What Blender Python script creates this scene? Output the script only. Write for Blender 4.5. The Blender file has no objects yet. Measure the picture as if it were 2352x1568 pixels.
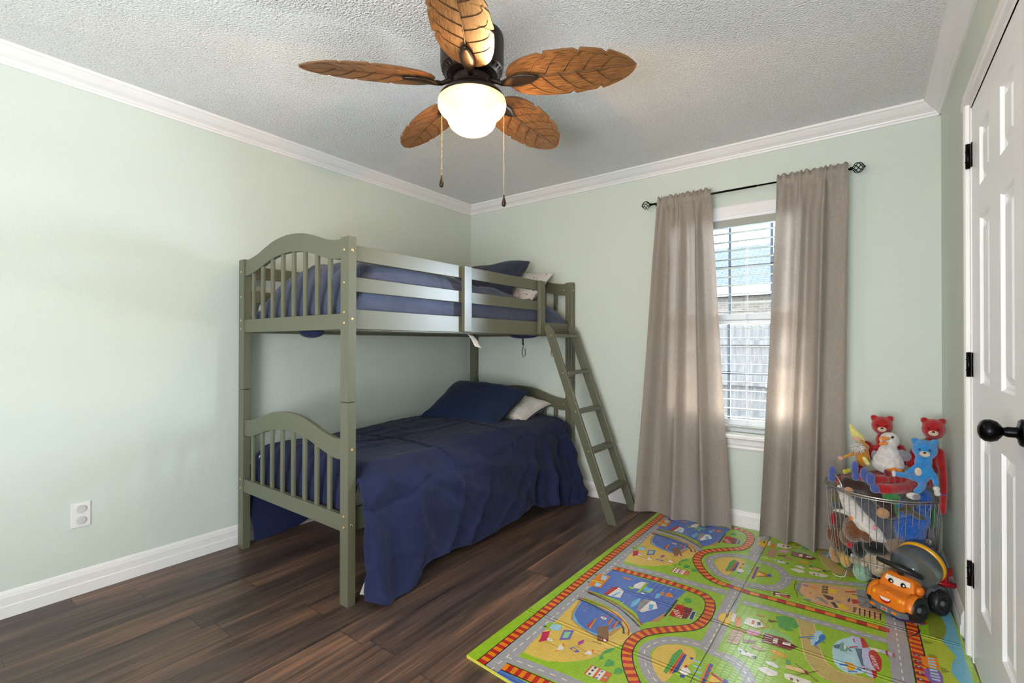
import bpy, bmesh, math, random
from mathutils import Vector, Matrix, noise, Euler
import numpy as np
PI = math.pi
sc = bpy.context.scene
col = sc.collection
# ------------------------------------------------------------------ camera
YAW, PITCH, ROLL = math.radians(36.8178), math.radians(.3065), math.radians(.0623)
CAM = Vector((2.9346, -3.2807, 1.1616))
FPX = 1091.7
fw = Vector((-math.sin(YAW) * math.cos(PITCH), math.cos(YAW) * math.cos(PITCH), math.sin(PITCH)))
rt = Vector((math.cos(YAW), math.sin(YAW), 0))
up = rt.cross(fw)
rt, up = rt * math.cos(ROLL) + up * math.sin(ROLL), -rt * math.sin(ROLL) + up * math.cos(ROLL)
cd = bpy.data.cameras.new('camera')
cam = bpy.data.objects.new('camera', cd)
col.objects.link(cam)
cam.matrix_world = Matrix(((rt.x, up.x, -fw.x, CAM.x), (rt.y, up.y, -fw.y, CAM.y), (rt.z, up.z, -fw.z, CAM.z), (0, 0, 0, 1)))
cd.sensor_width = 36
cd.lens = FPX * 36 / 2352
cd.clip_start = .02
sc.camera = cam
# ------------------------------------------------------------------ world, lights, exposure
W = 3.239          # room width
CH = 2.42          # ceiling
REAR = -5.0
w = bpy.data.worlds.new('sky'); sc.world = w; w.use_nodes = True
bg = w.node_tree.nodes['Background']
bg.inputs[0].default_value = (.80, .90, 1.0, 1)
bg.inputs[1].default_value = SKY_STRENGTH = 5.2
vs = sc.view_settings
vs.view_transform = 'Standard'; vs.look = 'None'; vs.gamma = 1; vs.use_curve_mapping = False
vs.exposure = 0.83

def area_light(name, loc, direction, sx, sy, power, color, portal=False):
    l = bpy.data.lights.new(name, 'AREA'); l.shape = 'RECTANGLE'; l.size = sx; l.size_y = sy
    l.energy = power; l.color = color
    if portal: l.cycles.is_portal = True
    o = bpy.data.objects.new(name, l); col.objects.link(o)
    o.location = loc
    o.rotation_euler = Vector(direction).to_track_quat('-Z', 'Y').to_euler()
    return o
# daylight arriving through the window of the back wall (portal for the sky, lamps added outside) and an added fill behind the camera
area_light('window_portal', (2.335, .135, 1.29), (0, -1, 0), .82, 1.40, 1, (1, 1, 1), portal=True)
area_light('side_daylight', (3.20, .95, 1.72), (-.62, -1, -.10), 1.0, 1.0, 215, (.72, .85, 1.0))
area_light('upward_fill', (2.98, .80, .50), (-.40, -1, .95), .8, .6, 210, (1.0, .98, .94))  # added lamp outside the window, aimed up to brighten the ceiling
area_light('rear_fill', (2.45, REAR + .06, 1.45), (-.10, 1, .50), 1.4, 2.1, 104, (.97, .98, 1.0))  # added fill lamp behind the camera; the rear wall has no opening

# ------------------------------------------------------------------ materials
def lin(c):
    if isinstance(c, str):
        c = [int(c[i:i + 2], 16) / 255 for i in (0, 2, 4)]
        c = [x / 12.92 if x <= .04045 else ((x + .055) / 1.055) ** 2.4 for x in c]
    return (c[0], c[1], c[2], 1)

def mat(name, color, rough=.5, metal=0, spec=.5, bump=None, vary=None, emit=None, sheen=0, trans=0, coat=0):
    m = bpy.data.materials.new(name); m.use_nodes = True
    nt = m.node_tree; b = nt.nodes['Principled BSDF']
    b.inputs['Base Color'].default_value = lin(color)
    b.inputs['Roughness'].default_value = rough
    b.inputs['Metallic'].default_value = metal
    b.inputs['Specular IOR Level'].default_value = spec
    b.inputs['Sheen Weight'].default_value = sheen
    b.inputs['Transmission Weight'].default_value = trans
    b.inputs['Coat Weight'].default_value = coat
    tc = nt.nodes.new('ShaderNodeTexCoord')
    if vary:      # (scale, amount, stretch xyz)
        mp = nt.nodes.new('ShaderNodeMapping'); nt.links.new(tc.outputs['Object'], mp.inputs[0])
        mp.inputs['Scale'].default_value = vary[2] if len(vary) > 2 else (1, 1, 1)
        n = nt.nodes.new('ShaderNodeTexNoise'); n.inputs['Scale'].default_value = vary[0]; n.inputs['Detail'].default_value = 5
        nt.links.new(mp.outputs[0], n.inputs['Vector'])
        r = nt.nodes.new('ShaderNodeValToRGB'); c = lin(color); a = vary[1]
        r.color_ramp.elements[0].position = .3; r.color_ramp.elements[1].position = .7
        r.color_ramp.elements[0].color = (c[0] * (1 - a), c[1] * (1 - a), c[2] * (1 - a), 1)
        r.color_ramp.elements[1].color = (min(1, c[0] * (1 + a)), min(1, c[1] * (1 + a)), min(1, c[2] * (1 + a)), 1)
        nt.links.new(n.outputs['Fac'], r.inputs[0]); nt.links.new(r.outputs[0], b.inputs['Base Color'])
    if bump:      # (scale, strength, distance, stretch)
        mp = nt.nodes.new('ShaderNodeMapping'); nt.links.new(tc.outputs['Object'], mp.inputs[0])
        mp.inputs['Scale'].default_value = bump[3] if len(bump) > 3 else (1, 1, 1)
        n = nt.nodes.new('ShaderNodeTexNoise'); n.inputs['Scale'].default_value = bump[0]; n.inputs['Detail'].default_value = 3
        nt.links.new(mp.outputs[0], n.inputs['Vector'])
        bp = nt.nodes.new('ShaderNodeBump'); bp.inputs['Strength'].default_value = bump[1]; bp.inputs['Distance'].default_value = bump[2]
        nt.links.new(n.outputs['Fac'], bp.inputs['Height']); nt.links.new(bp.outputs[0], b.inputs['Normal'])
    if emit:
        b.inputs['Emission Color'].default_value = lin(emit[0]); b.inputs['Emission Strength'].default_value = emit[1]
    return m

M = {}
M['wall'] = mat('sage_wall_paint', (.60, .66, .60), .55, bump=(115, .45, .004), spec=.35)
M['ceiling'] = mat('popcorn_ceiling', (.88, .88, .885), .9, bump=(120, 1.0, .014), vary=(120, .10), spec=.1)
M['trim'] = mat('white_trim_paint', (.80, .79, .79), .35)
M['door'] = mat('white_door_paint', (.86, .87, .90), .33, bump=(30, .25, .0015, (1, 1, .06)))
M['black_metal'] = mat('black_metal', (.012, .012, .014), .3, 1, spec=.5)
M['olive'] = mat('olive_green_paint', (.120, .121, .080), .34, bump=(300, .05, .0005))
M['brass'] = mat('brass_bolt', (.75, .55, .25), .3, 1)
M['navy'] = mat('navy_cotton', (.013, .019, .060), .8, sheen=.06, bump=(38, .45, .005, (1, 1.6, .8)), vary=(6, .12), spec=.2)
M['navy_pillow'] = mat('dark_navy_cotton', (.010, .021, .058), .8, sheen=.06, bump=(40, .35, .004), spec=.2)
M['denim'] = mat('lit_faded_navy_cotton', (.056, .070, .122), .8, sheen=.15, bump=(60, .4, .004, (1, .35, 1)), vary=(25, .15, (1, .2, 1)), spec=.2)  # same navy fabric, lightened for the lamp light on it and for fading
M['slate_pillow'] = mat('slate_navy_cotton', (.030, .037, .070), .8, sheen=.12, bump=(40, .35, .004), spec=.2)
M['white_cloth'] = mat('white_cloth', (.72, .70, .68), .85, bump=(40, .3, .003))
M['black_strap'] = mat('black_strap', (.012, .014, .018), .7)
M['white_plastic'] = mat('white_plastic', (.76, .75, .76), .3)
M['cap_plastic'] = mat('cloudy_outlet_cap', (.58, .58, .57), .4)
M['wire'] = mat('satin_nickel_wire', (.48, .46, .44), .35, .85)
M['bronze'] = mat('oil_rubbed_bronze', (.035, .024, .019), .38, .6)
M['chain'] = mat('chain_metal', (.42, .33, .22), .35, .9)
M['blind'] = mat('white_blind_slat', (.32, .33, .29), .45)
M['tape'] = mat('blind_cord', (.7, .7, .7), .7)
M['sash'] = mat('white_vinyl_sash', (.80, .82, .85), .35)

def wood_floor():
    m = bpy.data.materials.new('dark_plank_floor'); m.use_nodes = True
    nt = m.node_tree; N = nt.nodes; L = nt.links; b = N['Principled BSDF']
    def math_(op, a, b_=None, c=None):
        n = N.new('ShaderNodeMath'); n.operation = op
        for i, x in enumerate((a, b_, c)):
            if x is None: continue
            if isinstance(x, (int, float)): n.inputs[i].default_value = x
            else: L.new(x, n.inputs[i])
        return n.outputs[0]
    g = N.new('ShaderNodeNewGeometry'); s = N.new('ShaderNodeSeparateXYZ'); L.new(g.outputs['Position'], s.inputs[0])
    PWD, PLN = .152, 1.22
    xr = math_('DIVIDE', s.outputs[0], PWD); row = math_('FLOOR', xr); fx = math_('FRACT', xr)
    wn = N.new('ShaderNodeTexWhiteNoise'); wn.noise_dimensions = '1D'; L.new(row, wn.inputs['W'])
    yr = math_('ADD', math_('DIVIDE', s.outputs[1], PLN), math_('MULTIPLY', wn.outputs['Value'], 7.3))
    cell = math_('FLOOR', yr); fy = math_('FRACT', yr)
    cb = N.new('ShaderNodeCombineXYZ'); L.new(row, cb.inputs[0]); L.new(cell, cb.inputs[1])
    wn2 = N.new('ShaderNodeTexWhiteNoise'); wn2.noise_dimensions = '2D'; L.new(cb.outputs[0], wn2.inputs['Vector'])
    # grain coordinates, shifted per plank
    off = N.new('ShaderNodeVectorMath'); off.operation = 'MULTIPLY_ADD'
    L.new(wn2.outputs['Color'], off.inputs[0]); off.inputs[1].default_value = (9, 9, 9); L.new(g.outputs['Position'], off.inputs[2])
    def noise_(scale, st, detail=4, dist=0):
        mp = N.new('ShaderNodeMapping'); mp.inputs['Scale'].default_value = st; L.new(off.outputs[0], mp.inputs[0])
        n = N.new('ShaderNodeTexNoise'); n.inputs['Scale'].default_value = scale; n.inputs['Detail'].default_value = detail
        n.inputs['Distortion'].default_value = dist; L.new(mp.outputs[0], n.inputs['Vector']); return n.outputs['Fac']
    n1 = noise_(1, (9, .75, 1), 5, .8); n2 = noise_(1, (95, 3.5, 1), 4, .3); n3 = noise_(1, (38, 1.6, 1), 3, 1.2)
    v = math_('ADD', math_('MULTIPLY', n1, .50), math_('ADD', math_('MULTIPLY', n2, .22), math_('ADD', math_('MULTIPLY', n3, .28), math_('MULTIPLY', math_('SUBTRACT', wn2.outputs['Value'], .5), .07))))
    r = N.new('ShaderNodeValToRGB'); L.new(v, r.inputs[0]); cr = r.color_ramp
    cr.elements[0].position = .36; cr.elements[0].color = (.030, .020, .017, 1)
    cr.elements[1].position = .72; cr.elements[1].color = (.40, .195, .110, 1)
    e = cr.elements.new(.47); e.color = (.075, .050, .040, 1)
    e = cr.elements.new(.58); e.color = (.155, .088, .060, 1)
    # knots
    mpk = N.new('ShaderNodeMapping'); mpk.inputs['Scale'].default_value = (5.5, 1.7, 1); L.new(off.outputs[0], mpk.inputs[0])
    vo = N.new('ShaderNodeTexVoronoi'); vo.inputs['Scale'].default_value = 1; L.new(mpk.outputs[0], vo.inputs['Vector'])
    kn = N.new('ShaderNodeMapRange'); L.new(vo.outputs['Distance'], kn.inputs[0]); kn.inputs[1].default_value = .05; kn.inputs[2].default_value = .20
    kn.inputs[3].default_value = .45; kn.inputs[4].default_value = 1
    mk = N.new('ShaderNodeMix'); mk.data_type = 'RGBA'; mk.blend_type = 'MULTIPLY'; mk.inputs['Factor'].default_value = 1
    L.new(r.outputs[0], mk.inputs[6]); L.new(kn.outputs[0], mk.inputs[7])
    # seams
    ex = math_('LESS_THAN', math_('MULTIPLY', math_('MINIMUM', fx, math_('SUBTRACT', 1, fx)), PWD), .0013)
    ey = math_('LESS_THAN', math_('MULTIPLY', math_('MINIMUM', fy, math_('SUBTRACT', 1, fy)), PLN), .0013)
    seam = math_('MAXIMUM', ex, ey)
    mx = N.new('ShaderNodeMix'); mx.data_type = 'RGBA'; L.new(math_('MULTIPLY', seam, .75), mx.inputs['Factor']); L.new(mk.outputs[2], mx.inputs[6]); mx.inputs[7].default_value = (.010, .008, .007, 1)
    L.new(mx.outputs[2], b.inputs['Base Color'])
    b.inputs['Roughness'].default_value = .40; b.inputs['Specular IOR Level'].default_value = .45
    h = math_('SUBTRACT', math_('MULTIPLY', n2, .35), seam)
    bp = N.new('ShaderNodeBump'); bp.inputs['Strength'].default_value = .35; bp.inputs['Distance'].default_value = .0015
    L.new(h, bp.inputs['Height']); L.new(bp.outputs[0], b.inputs['Normal'])
    return m
M['floor'] = wood_floor()

def curtain_mat():
    m = bpy.data.materials.new('taupe_linen_curtain'); m.use_nodes = True
    nt = m.node_tree; N = nt.nodes; L = nt.links; b = N['Principled BSDF']
    g = N.new('ShaderNodeNewGeometry')
    def nz(st):
        mp = N.new('ShaderNodeMapping'); mp.inputs['Scale'].default_value = st; L.new(g.outputs['Position'], mp.inputs[0])
        n = N.new('ShaderNodeTexNoise'); n.inputs['Scale'].default_value = 1; n.inputs['Detail'].default_value = 3; L.new(mp.outputs[0], n.inputs['Vector']); return n.outputs['Fac']
    a = nz((420, 420, 30)); c = nz((60, 60, 520))
    ad = N.new('ShaderNodeMath'); ad.operation = 'ADD'; L.new(a, ad.inputs[0]); L.new(c, ad.inputs[1])
    r = N.new('ShaderNodeValToRGB'); L.new(ad.outputs[0], r.inputs[0])
    r.color_ramp.elements[0].position = .75; r.color_ramp.elements[1].position = 1.0
    ad.use_clamp = False
    sub = N.new('ShaderNodeMath'); sub.operation = 'MULTIPLY_ADD'; sub.inputs[1].default_value = 1.1; sub.inputs[2].default_value = -.6
    L.new(ad.outputs[0], sub.inputs[0]); L.new(sub.outputs[0], r.inputs[0])
    r.color_ramp.elements[0].position = .2; r.color_ramp.elements[1].position = .8
    r.color_ramp.elements[0].color = (.30, .262, .232, 1); r.color_ramp.elements[1].color = (.51, .455, .410, 1)
    L.new(r.outputs[0], b.inputs['Base Color']); b.inputs['Roughness'].default_value = .9; b.inputs['Specular IOR Level'].default_value = .15
    tr = N.new('ShaderNodeBsdfTranslucent'); tr.inputs[0].default_value = (.74, .66, .59, 1)
    mx = N.new('ShaderNodeMixShader'); mx.inputs[0].default_value = .32
    L.new(b.outputs[0], mx.inputs[1]); L.new(tr.outputs[0], mx.inputs[2]); L.new(mx.outputs[0], N['Material Output'].inputs[0])
    bp = N.new('ShaderNodeBump'); bp.inputs['Strength'].default_value = .3; bp.inputs['Distance'].default_value = .001
    L.new(ad.outputs[0], bp.inputs['Height']); L.new(bp.outputs[0], b.inputs['Normal'])
    return m
M['curtain'] = curtain_mat()

def glass_mat():
    m = bpy.data.materials.new('window_glass'); m.use_nodes = True
    nt = m.node_tree; N = nt.nodes; L = nt.links
    N.remove(N['Principled BSDF'])
    t = N.new('ShaderNodeBsdfTransparent'); t.inputs[0].default_value = (.95, .97, .98, 1)
    g = N.new('ShaderNodeBsdfGlossy'); g.inputs['Roughness'].default_value = .02
    f = N.new('ShaderNodeFresnel'); f.inputs[0].default_value = 1.3
    mx = N.new('ShaderNodeMixShader'); L.new(f.outputs[0], mx.inputs[0]); L.new(t.outputs[0], mx.inputs[1]); L.new(g.outputs[0], mx.inputs[2])
    L.new(mx.outputs[0], N['Material Output'].inputs[0]); return m
M['glass'] = glass_mat()

def fan_wood():
    m = bpy.data.materials.new('carved_palm_blade_wood'); m.use_nodes = True
    nt = m.node_tree; N = nt.nodes; L = nt.links; b = N['Principled BSDF']
    tc = N.new('ShaderNodeTexCoord'); mp = N.new('ShaderNodeMapping'); L.new(tc.outputs['UV'], mp.inputs[0]); mp.inputs['Scale'].default_value = (9, 150, 1)
    n = N.new('ShaderNodeTexNoise'); n.inputs['Scale'].default_value = 1; n.inputs['Detail'].default_value = 4; n.inputs['Distortion'].default_value = .4; L.new(mp.outputs[0], n.inputs['Vector'])
    r = N.new('ShaderNodeValToRGB'); L.new(n.outputs['Fac'], r.inputs[0]); cr = r.color_ramp
    cr.elements[0].position = .34; cr.elements[0].color = (.055, .026, .010, 1)
    cr.elements[1].position = .66; cr.elements[1].color = (.27, .135, .050, 1)
    e = cr.elements.new(.47); e.color = (.165, .078, .028, 1)
    L.new(r.outputs[0], b.inputs['Base Color']); b.inputs['Roughness'].default_value = .42
    bp = N.new('ShaderNodeBump'); bp.inputs['Strength'].default_value = .3; bp.inputs['Distance'].default_value = .001; L.new(n.outputs['Fac'], bp.inputs['Height']); L.new(bp.outputs[0], b.inputs['Normal'])
    return m
M['blade'] = fan_wood()
M['vein'] = mat('carved_vein', (.07, .030, .012), .5)

def globe_mat():
    m = bpy.data.materials.new('glowing_alabaster_glass'); m.use_nodes = True
    nt = m.node_tree; N = nt.nodes; L = nt.links; b = N['Principled BSDF']
    tc = N.new('ShaderNodeTexCoord'); n = N.new('ShaderNodeTexNoise'); n.inputs['Scale'].default_value = 6; n.inputs['Detail'].default_value = 3; n.inputs['Distortion'].default_value = 1.5
    L.new(tc.outputs['Object'], n.inputs['Vector'])
    r = N.new('ShaderNodeValToRGB'); L.new(n.outputs['Fac'], r.inputs[0])
    r.color_ramp.elements[0].position = .3; r.color_ramp.elements[0].color = (1, .66, .32, 1)
    r.color_ramp.elements[1].position = .7; r.color_ramp.elements[1].color = (1, .80, .48, 1)
    L.new(r.outputs[0], b.inputs['Emission Color']); b.inputs['Emission Strength'].default_value = 1.25
    lw = N.new('ShaderNodeLayerWeight'); lw.inputs[0].default_value = .42
    # the bulb hangs in the middle: the glass glows most where the path to the bulb is shortest (low on the bowl)
    mr = N.new('ShaderNodeMapRange'); sp = N.new('ShaderNodeSeparateXYZ'); L.new(tc.outputs['Object'], sp.inputs[0]); L.new(sp.outputs[2], mr.inputs[0])
    mr.inputs[1].default_value = .145; mr.inputs[2].default_value = .05; mr.inputs[3].default_value = .62; mr.inputs[4].default_value = 1.5
    L.new(mr.outputs[0], b.inputs['Emission Strength'])
    b.inputs['Base Color'].default_value = (.5, .4, .25, 1); b.inputs['Roughness'].default_value = .25
    t = N.new('ShaderNodeBsdfTransparent'); t.inputs[0].default_value = (1, .82, .58, 1)
    mx = N.new('ShaderNodeMixShader'); mx.inputs[0].default_value = .30
    L.new(b.outputs[0], mx.inputs[1]); L.new(t.outputs[0], mx.inputs[2]); L.new(mx.outputs[0], N['Material Output'].inputs[0])
    return m
M['globe'] = globe_mat()

def print_cloth(name, base, cols, scale, dens):
    m = bpy.data.materials.new(name); m.use_nodes = True
    nt = m.node_tree; N = nt.nodes; L = nt.links; b = N['Principled BSDF']
    tc = N.new('ShaderNodeTexCoord'); mp = N.new('ShaderNodeMapping'); mp.inputs['Scale'].default_value = (1, 1.6, 1); mp.inputs['Rotation'].default_value = (0, 0, .6)
    L.new(tc.outputs['UV'], mp.inputs[0])
    v = N.new('ShaderNodeTexVoronoi'); v.inputs['Scale'].default_value = scale; L.new(mp.outputs[0], v.inputs['Vector'])
    lt = N.new('ShaderNodeMath'); lt.operation = 'LESS_THAN'; L.new(v.outputs['Distance'], lt.inputs[0]); lt.inputs[1].default_value = dens
    sp = N.new('ShaderNodeSeparateColor'); L.new(v.outputs['Color'], sp.inputs[0])
    r = N.new('ShaderNodeValToRGB'); r.color_ramp.interpolation = 'CONSTANT'; L.new(sp.outputs[0], r.inputs[0])
    for i, c in enumerate(cols):
        e = r.color_ramp.elements[i] if i < 2 else r.color_ramp.elements.new(i / len(cols))
        e.position = i / len(cols); e.color = lin(c)
    mx = N.new('ShaderNodeMix'); mx.data_type = 'RGBA'; L.new(lt.outputs[0], mx.inputs['Factor']); mx.inputs[6].default_value = lin(base); L.new(r.outputs[0], mx.inputs[7])
    L.new(mx.outputs[2], b.inputs['Base Color']); b.inputs['Roughness'].default_value = .85
    return m
M['pillow_gold'] = print_cloth('white_pillowcase_gold_specks', (.62, .60, .58), [(.45, .22, .06), (.50, .28, .10)], 26, .16)
M['pillow_print'] = print_cloth('white_pillowcase_small_print', (.66, .63, .62), [(.45, .05, .05), (.62, .60, .58), (.10, .18, .35), (.5, .3, .1), (.25, .4, .38)], 20, .26)

def plush(name, color, rough=.95, fuzz=(260, .8, .004)):
    return mat(name, color, rough, bump=fuzz, vary=(60, .18), sheen=.6, spec=.1)

# ------------------------------------------------------------------ mesh building
class MB:
    def __init__(s, T=None):
        s.v = []; s.f = []; s.m = []; s.uv = {}; s.T = T
    def add(s, vs, fs, mi=0):
        n = len(s.v)
        s.v += [tuple(s.T @ Vector(p)) if s.T else tuple(p) for p in vs]
        s.f += [tuple(i + n for i in f) for f in fs]; s.m += [mi] * len(fs)
        return s
    def box(s, x0, x1, y0, y1, z0, z1, mi=0, R=None):
        vs = [(x, y, z) for z in (z0, z1) for y in (y0, y1) for x in (x0, x1)]
        if R is not None:
            c = Vector(((x0 + x1) / 2, (y0 + y1) / 2, (z0 + z1) / 2)); vs = [R @ (Vector(p) - c) + c for p in vs]
        return s.add(vs, [(0, 2, 3, 1), (4, 5, 7, 6), (0, 1, 5, 4), (1, 3, 7, 5), (3, 2, 6, 7), (2, 0, 4, 6)], mi)
    def prism(s, pts, ax, a, b, mi=0):
        # pts are 2-D in the two remaining axes, extruded along axis ax from a to b
        def p3(p, t):
            q = [p[0], p[1]]; q.insert(ax, t); return tuple(q)
        n = len(pts); vs = [p3(p, a) for p in pts] + [p3(p, b) for p in pts]
        return s.add(vs, [tuple(range(n)), tuple(range(2 * n - 1, n - 1, -1))] + [(i, (i + 1) % n, n + (i + 1) % n, n + i) for i in range(n)], mi)
    def ring_loft(s, rings, closed=True, cap=True, mi=0, loop=False):
        n = len(rings[0]); vs = [p for r in rings for p in r]; fs = []
        R = len(rings)
        for k in range(R if loop else R - 1):
            for i in range(n if closed else n - 1):
                fs.append((k * n + i, k * n + (i + 1) % n, ((k + 1) % R) * n + (i + 1) % n, ((k + 1) % R) * n + i))
        if cap and closed and not loop:
            fs.append(tuple(range(n - 1, -1, -1))); fs.append(tuple(range((R - 1) * n, R * n)))
        return s.add(vs, fs, mi)
    def tube(s, path, r, n=8, loop=False, mi=0, flat=1.0):
        P = [Vector(p) for p in path]; rings = []; N_ = len(P)
        t0 = None; ref = None
        for i, p in enumerate(P):
            a = P[(i - 1) % N_] if (i > 0 or loop) else P[0]; b = P[(i + 1) % N_] if (i < N_ - 1 or loop) else P[-1]
            t = (b - a).normalized()
            if ref is None:
                ref = Vector((0, 0, 1)) if abs(t.z) < .9 else Vector((1, 0, 0))
                u = t.cross(ref).normalized()
            else:
                u = (u - t * u.dot(t)).normalized()
            v = t.cross(u); rr = r[i] if isinstance(r, (list, tuple)) else r
            rings.append([p + (u * math.cos(2 * PI * k / n) + v * math.sin(2 * PI * k / n) * flat) * rr for k in range(n)])
        return s.ring_loft(rings, loop=loop, mi=mi)
    def lathe(s, prof, c=(0, 0, 0), n=32, axis=None, mi=0):
        R = axis.to_track_quat('Z', 'X').to_matrix() if axis is not None else Matrix.Identity(3)
        c = Vector(c)
        rings = [[c + R @ Vector((r * math.cos(2 * PI * k / n), r * math.sin(2 * PI * k / n), z)) for k in range(n)] for r, z in prof]
        return s.ring_loft(rings, mi=mi)
    def ball(s, c, r, n=12, mi=0, R=None):
        r = (r, r, r) if isinstance(r, (int, float)) else r
        c = Vector(c); rings = []
        for i in range(n // 2 + 1):
            th = PI * i / (n // 2); th = min(max(th, .02), PI - .02)
            ring = []
            for k in range(n):
                p = Vector((r[0] * math.sin(th) * math.cos(2 * PI * k / n), r[1] * math.sin(th) * math.sin(2 * PI * k / n), r[2] * math.cos(th)))
                ring.append(c + (R @ p if R is not None else p))
            rings.append(ring)
        return s.ring_loft(rings, mi=mi)
    def grid(s, fn, nu, nv, mi=0):
        vs = [fn(i / nu, j / nv) for j in range(nv + 1) for i in range(nu + 1)]
        base = len(s.f)
        s.add(vs, [(j * (nu + 1) + i, j * (nu + 1) + i + 1, (j + 1) * (nu + 1) + i + 1, (j + 1) * (nu + 1) + i) for j in range(nv) for i in range(nu)], mi)
        for j in range(nv):
            for i in range(nu):
                s.uv[base] = [(i / nu, j / nv), ((i + 1) / nu, j / nv), ((i + 1) / nu, (j + 1) / nv), (i / nu, (j + 1) / nv)]; base += 1
        return s

def props(o, label=None, cat=None, group=None, kind=None):
    if label: o['label'] = label
    if cat: o['category'] = cat
    if group: o['group'] = group
    if kind: o['kind'] = kind
    return o

def build(name, mb, mats, parent=None, bevel=0, smooth=False, fixn=True, remesh=0, thick=0, keep=False, **pr):
    me = bpy.data.meshes.new(name)
    mats = mats if isinstance(mats, (list, tuple)) else [mats]
    V = np.array([tuple(v) for v in mb.v])
    c = Vector(((V[:, 0].min() + V[:, 0].max()) / 2, (V[:, 1].min() + V[:, 1].max()) / 2, V[:, 2].min()))
    me.from_pydata([tuple(Vector(v) - c) for v in mb.v], [], mb.f)
    for m in mats: me.materials.append(m)
    me.polygons.foreach_set('material_index', mb.m)
    if mb.uv:
        uvl = me.uv_layers.new(name='uv')
        for fi, uvs in mb.uv.items():
            p = me.polygons[fi]
            for k, li in enumerate(p.loop_indices): uvl.data[li].uv = uvs[k]
    if fixn:
        bm = bmesh.new(); bm.from_mesh(me); bmesh.ops.recalc_face_normals(bm, faces=bm.faces); bm.to_mesh(me); bm.free()
    if smooth:
        me.polygons.foreach_set('use_smooth', [True] * len(me.polygons))
    me.update()
    o = bpy.data.objects.new(name, me); col.objects.link(o)
    if parent is not None:
        o.parent = parent
        base = world_loc(parent)
        o.location = c - base
    else: o.location = c
    o['_w'] = tuple(c)
    if bevel:
        b = o.modifiers.new('bevel', 'BEVEL'); b.width = bevel; b.segments = 2; b.limit_method = 'ANGLE'; b.angle_limit = math.radians(40)
        b.harden_normals = False
    if remesh:
        r = o.modifiers.new('remesh', 'REMESH'); r.mode = 'VOXEL'; r.voxel_size = remesh; r.use_smooth_shade = True
        sm = o.modifiers.new('smooth', 'SMOOTH'); sm.iterations = 5; sm.factor = .6
    if thick:
        t = o.modifiers.new('solid', 'SOLIDIFY'); t.thickness = thick; t.offset = 0
    props(o, **pr)
    return o

def world_loc(o):
    return Vector(o['_w'])

def empty(name, loc, label, cat, group=None, kind=None):
    o = bpy.data.objects.new(name, None); col.objects.link(o); o.location = loc; o['_w'] = tuple(loc); o.empty_display_size = .05
    return props(o, label, cat, group, kind)

def struct(name, mb, m, **k):
    return build(name, mb, m, kind='structure', **k)

def at(u, v, Y):
    """point of the plane y = Y seen at pixel (u, v) of the photograph"""
    d = fw + rt * ((u - 1176) / FPX) + up * ((784 - v) / FPX)
    return CAM + d * ((Y - CAM.y) / d.y)
# ------------------------------------------------------------------ room shell
WX0, WX1, WZ0, WZ1 = 1.93, 2.74, .60, 1.985      # window opening
DY0, DY1, DZ = -.875, -1.665, 2.03               # door opening (right wall)
T = .14
struct('floor', MB().box(-T, W + T, REAR - T, T, -.12, 0), M['floor'])
struct('ceiling', MB().box(-T, W + T, REAR - T, T, CH, CH + .1), M['ceiling'])
struct('wall_left', MB().box(-T, 0, REAR - T, T, 0, CH), M['wall'])
wb = MB(); wb.box(0, WX0, 0, T, 0, CH); wb.box(WX1, W, 0, T, 0, CH); wb.box(WX0, WX1, 0, T, 0, WZ0); wb.box(WX0, WX1, 0, T, WZ1, CH)
struct('wall_back', wb, M['wall'])
wr = MB(); wr.box(W, W + T, DY0, T, 0, CH); wr.box(W, W + T, REAR - T, DY1, 0, CH); wr.box(W, W + T, DY1, DY0, DZ, CH)
struct('wall_right', wr, M['wall'])
struct('wall_rear', MB().box(0, W, REAR - T, REAR, 0, CH), M['wall'])
# baseboards: profile (distance from wall, height)
BP = [(0, 0), (.014, 0), (.014, .048), (.011, .052), (.011, .085), (.009, .092), (.008, .098), (.004, .108), (0, .112)]
def sweep(prof, wall, a, b, z0=0):
    mb = MB()
    if wall == 'left': pts = [(d, z + z0) for d, z in prof]; mb.prism(pts, 1, a, b)
    if wall == 'back': pts = [(-d, z + z0) for d, z in prof]; mb.prism(pts, 0, a, b)
    if wall == 'right': pts = [(W - d, z + z0) for d, z in prof]; mb.prism(pts, 1, a, b)
    if wall == 'rear': pts = [(REAR + d, z + z0) for d, z in prof]; mb.prism(pts, 0, a, b)
    return mb
struct('baseboard_left', sweep(BP, 'left', REAR, 0), M['trim'])
struct('baseboard_back', sweep(BP, 'back', .014, W - .014), M['trim'])
struct('baseboard_right', sweep(BP, 'right', -.70, 0), M['trim'])
CP = [(0, 0), (.008, 0), (.010, .010), (.016, .014), (.018, .020), (.024, .026), (.040, .036), (.056, .052), (.062, .060), (.070, .064), (.072, .076), (0, .076)]
zc = CH - .076
struct('trim_1', sweep(CP, 'left', REAR, 0, zc), M['trim'])
struct('trim_2', sweep(CP, 'back', 0, W, zc), M['trim'])
struct('trim_3', sweep(CP, 'right', REAR, 0, zc), M['trim'])
# door casing
CS = [(0, 0), (.012, 0), (.016, .008), (.016, .030), (.011, .040), (.013, .052), (.010, .062), (0, .066)]
cm = MB()
def casing_bar(mb, y0, y1, ztop=None):
    pass
for a, sgn in ((DY0 + .02, 1), (DY1 - .02, -1)):
    pts = [(W - d, a + sgn * t) for d, t in CS]; cm.prism(pts, 2, 0, DZ + .02)
cm.prism([(W - d, DZ + .02 + t) for d, t in CS], 1, DY1 - .086, DY0 + .086)
struct('trim_4', cm, M['trim'])
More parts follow.
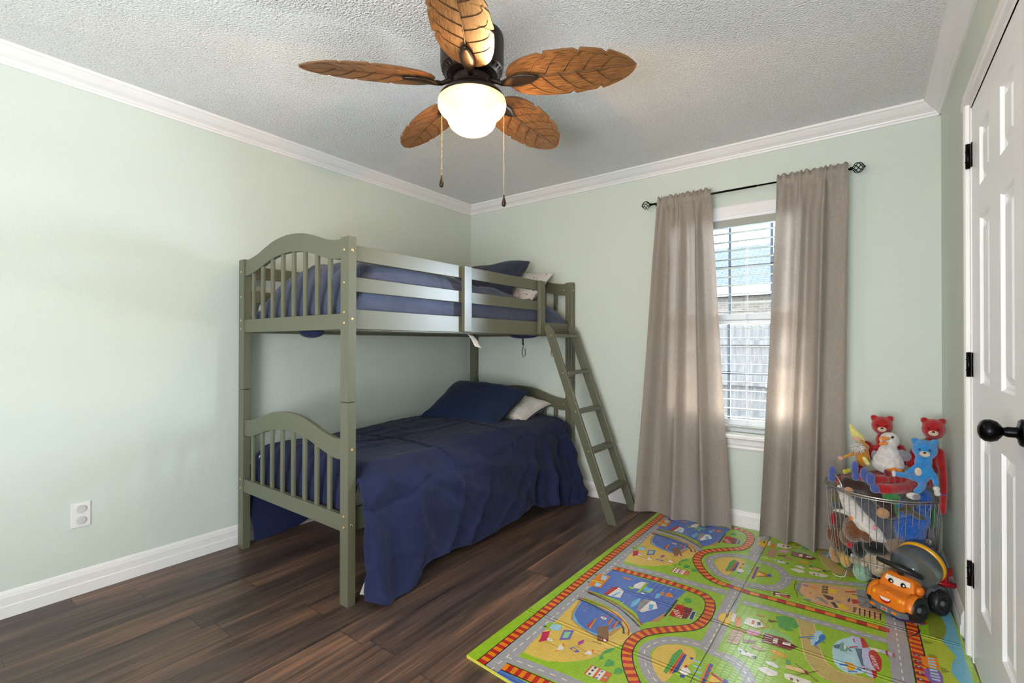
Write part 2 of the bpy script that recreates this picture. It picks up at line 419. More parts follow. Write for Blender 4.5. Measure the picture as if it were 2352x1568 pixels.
# door, six raised panels
def door():
    e = MB(); x0 = W + .002
    cols_ = [(-1.029, -1.190), (-1.345, -1.506)]; rows = [(.255, .850), (1.028, 1.595), (1.705, 1.905)]
    ys = [DY0 - .005, -1.029, -1.190, -1.345, -1.506, DY1 + .005]; zs = [.012, .255, .850, 1.028, 1.595, 1.705, 1.905, DZ - .004]
    D_ = .035
    def quad(a, b, c, d): e.add([a, b, c, d], [(0, 1, 2, 3)])
    for i in range(5):
        for j in range(7):
            ya, yb, za, zb = ys[i], ys[i + 1], zs[j], zs[j + 1]
            if i in (1, 3) and j in (1, 3, 5):
                # stepped recess and raised field
                lv = [(0, 0), (.006, .009), (.012, .010), (.020, .014), (.045, .003)]
                prev = None
                for ins, dep in lv:
                    r = [(x0 + dep, ya - ins, za + ins), (x0 + dep, yb + ins, za + ins), (x0 + dep, yb + ins, zb - ins), (x0 + dep, ya - ins, zb - ins)]
                    if prev:
                        for k in range(4): quad(prev[k], prev[(k + 1) % 4], r[(k + 1) % 4], r[k])
                    prev = r
                quad(*prev)
            else: quad((x0, ya, za), (x0, yb, za), (x0, yb, zb), (x0, ya, zb))
    y0, y1, z0, z1 = ys[0], ys[-1], zs[0], zs[-1]
    quad((x0, y0, z0), (x0, y0, z1), (x0 + D_, y0, z1), (x0 + D_, y0, z0)); quad((x0, y1, z0), (x0, y1, z1), (x0 + D_, y1, z1), (x0 + D_, y1, z0))
    quad((x0, y0, z1), (x0, y1, z1), (x0 + D_, y1, z1), (x0 + D_, y0, z1)); quad((x0, y0, z0), (x0, y1, z0), (x0 + D_, y1, z0), (x0 + D_, y0, z0))
    quad((x0 + D_, y0, z0), (x0 + D_, y1, z0), (x0 + D_, y1, z1), (x0 + D_, y0, z1))
    d = struct('door_1', e, M['door'], fixn=True)
    # jamb
    j = MB(); j.box(W - .001, W + T, DY0 - .004, DY0 + .02, 0, DZ + .02); j.box(W - .001, W + T, DY1 - .02, DY1 + .004, 0, DZ + .02); j.box(W - .001, W + T, DY1, DY0, DZ, DZ + .02)
    struct('trim_5', j, M['trim'])
    for zz in (1.855, 1.088, .322):
        h = MB(); h.tube([(W - .007, DY0 + .004, zz - .045), (W - .007, DY0 + .004, zz + .045)], .007, 12)
        h.box(W - .002, W + .001, DY0 + .004, DY0 + .018, zz - .044, zz + .044); h.box(W - .001, W + .002, DY0 - .022, DY0 - .004, zz - .044, zz + .044)
        for q in (-.02, .018): h.ball((W - .014, DY0 + .004, zz + q), .002, 6)
        build('hinge', h, M['black_metal'], parent=d, smooth=True, label='black metal hinge')
    k = MB(); ax = Vector((-1, 0, 0)); c = (W + .002, -1.600, .945)
    k.lathe([(.033, 0), (.034, .004), (.031, .009), (.016, .012), (.013, .016), (.013, .030), (.011, .034), (.010, .038), (.017, .042), (.025, .049), (.0285, .060), (.027, .071), (.020, .079), (.010, .083), (.001, .084)], c, 40, ax)
    build('door_knob', k, M['black_metal'], parent=d, smooth=True, label='round black door knob')
door()

# ------------------------------------------------------------------ window
def window():
    wf = MB()
    yo, yi = .125, .035
    # frame lining and sashes
    wf.box(WX0, WX0 + .022, -.002, yo, WZ0, WZ1); wf.box(WX1 - .022, WX1, -.002, yo, WZ0, WZ1); wf.box(WX0, WX1, -.002, yo, WZ1 - .022, WZ1); wf.box(WX0, WX1, .05, yo, WZ0, WZ0 + .035)
    o = struct('window_1', wf, M['sash'])
    zm = 1.325
    up_ = MB(); a, b = WX0 + .022, WX1 - .022
    def sash(z0, z1, y0, y1, rails):
        m = MB(); m.box(a, a + .035, y0, y1, z0, z1); m.box(b - .035, b, y0, y1, z0, z1); m.box(a, b, y0, y1, z0, z0 + rails[0]); m.box(a, b, y0, y1, z1 - rails[1], z1); return m
    build('upper_sash', sash(zm - .03, WZ1 - .022, .095, .12, (.045, .035)), M['sash'], parent=o, bevel=.002)
    build('lower_sash', sash(WZ0 + .03, zm + .035, .065, .092, (.045, .068)), M['sash'], parent=o, bevel=.002)
    g = MB(); g.box(a + .03, b - .03, .106, .109, zm, WZ1 - .05); build('upper_pane', g, M['glass'], parent=o)
    g = MB(); g.box(a + .03, b - .03, .077, .080, WZ0 + .07, zm - .02); build('lower_pane', g, M['glass'], parent=o)
    mu = MB()
    for x in (2.205, 2.452):
        mu.box(x - .009, x + .009, .100, .105, zm, WZ1 - .05); mu.box(x - .009, x + .009, .070, .075, WZ0 + .07, zm - .02)
    mu.box(a + .03, b - .03, .070, .075, .965, .983); mu.box(a + .03, b - .03, .100, .105, 1.66, 1.678)
    build('muntin_grille', mu, mat('shaded_white_grille', (.16, .20, .27), .5), parent=o, label='white window grille bars coloured as backlit shade')  # bars are white; their backlit shade is put into the colour
    cs = MB()
    CW = [(0, 0), (.010, 0), (.014, .008), (.014, .030), (.018, .038), (.018, .060), (.012, .068), (0, .070)]
    for x, sg in ((WX0 + .004, -1), (WX1 - .004, 1)): cs.prism([(x + sg * t, -d) for d, t in CW], 2, WZ0, WZ1 + .07)
    cs.prism([(-d, WZ1 - .002 + t) for d, t in CW], 0, WX0 - .066, WX1 + .066)
    build('window_casing', cs, M['trim'], parent=o)
    s = MB(); s.prism([(-.036, .562), (-.044, .570), (-.044, .584), (-.036, .592), (.06, .592), (.06, .562)], 0, WX0 - .09, WX1 + .09)
    build('window_sill', s, M['trim'], parent=o)
    s = MB(); s.prism([(-.018, .560), (-.018, .530), (-.012, .520), (-.014, .505), (-.008, .496), (0, .494), (0, .562)], 0, WX0 - .066, WX1 + .066)
    build('window_apron', s, M['trim'], parent=o)
window()
# blinds
def blinds():
    root = empty('window_blind', (2.335, .03, WZ0 + .02), 'white horizontal slat blind hanging in the window between the curtains', 'blind')
    a, b = WX0 + .026, WX1 - .026
    h = MB(); h.box(a, b, .004, .052, WZ1 - .062, WZ1 - .022); h.box(a, b, -.004, .004, WZ1 - .07, WZ1 - .022); build('headrail', h, M['blind'], parent=root, bevel=.002)
    z = WZ1 - .105; n = 0
    while z > .66:
        s = MB(); 
        pr = [(.004, z - .001), (.016, z + .0015), (.030, z + .002), (.044, z + .0015), (.054, z - .001), (.054, z + .0015), (.044, z + .004), (.030, z + .0045), (.016, z + .004), (.004, z + .0015)]
        s.prism(pr, 0, a + .003, b - .003); build('slat', s, M['blind'], parent=root); z -= .0565; n += 1
    s = MB(); s.box(a, b, .004, .054, .628, .640); build('bottom_rail', s, M['blind'], parent=root, bevel=.002)
    for x in (2.05, 2.315, 2.325, 2.62):
        t = MB(); t.tube([(x, .030, WZ1 - .06), (x, .030, .63)], .0011, 6); build('lift_cord', t, M['tape'], parent=root)
    c = MB(); pts = [at(1683, 985, -.004), at(1679, 1000, -.050), at(1686, 1012, -.064), at(1697, 1018, -.066), at(1708, 1012, -.064), at(1715, 1000, -.050), at(1718, 988, -.004)]
    c.tube(pts, .0012, 6); build('cord_loop', c, M['tape'], parent=root, smooth=True, label='loose white cord loop over the sill')
blinds()

# ------------------------------------------------------------------ curtains
def curtain(name, label, xt, xb, seedv, nf, zb, phase, amp_b, y0=-.126, flare=1.0):
    rnd = random.Random(seedv)
    ks = [(k, rnd.uniform(.5, 1.0) / (1 + .25 * k), rnd.uniform(0, 6.28)) for k in range(1, 4)]
    def fold(u, v):
        uu = u + .035 * math.sin(6.28 * u * 1.3 + phase) * (1 - .3 * v)
        a = math.sin(2 * PI * nf * uu + phase)
        b_ = .34 * math.sin(2 * PI * nf * 2.3 * uu + phase * 2 + 1.1 * v)
        c_ = .35 * math.sin(2 * PI * nf * .5 * uu + 2.2)
        s = a + b_ * (.9 - .5 * v) + c_
        g = .8 * math.sin(2 * PI * nf * 3.1 * u + phase) * max(0, 1 - v * 9)
        return (s * .62 + g * .5)
    ztop, zrod = 2.150, 2.118
    def P(u, v):
        e = v ** 1.15
        xl = xt[0] + (xb[0] - xt[0]) * e * flare; xr = xt[1] + (xb[1] - xt[1]) * e
        x = xl + (xr - xl) * u
        x += .007 * math.sin(2 * PI * nf * 1.0 * u + phase + 1.2) * (1 + v)
        A = .012 + .036 * min(1, v * 5) * 1 + (amp_b - .048) * v
        y = y0 - A * fold(u, v)
        z = ztop + (zb - ztop) * v
        if v < .012: y = y0 - .010 * math.sin(2 * PI * nf * 3.1 * u + phase) ; z += .006 * math.sin(2 * PI * nf * 4.3 * u)
        elif v < .035: y = y0 - .011 - .004 * math.sin(2 * PI * nf * 3.1 * u + phase)
        y += .010 * noise.noise(Vector((x * 6, z * 1.5, seedv))) * min(1, v * 3)
        z += .006 * math.sin(2 * PI * nf * u + 1.0) * (v > .9)
        return (x, min(y, -.072 if z < .75 else -.05), z)
    mb = MB(); mb.grid(P, 150, 160)
    # side and bottom hems as a doubled edge
    o = build(name, mb, M['curtain'], smooth=True, thick=.0018, fixn=False, label=label, cat='curtain')
    hm = MB(); 
    def H(u, v):
        p = P(u, 1 - .045 * (1 - v)); return (p[0], p[1] - .0022, p[2] - .0004)
    hm.grid(H, 150, 4); build('hem', hm, M['curtain'], parent=o, smooth=True, fixn=False)
    return o
curtain('curtain', 'taupe linen curtain panel on the left half of the window, nearer the ladder', (1.795, 2.138), (1.635, 2.248), 3, 2.8, .016, .6, .066)
curtain('curtain', 'taupe linen curtain panel on the right half of the window, beside the toy basket', (2.516, 2.845), (2.425, 2.815), 8, 2.7, .016, 2.5, .062)
def rod():
    root = empty('curtain_rod', (2.31, -.118, 2.114), 'thin black curtain rod with round cage finials above the window', 'curtain rod')
    z = 2.114; y = -.118
    build('rod', MB().tube([(1.755, y, z), (2.40, y, z)], .0065, 12).tube([(2.34, y, z), (2.858, y, z)], .0052, 12), M['black_metal'], parent=root, smooth=True)
    for x in (1.785, 2.86 - .03):
        b = MB(); b.tube([(x, y, z - .008), (x, y + .03, z - .012), (x, -.004, z - .012)], .004, 8); b.box(x - .008, x + .008, -.005, 0, z - .04, z + .015)
        build('bracket', b, M['black_metal'], parent=root)
    for x, s in ((1.755, -1), (2.858, 1)):
        f = MB(); f.tube([(x, y, z), (x + s * .010, y, z)], .009, 12); f.ball((x + s * .066, y, z), .005, 8)
        for k in range(6):
            pts = []
            for i in range(13):
                t = i / 12; a = 2 * PI * k / 6 + t * 2.6; r = .027 * math.sin(PI * t) ** .8 + .001
                pts.append((x + s * (.010 + .056 * t), y + r * math.cos(a), z + r * math.sin(a)))
            f.tube(pts, .0022, 6)
        build('finial', f, M['black_metal'], parent=root, smooth=True)
rod()

# ------------------------------------------------------------------ outlets
def outlet(mb_plate, loc_fn, name_label, caps):
    pass
def plate_left():
    root = empty('wall_outlet', (0, -2.709, .31), 'white electrical outlet with two cloudy safety caps, low on the left wall', 'outlet')
    b = MB(); b.box(0, .006, -2.744, -2.674, .31, .425); build('cover_plate', b, M['white_plastic'], parent=root, bevel=.002)
    for zc_ in (.395, .342):
        pts = []
        for k in range(24):
            a = 2 * PI * k / 24; pts.append((-2.709 + .0185 * (abs(math.cos(a)) ** .75) * (1 if math.cos(a) > 0 else -1), zc_ + .0165 * (abs(math.sin(a)) ** .9) * (1 if math.sin(a) > 0 else -1)))
        build('safety_cap', MB().prism(pts, 0, .005, .012), M['cap_plastic'], parent=root, bevel=.002, label='cloudy plastic safety cap')
    build('screw', MB().ball((.0065, -2.709, .3685), (.001, .003, .003), 8), M['white_plastic'], parent=root)
plate_left()
def plate_back():
    root = empty('wall_outlet', (1.43, 0, .345), 'white wall outlet half hidden behind the ladder, beside the left curtain', 'outlet')
    b = MB(); b.box(1.412, 1.483, -.006, 0, .318, .432); build('cover_plate', b, M['white_plastic'], parent=root, bevel=.002)
    for zc_ in (.400, .350): build('socket', MB().box(1.432, 1.463, -.008, -.005, zc_ - .014, zc_ + .014), M['white_plastic'], parent=root, bevel=.003)
plate_back()
# ------------------------------------------------------------------ bunk bed
OL = M['olive']
def interp(tab, x):
    xs = [a for a, b in tab]; ys = [b for a, b in tab]
    return float(np.interp(x, xs, ys))
def smooth_tab(tab, n=8):
    out = []
    P = tab
    for i in range(len(P) - 1):
        a, b, c, d = P[max(i - 1, 0)], P[i], P[i + 1], P[min(i + 2, len(P) - 1)]
        for k in range(n):
            t = k / n
            out.append(tuple(.5 * (2 * b[q] + (c[q] - a[q]) * t + (2 * a[q] - 5 * b[q] + 4 * c[q] - d[q]) * t * t + (-a[q] + 3 * b[q] - 3 * c[q] + d[q]) * t ** 3) for q in range(len(a))))
    out.append(tuple(P[-1])); return out
ARCH_T = smooth_tab([(0, .0), (.06, .002), (.15, .020), (.24, .048), (.34, .072), (.47, .082), (.60, .072), (.70, .048), (.79, .020), (.88, .002), (.94, 0)])
ARCH_B = smooth_tab([(0, .0), (.06, .001), (.16, .024), (.28, .058), (.38, .074), (.47, .079), (.56, .074), (.66, .058), (.78, .024), (.88, .001), (.94, 0)])
def bed():
    root = empty('bunk_bed', (.58, -1.03, 0), 'olive green twin bunk bed with arched slatted ends in the room corner', 'bunk bed')
    B = lambda name, mb, **k: build(name, mb, OL, parent=root, bevel=k.pop('bevel', .0022), **k)
    posts = [(1.044, 1.103, -2.038, -1.996), (.050, .109, -2.040, -1.998), (1.044, 1.103, -.062, -.020), (.050, .109, -.062, -.020)]
    for x0, x1, y0, y1 in posts:
        B('upper_post', MB().box(x0, x1, y0, y1, .9035, 1.640)); B('lower_post', MB().box(x0, x1, y0, y1, 0, .901))
    XA, XB = .107, 1.046; SX = (XB - XA) / .94
    def end(yc, zt, zb, sl_z0, rail):
        y0, y1 = yc - .011, yc + .011
        top = [(XA + a * SX, zt + b) for a, b in ARCH_T]; bot = [(XA + a * SX, zb + b) for a, b in ARCH_B]
        mb = MB(); n = len(top)
        vs = [(x, y0, z) for x, z in top] + [(x, y0, z) for x, z in bot] + [(x, y1, z) for x, z in top] + [(x, y1, z) for x, z in bot]
        fs = []
        for i in range(n - 1):
            fs += [(i, i + 1, n + i + 1, n + i), (2 * n + i, 3 * n + i, 3 * n + i + 1, 2 * n + i + 1), (i, 2 * n + i, 2 * n + i + 1, i + 1), (n + i, n + i + 1, 3 * n + i + 1, 3 * n + i)]
        fs += [(0, n, 3 * n, 2 * n), (n - 1, 3 * n - 1, 4 * n - 1, 2 * n - 1)]
        mb.add(vs, fs); B('arched_rail', mb)
        B('end_rail', MB().box(XA - .003, XB + .003, y0 - .002, y1 + .002, rail[0], rail[1]))
        for k in range(8):
            x = .1925 + k * .1068
            zt_ = zb + interp([(XA + a * SX, b) for a, b in ARCH_B], x) + .006
            B('spindle', MB().box(x - .0135, x + .0135, yc - .007, yc + .007, rail[1] - .003, zt_), bevel=.003)
    end(-2.022, 1.634, 1.546, 0, (1.226, 1.298)); end(-2.022, .733, .643, 0, (.324, .398))
    end(-.040, 1.634, 1.546, 0, (1.226, 1.298)); end(-.040, .733, .643, 0, (.324, .398))
    # long rails
    yA, yB = -1.999, -.060
    for z0, z1 in ((1.538, 1.608), (1.398, 1.464)):
        B('guard_rail', MB().box(1.060, 1.080, yA, -.440, z0, z1)); B('guard_rail', MB().box(.072, .092, yA, yB, z0, z1))
    for z0, z1 in ((1.228, 1.318), (.318, .420)):
        B('side_rail', MB().box(1.056, 1.080, yA, yB, z0, z1)); B('side_rail', MB().box(.070, .094, yA, yB, z0, z1))
    for y0, y1 in ((-1.285, -1.222), (-.508, -.440)):
        B('guard_upright', MB().box(1.080, 1.104, y0, y1, 1.231, 1.606))
    for k in range(14):
        y = -1.93 + k * .142
        for z in (1.240, .345):
            B('bed_slat', MB().box(.094, 1.056, y - .034, y + .034, z, z + .014), bevel=.001)
    for x in (.094, 1.036):
        for z in (1.222, .326): B('slat_ledge', MB().box(x, x + .020, yA, yB, z, z + .018), bevel=.001)
    def bolt(c, ax):
        m = MB(); m.lathe([(.0062, 0), (.0062, .0012), (.0048, .0022), (.0024, .0022), (.0022, .0008), (.0005, .0008)], c, 14, Vector(ax))
        build('bolt', m, M['brass'], parent=root, smooth=True, label='small brass bolt head')
    for u, v in ((785.5, 574), (785.5, 649), (785.5, 717), (785.5, 741.5)):
        p = at(u, v, -2.0385); bolt((1.0725, -2.038, p.z), (0, -1, 0))
    for v in (625.3, 682.8, 736, 755.5): p = at(549.5, v, -2.040); bolt((.0795, -2.040, p.z), (0, -1, 0))
    for v in (1099.5, 1119): p = at(549.8, v, -2.040); bolt((.0795, -2.040, p.z), (0, -1, 0))
    for v in (1185.6, 1211): p = at(787, v, -2.0385); bolt((1.0725, -2.038, p.z), (0, -1, 0))
    for z in (1.578, 1.272, .692, .360): bolt((1.103, -2.017, z), (1, 0, 0))
    for z in (1.578,): bolt((1.103, -.041, z), (1, 0, 0))
    bolt((1.025, -.051, 1.585), (0, -1, 0)); bolt((1.025, -.051, .69), (0, -1, 0))
bed()

def ladder():
    root = empty('bunk_ladder', (1.6, -.27, 0), 'olive green angled wooden ladder hooked on the front of the bunk bed', 'ladder')
    B = lambda n, m, **k: build(n, m, OL, parent=root, bevel=.002, **k)
    def stile(y0, y1):
        # slanted board, foot and head cut level
        zf, zt = 0, 1.300
        cx = lambda z: 1.618 + (1.130 - 1.618) * (z / 1.29)
        hw = .030
        B('stile', MB().prism([(cx(zf) - hw, zf), (cx(zf) + hw, zf), (cx(1.255) + hw - .004, 1.255), (cx(zt) + hw - .028, zt), (cx(zt) - hw + .012, zt), (cx(zt) - hw + .004, zt - .03)], 1, y0, y1))
    stile(-.452, -.430); stile(-.118, -.096)
    for z in (1.223, .963, .704, .448, .192):
        x = 1.618 + (1.130 - 1.618) * (z / 1.29)
        B('step', MB().box(x - .032, x + .034, -.430, -.118, z - .014, z + .010))
        m = MB(); m.lathe([(.006, 0), (.006, .0012), (.0045, .0022), (.0008, .0022)], (x, -.452, z), 14, Vector((0, -1, 0)))
        build('bolt', m, M['brass'], parent=root, smooth=True, label='small brass bolt head')
ladder()

# ------------------------------------------------------------------ bedding
def nz(*a): return noise.noise(Vector(a))
def ridge(*a): return 1 - abs(noise.noise(Vector(a))) * 2
def section(pts, n):
    P = smooth_tab(pts, 10); d = [0]
    for a, b in zip(P, P[1:]): d.append(d[-1] + math.hypot(b[0] - a[0], b[1] - a[1]))
    xs = [a for a, b in P]; zs = [b for a, b in P]
    return lambda t: (float(np.interp(t * d[-1], d, xs)), float(np.interp(t * d[-1], d, zs)))
HEM_X = [(-1.99, 1.125), (-1.94, 1.205), (-1.84, 1.215), (-1.74, 1.185), (-1.6, 1.155), (-1.25, 1.185), (-.90, 1.185), (-.76, 1.165), (-.66, 1.125), (-.60, 1.20), (-.48, 1.225), (-.44, 1.15), (-.40, 1.15), (-.33, 1.26), (-.20, 1.27), (-.13, 1.22)]
HEM_Z = [(-1.99, .03), (-1.94, .012), (-1.84, .012), (-1.74, .014), (-1.66, .075), (-1.5, .085), (-1.25, .060), (-.90, .085), (-.76, .11), (-.66, .10), (-.60, .070), (-.48, .060), (-.44, .09), (-.40, .05), (-.33, .014), (-.20, .014), (-.13, .020)]
def lower_comforter():
    NS, NT = 260, 150
    y0, y1 = -1.990, -.130
    cache = {}
    def P(u, v):
        y = y0 + (y1 - y0) * u
        if u not in cache:
            zt = .598 + .012 * math.sin(y * 5) + .016 * nz(y * 2.2, 3, 1)
            hx, hz = interp(HEM_X, y), interp(HEM_Z, y)
            wz = .03 + .26 * min(1, max(0, (y + 1.72) / .55)) + .02 * nz(y * 6, 1, 1)
            bul = .020 + .025 * math.exp(-((y + 1.25) / .45) ** 2)
            mx = 1.108 + bul
            cache[u] = section([(.125 - .05 * min(1, max(0, (y + 1.8) / .4)), wz), (.060, .34), (.045, .47), (.085, .555), (.22, zt - .010), (.50, zt + .008), (.80, zt + .006), (1.0, zt - .002), (1.075, zt - .035), (mx - .005, zt - .10), (mx + .008, .36), ((mx + hx) / 2 + .004, .20), (hx, hz)], 10)
        x, z = cache[u](v)
        # long wandering wrinkles running along the bed on the top, diagonal on the drape
        drape = min(1, max(0, (x - 1.0) / .1)) * (1 if v > .5 else 0)
        top = 1 - drape
        w1 = (ridge(y * .9 + 2, x * 7 + .8 * nz(y * 2, x, 1), 4.2) ** 3 * .011 + ridge(y * 2.2, x * 17, 1.2) ** 4 * .004) * top
        q = z * 1.0 + .42 * y
        lo = min(1, max(0, (.56 - z) / .35))
        w2 = (ridge(q * 3.1 + .9 * nz(y * 1.3, z * 1.5, 3), y * .7, 9.1) ** 2) * .036 * drape
        w3 = (ridge(y * 3.2 - z * 2.2 + 1.5 * nz(y, z * 2, 8), z * 1.4, 2.1) ** 4) * .030 * drape * (1 if y < -1.25 else .5)
        w5 = (ridge(q * 13 + 1.5 * nz(y * 3, z * 3, 1), y * 3.0, 6.1) ** 5) * .007 * (.35 + .65 * drape) * (1 if y < -1.0 else .6)
        w4 = nz(y * 15, x * 13, z * 13) * .0028 + w5
        gath = 0
        if y > -.74: gath = .026 * (math.sin((y + .74) * 25 + 1.5 * nz(y * 4, z * 2, 1)) + .4 * math.sin((y + .7) * 61)) * drape * lo
        if y < -1.68: gath = .020 * math.sin((y + 1.99) * 26 + 2 * nz(y * 3, z * 3, 4)) * drape * lo * min(1, (-1.68 - y) / .1)
        d = w1 + w2 + w3 + w4 + gath
        # quilting seams
        for sy, sv in ((-1.46 + .10 * (v - .5), None), (-.86, None)):
            if .25 < v < .80: d -= .010 * math.exp(-((y - sy) / .010) ** 2)
        for sv in (.28, .52, .775 - .05 * (y + 1.2)):
            d -= .013 * math.exp(-((v - sv) / .0055) ** 2)
        # apply mostly upwards on the top and outwards on the drape
        x += d * drape * .95; z += d * top + .2 * d * drape
        # foot end sinks behind the footboard, head end rolls over
        endw = 1 - min(1, max(0, (x - 1.055) / .05))
        s0 = (y - y0) / .11
        if s0 < 1 and z > .37: z = z * (1 - endw) + endw * (.37 + (z - .37) * math.sqrt(max(0, 1 - (1 - s0) ** 2)))
        return (max(x, .028), y + .004 * nz(x * 8, z * 8, 2) + (.012 * nz(z * 5, 7, 1) if u in (0, 1) else 0), max(z, .012))
    mb = MB(); mb.grid(lambda i, j: P(i, j), NS, NT)
    o = build('comforter', mb, M['navy'], smooth=True, fixn=False, label='navy blue comforter spilling off the lower bunk onto the floor', cat='comforter')
    t = o.modifiers.new('thickness', 'SOLIDIFY'); t.thickness = .010; t.offset = 0
    # rolled hems
    hm = MB(); hm.tube([Vector(P(i / 110, 1)) + Vector((.001, 0, .004)) for i in range(111)], .0085, 8)
    build('hem_roll', hm, M['navy'], parent=o, smooth=True)
    tg = MB(); p = Vector((1.128, -1.965, .045)); tg.box(p.x - .001, p.x + .0005, p.y - .016, p.y + .016, .040, .092, R=Matrix.Rotation(-.5, 3, 'X'))
    build('care_tag', tg, M['white_cloth'], parent=o, label='white care tag')
    return o
lower_comforter()
UZ = [(-1.985, 1.50), (-1.85, 1.565), (-1.70, 1.590), (-1.35, 1.570), (-1.0, 1.535), (-.6, 1.505), (-.3, 1.485), (-.09, 1.43)]
def upper_comforter():
    y0, y1 = -1.988, -.082; cache = {}
    def P(u, v):
        y = y0 + (y1 - y0) * u
        if u not in cache:
            zt = interp(UZ, y) + .012 * nz(y * 3, 5, 2)
            fx = 1.052
            if y > -.42: fx = 1.052 + .016 * min(1, (y + .42) / .1)
            cache[u] = section([(.118, 1.27), (.108, 1.38), (.15, zt - .11), (.27, zt - .035), (.5, zt), (.75, zt + .004), (.90, zt - .012), (1.0, zt - .032), (fx - .004, zt - .085), (fx, 1.35), (fx - .012, 1.275)], 10)
        x, z = cache[u](v)
        side = min(1, max(0, (x - .96) / .06)) * (1 if v > .5 else 0); top = 1 - side
        w = ridge(y * 2.2 + x * 3, x * 5 - y * 1.2, 1.3) ** 3 * .018 * top + ridge(y * 4 + z * 9, z * 13 + y * 3.5, 5.5) ** 3 * .012 * side + ridge(y * 11 + z * 22, z * 18 - y * 5, 2.5) ** 4 * .006 * side + nz(y * 18, x * 16, z * 16) * .003
        for sy in (-1.42, -.80): w -= .008 * math.exp(-((y - sy) / .010) ** 2)
        for sv in (.33, .66): w -= .010 * math.exp(-((v - sv) / .007) ** 2)
        z += w * top + w * .2 * side; x = x + w * side * .55
        for a, b in ((y - y0, .13), (y1 - y, .10)):
            s0 = a / b
            if s0 < 1 and z > 1.27: z = 1.27 + (z - 1.27) * math.sqrt(max(0, 1 - (1 - s0) ** 2))
        if y < -.42: x = min(x, 1.058)
        return (max(x, .096), y, z)
    mb = MB(); mb.grid(P, 240, 110)
    o = build('comforter', mb, M['denim'], smooth=True, fixn=False, label='faded navy blue comforter, lightened for lamp light, bunched up on the top bunk behind the guard rails', cat='comforter')
    t = o.modifiers.new('thickness', 'SOLIDIFY'); t.thickness = .006; t.offset = -1
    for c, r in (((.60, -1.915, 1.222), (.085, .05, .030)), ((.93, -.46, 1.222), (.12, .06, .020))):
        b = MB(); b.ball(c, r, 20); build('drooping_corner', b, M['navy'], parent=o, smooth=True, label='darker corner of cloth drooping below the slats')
upper_comforter()
def mattress(z0, z1, lab, y0=-1.97):
    o = build('mattress', MB().box(.110, 1.035, y0, -.095, z0, z1), M['white_cloth'], bevel=.03, label=lab, cat='mattress')
    return o
mattress(1.256, 1.395, 'white mattress under the faded comforter on the top bunk')
mattress(.361, .53, 'white mattress under the navy comforter on the lower bunk')

def pillow(name, mt, c, size, rot, label, seed, parent=None, pinch=.10):
    a, b, h = size; R = Euler(rot, 'XYZ').to_matrix(); c = Vector(c); n = 40
    def S(sign):
        def P(u, v):
            x, y = 2 * u - 1, 2 * v - 1
            px = a / 2 * x * (1 - pinch * (1 - y * y) * abs(x) ** 1.5 * .9); py = b / 2 * y * (1 - pinch * (1 - x * x) * abs(y) ** 1.5 * .9)
            k = ((1 - abs(x) ** 3) * (1 - abs(y) ** 3)) ** .5
            z = sign * h / 2 * k
            z += .010 * k ** .5 * ridge(px * 5 + seed, py * 9, seed + sign) - .004 + (.012 * ridge(px * 14, py * 3 + seed, 7) ** 3) * (1 - k) * sign * (1 if 0 < u < 1 and 0 < v < 1 else 0) * .6
            z += .03 * nz(px * 3 + seed, py * 3, 2)
            return c + R @ Vector((px, py, z))
        return P
    mb = MB(); mb.grid(S(1), n, n); mb.grid(S(-1), n, n)
    o = build(name, mb, mt, smooth=True, label=label, cat='pillow')
    w = o.modifiers.new('weld', 'WELD'); w.merge_threshold = .014
    return o
pillow('pillow', M['pillow_gold'], (.60, -.275, .652), (.66, .42, .16), (.22, .05, .02), 'white pillow with gold specks on the lower bunk against the headboard', 5)
pillow('pillow', M['navy_pillow'], (.575, -.600, .715), (.68, .50, .19), (.42, .04, .10), 'plain navy pillow leaning on the white speckled pillow of the lower bunk', 2)
pillow('pillow', M['pillow_print'], (.62, -.225, 1.595), (.64, .42, .14), (.75, .02, .0), 'white pillow with a small coloured print at the head of the top bunk', 9)
pillow('pillow', M['slate_pillow'], (.50, -.40, 1.645), (.66, .46, .20), (.74, -.06, .08), 'slate navy pillow propped up at the head of the top bunk', 12)
# things hanging under the top bunk
t = MB(); t.grid(lambda u, v: (1.02 + .010 * u + .05 * v, -1.17 + .045 * u + .022 * v + .006 * math.sin(v * 5), 1.222 - .075 * v - .010 * u), 4, 8)
o = build('care_tag', t, M['white_cloth'], smooth=True, fixn=False, thick=.001, label='crumpled grey-white fabric tag dangling under the middle of the top bunk', cat='tag')
def strap(p, lab):
    s = MB(); s.tube([p, p + Vector((0, 0, -.07))], .010, 8, flat=.2)
    q = p + Vector((.004, .006, -.06)); L_ = .10
    s.tube([q, q + Vector((-.006, -.006, -.035)), q + Vector((-.009, -.008, -.075)), q + Vector((-.003, -.002, -L_)), q + Vector((.007, .006, -.085)), q + Vector((.006, .006, -.035))], .0028, 6)
    build('mattress_strap', s, M['black_strap'], smooth=True, label=lab, cat='strap', group='black straps under the top bunk')
strap(Vector((.93, -.47, 1.226)), 'black looped strap hanging under the top bunk, left of the ladder')
strap(Vector((1.02, -.22, 1.226)), 'black looped strap hanging under the top bunk, seen between the ladder rails')

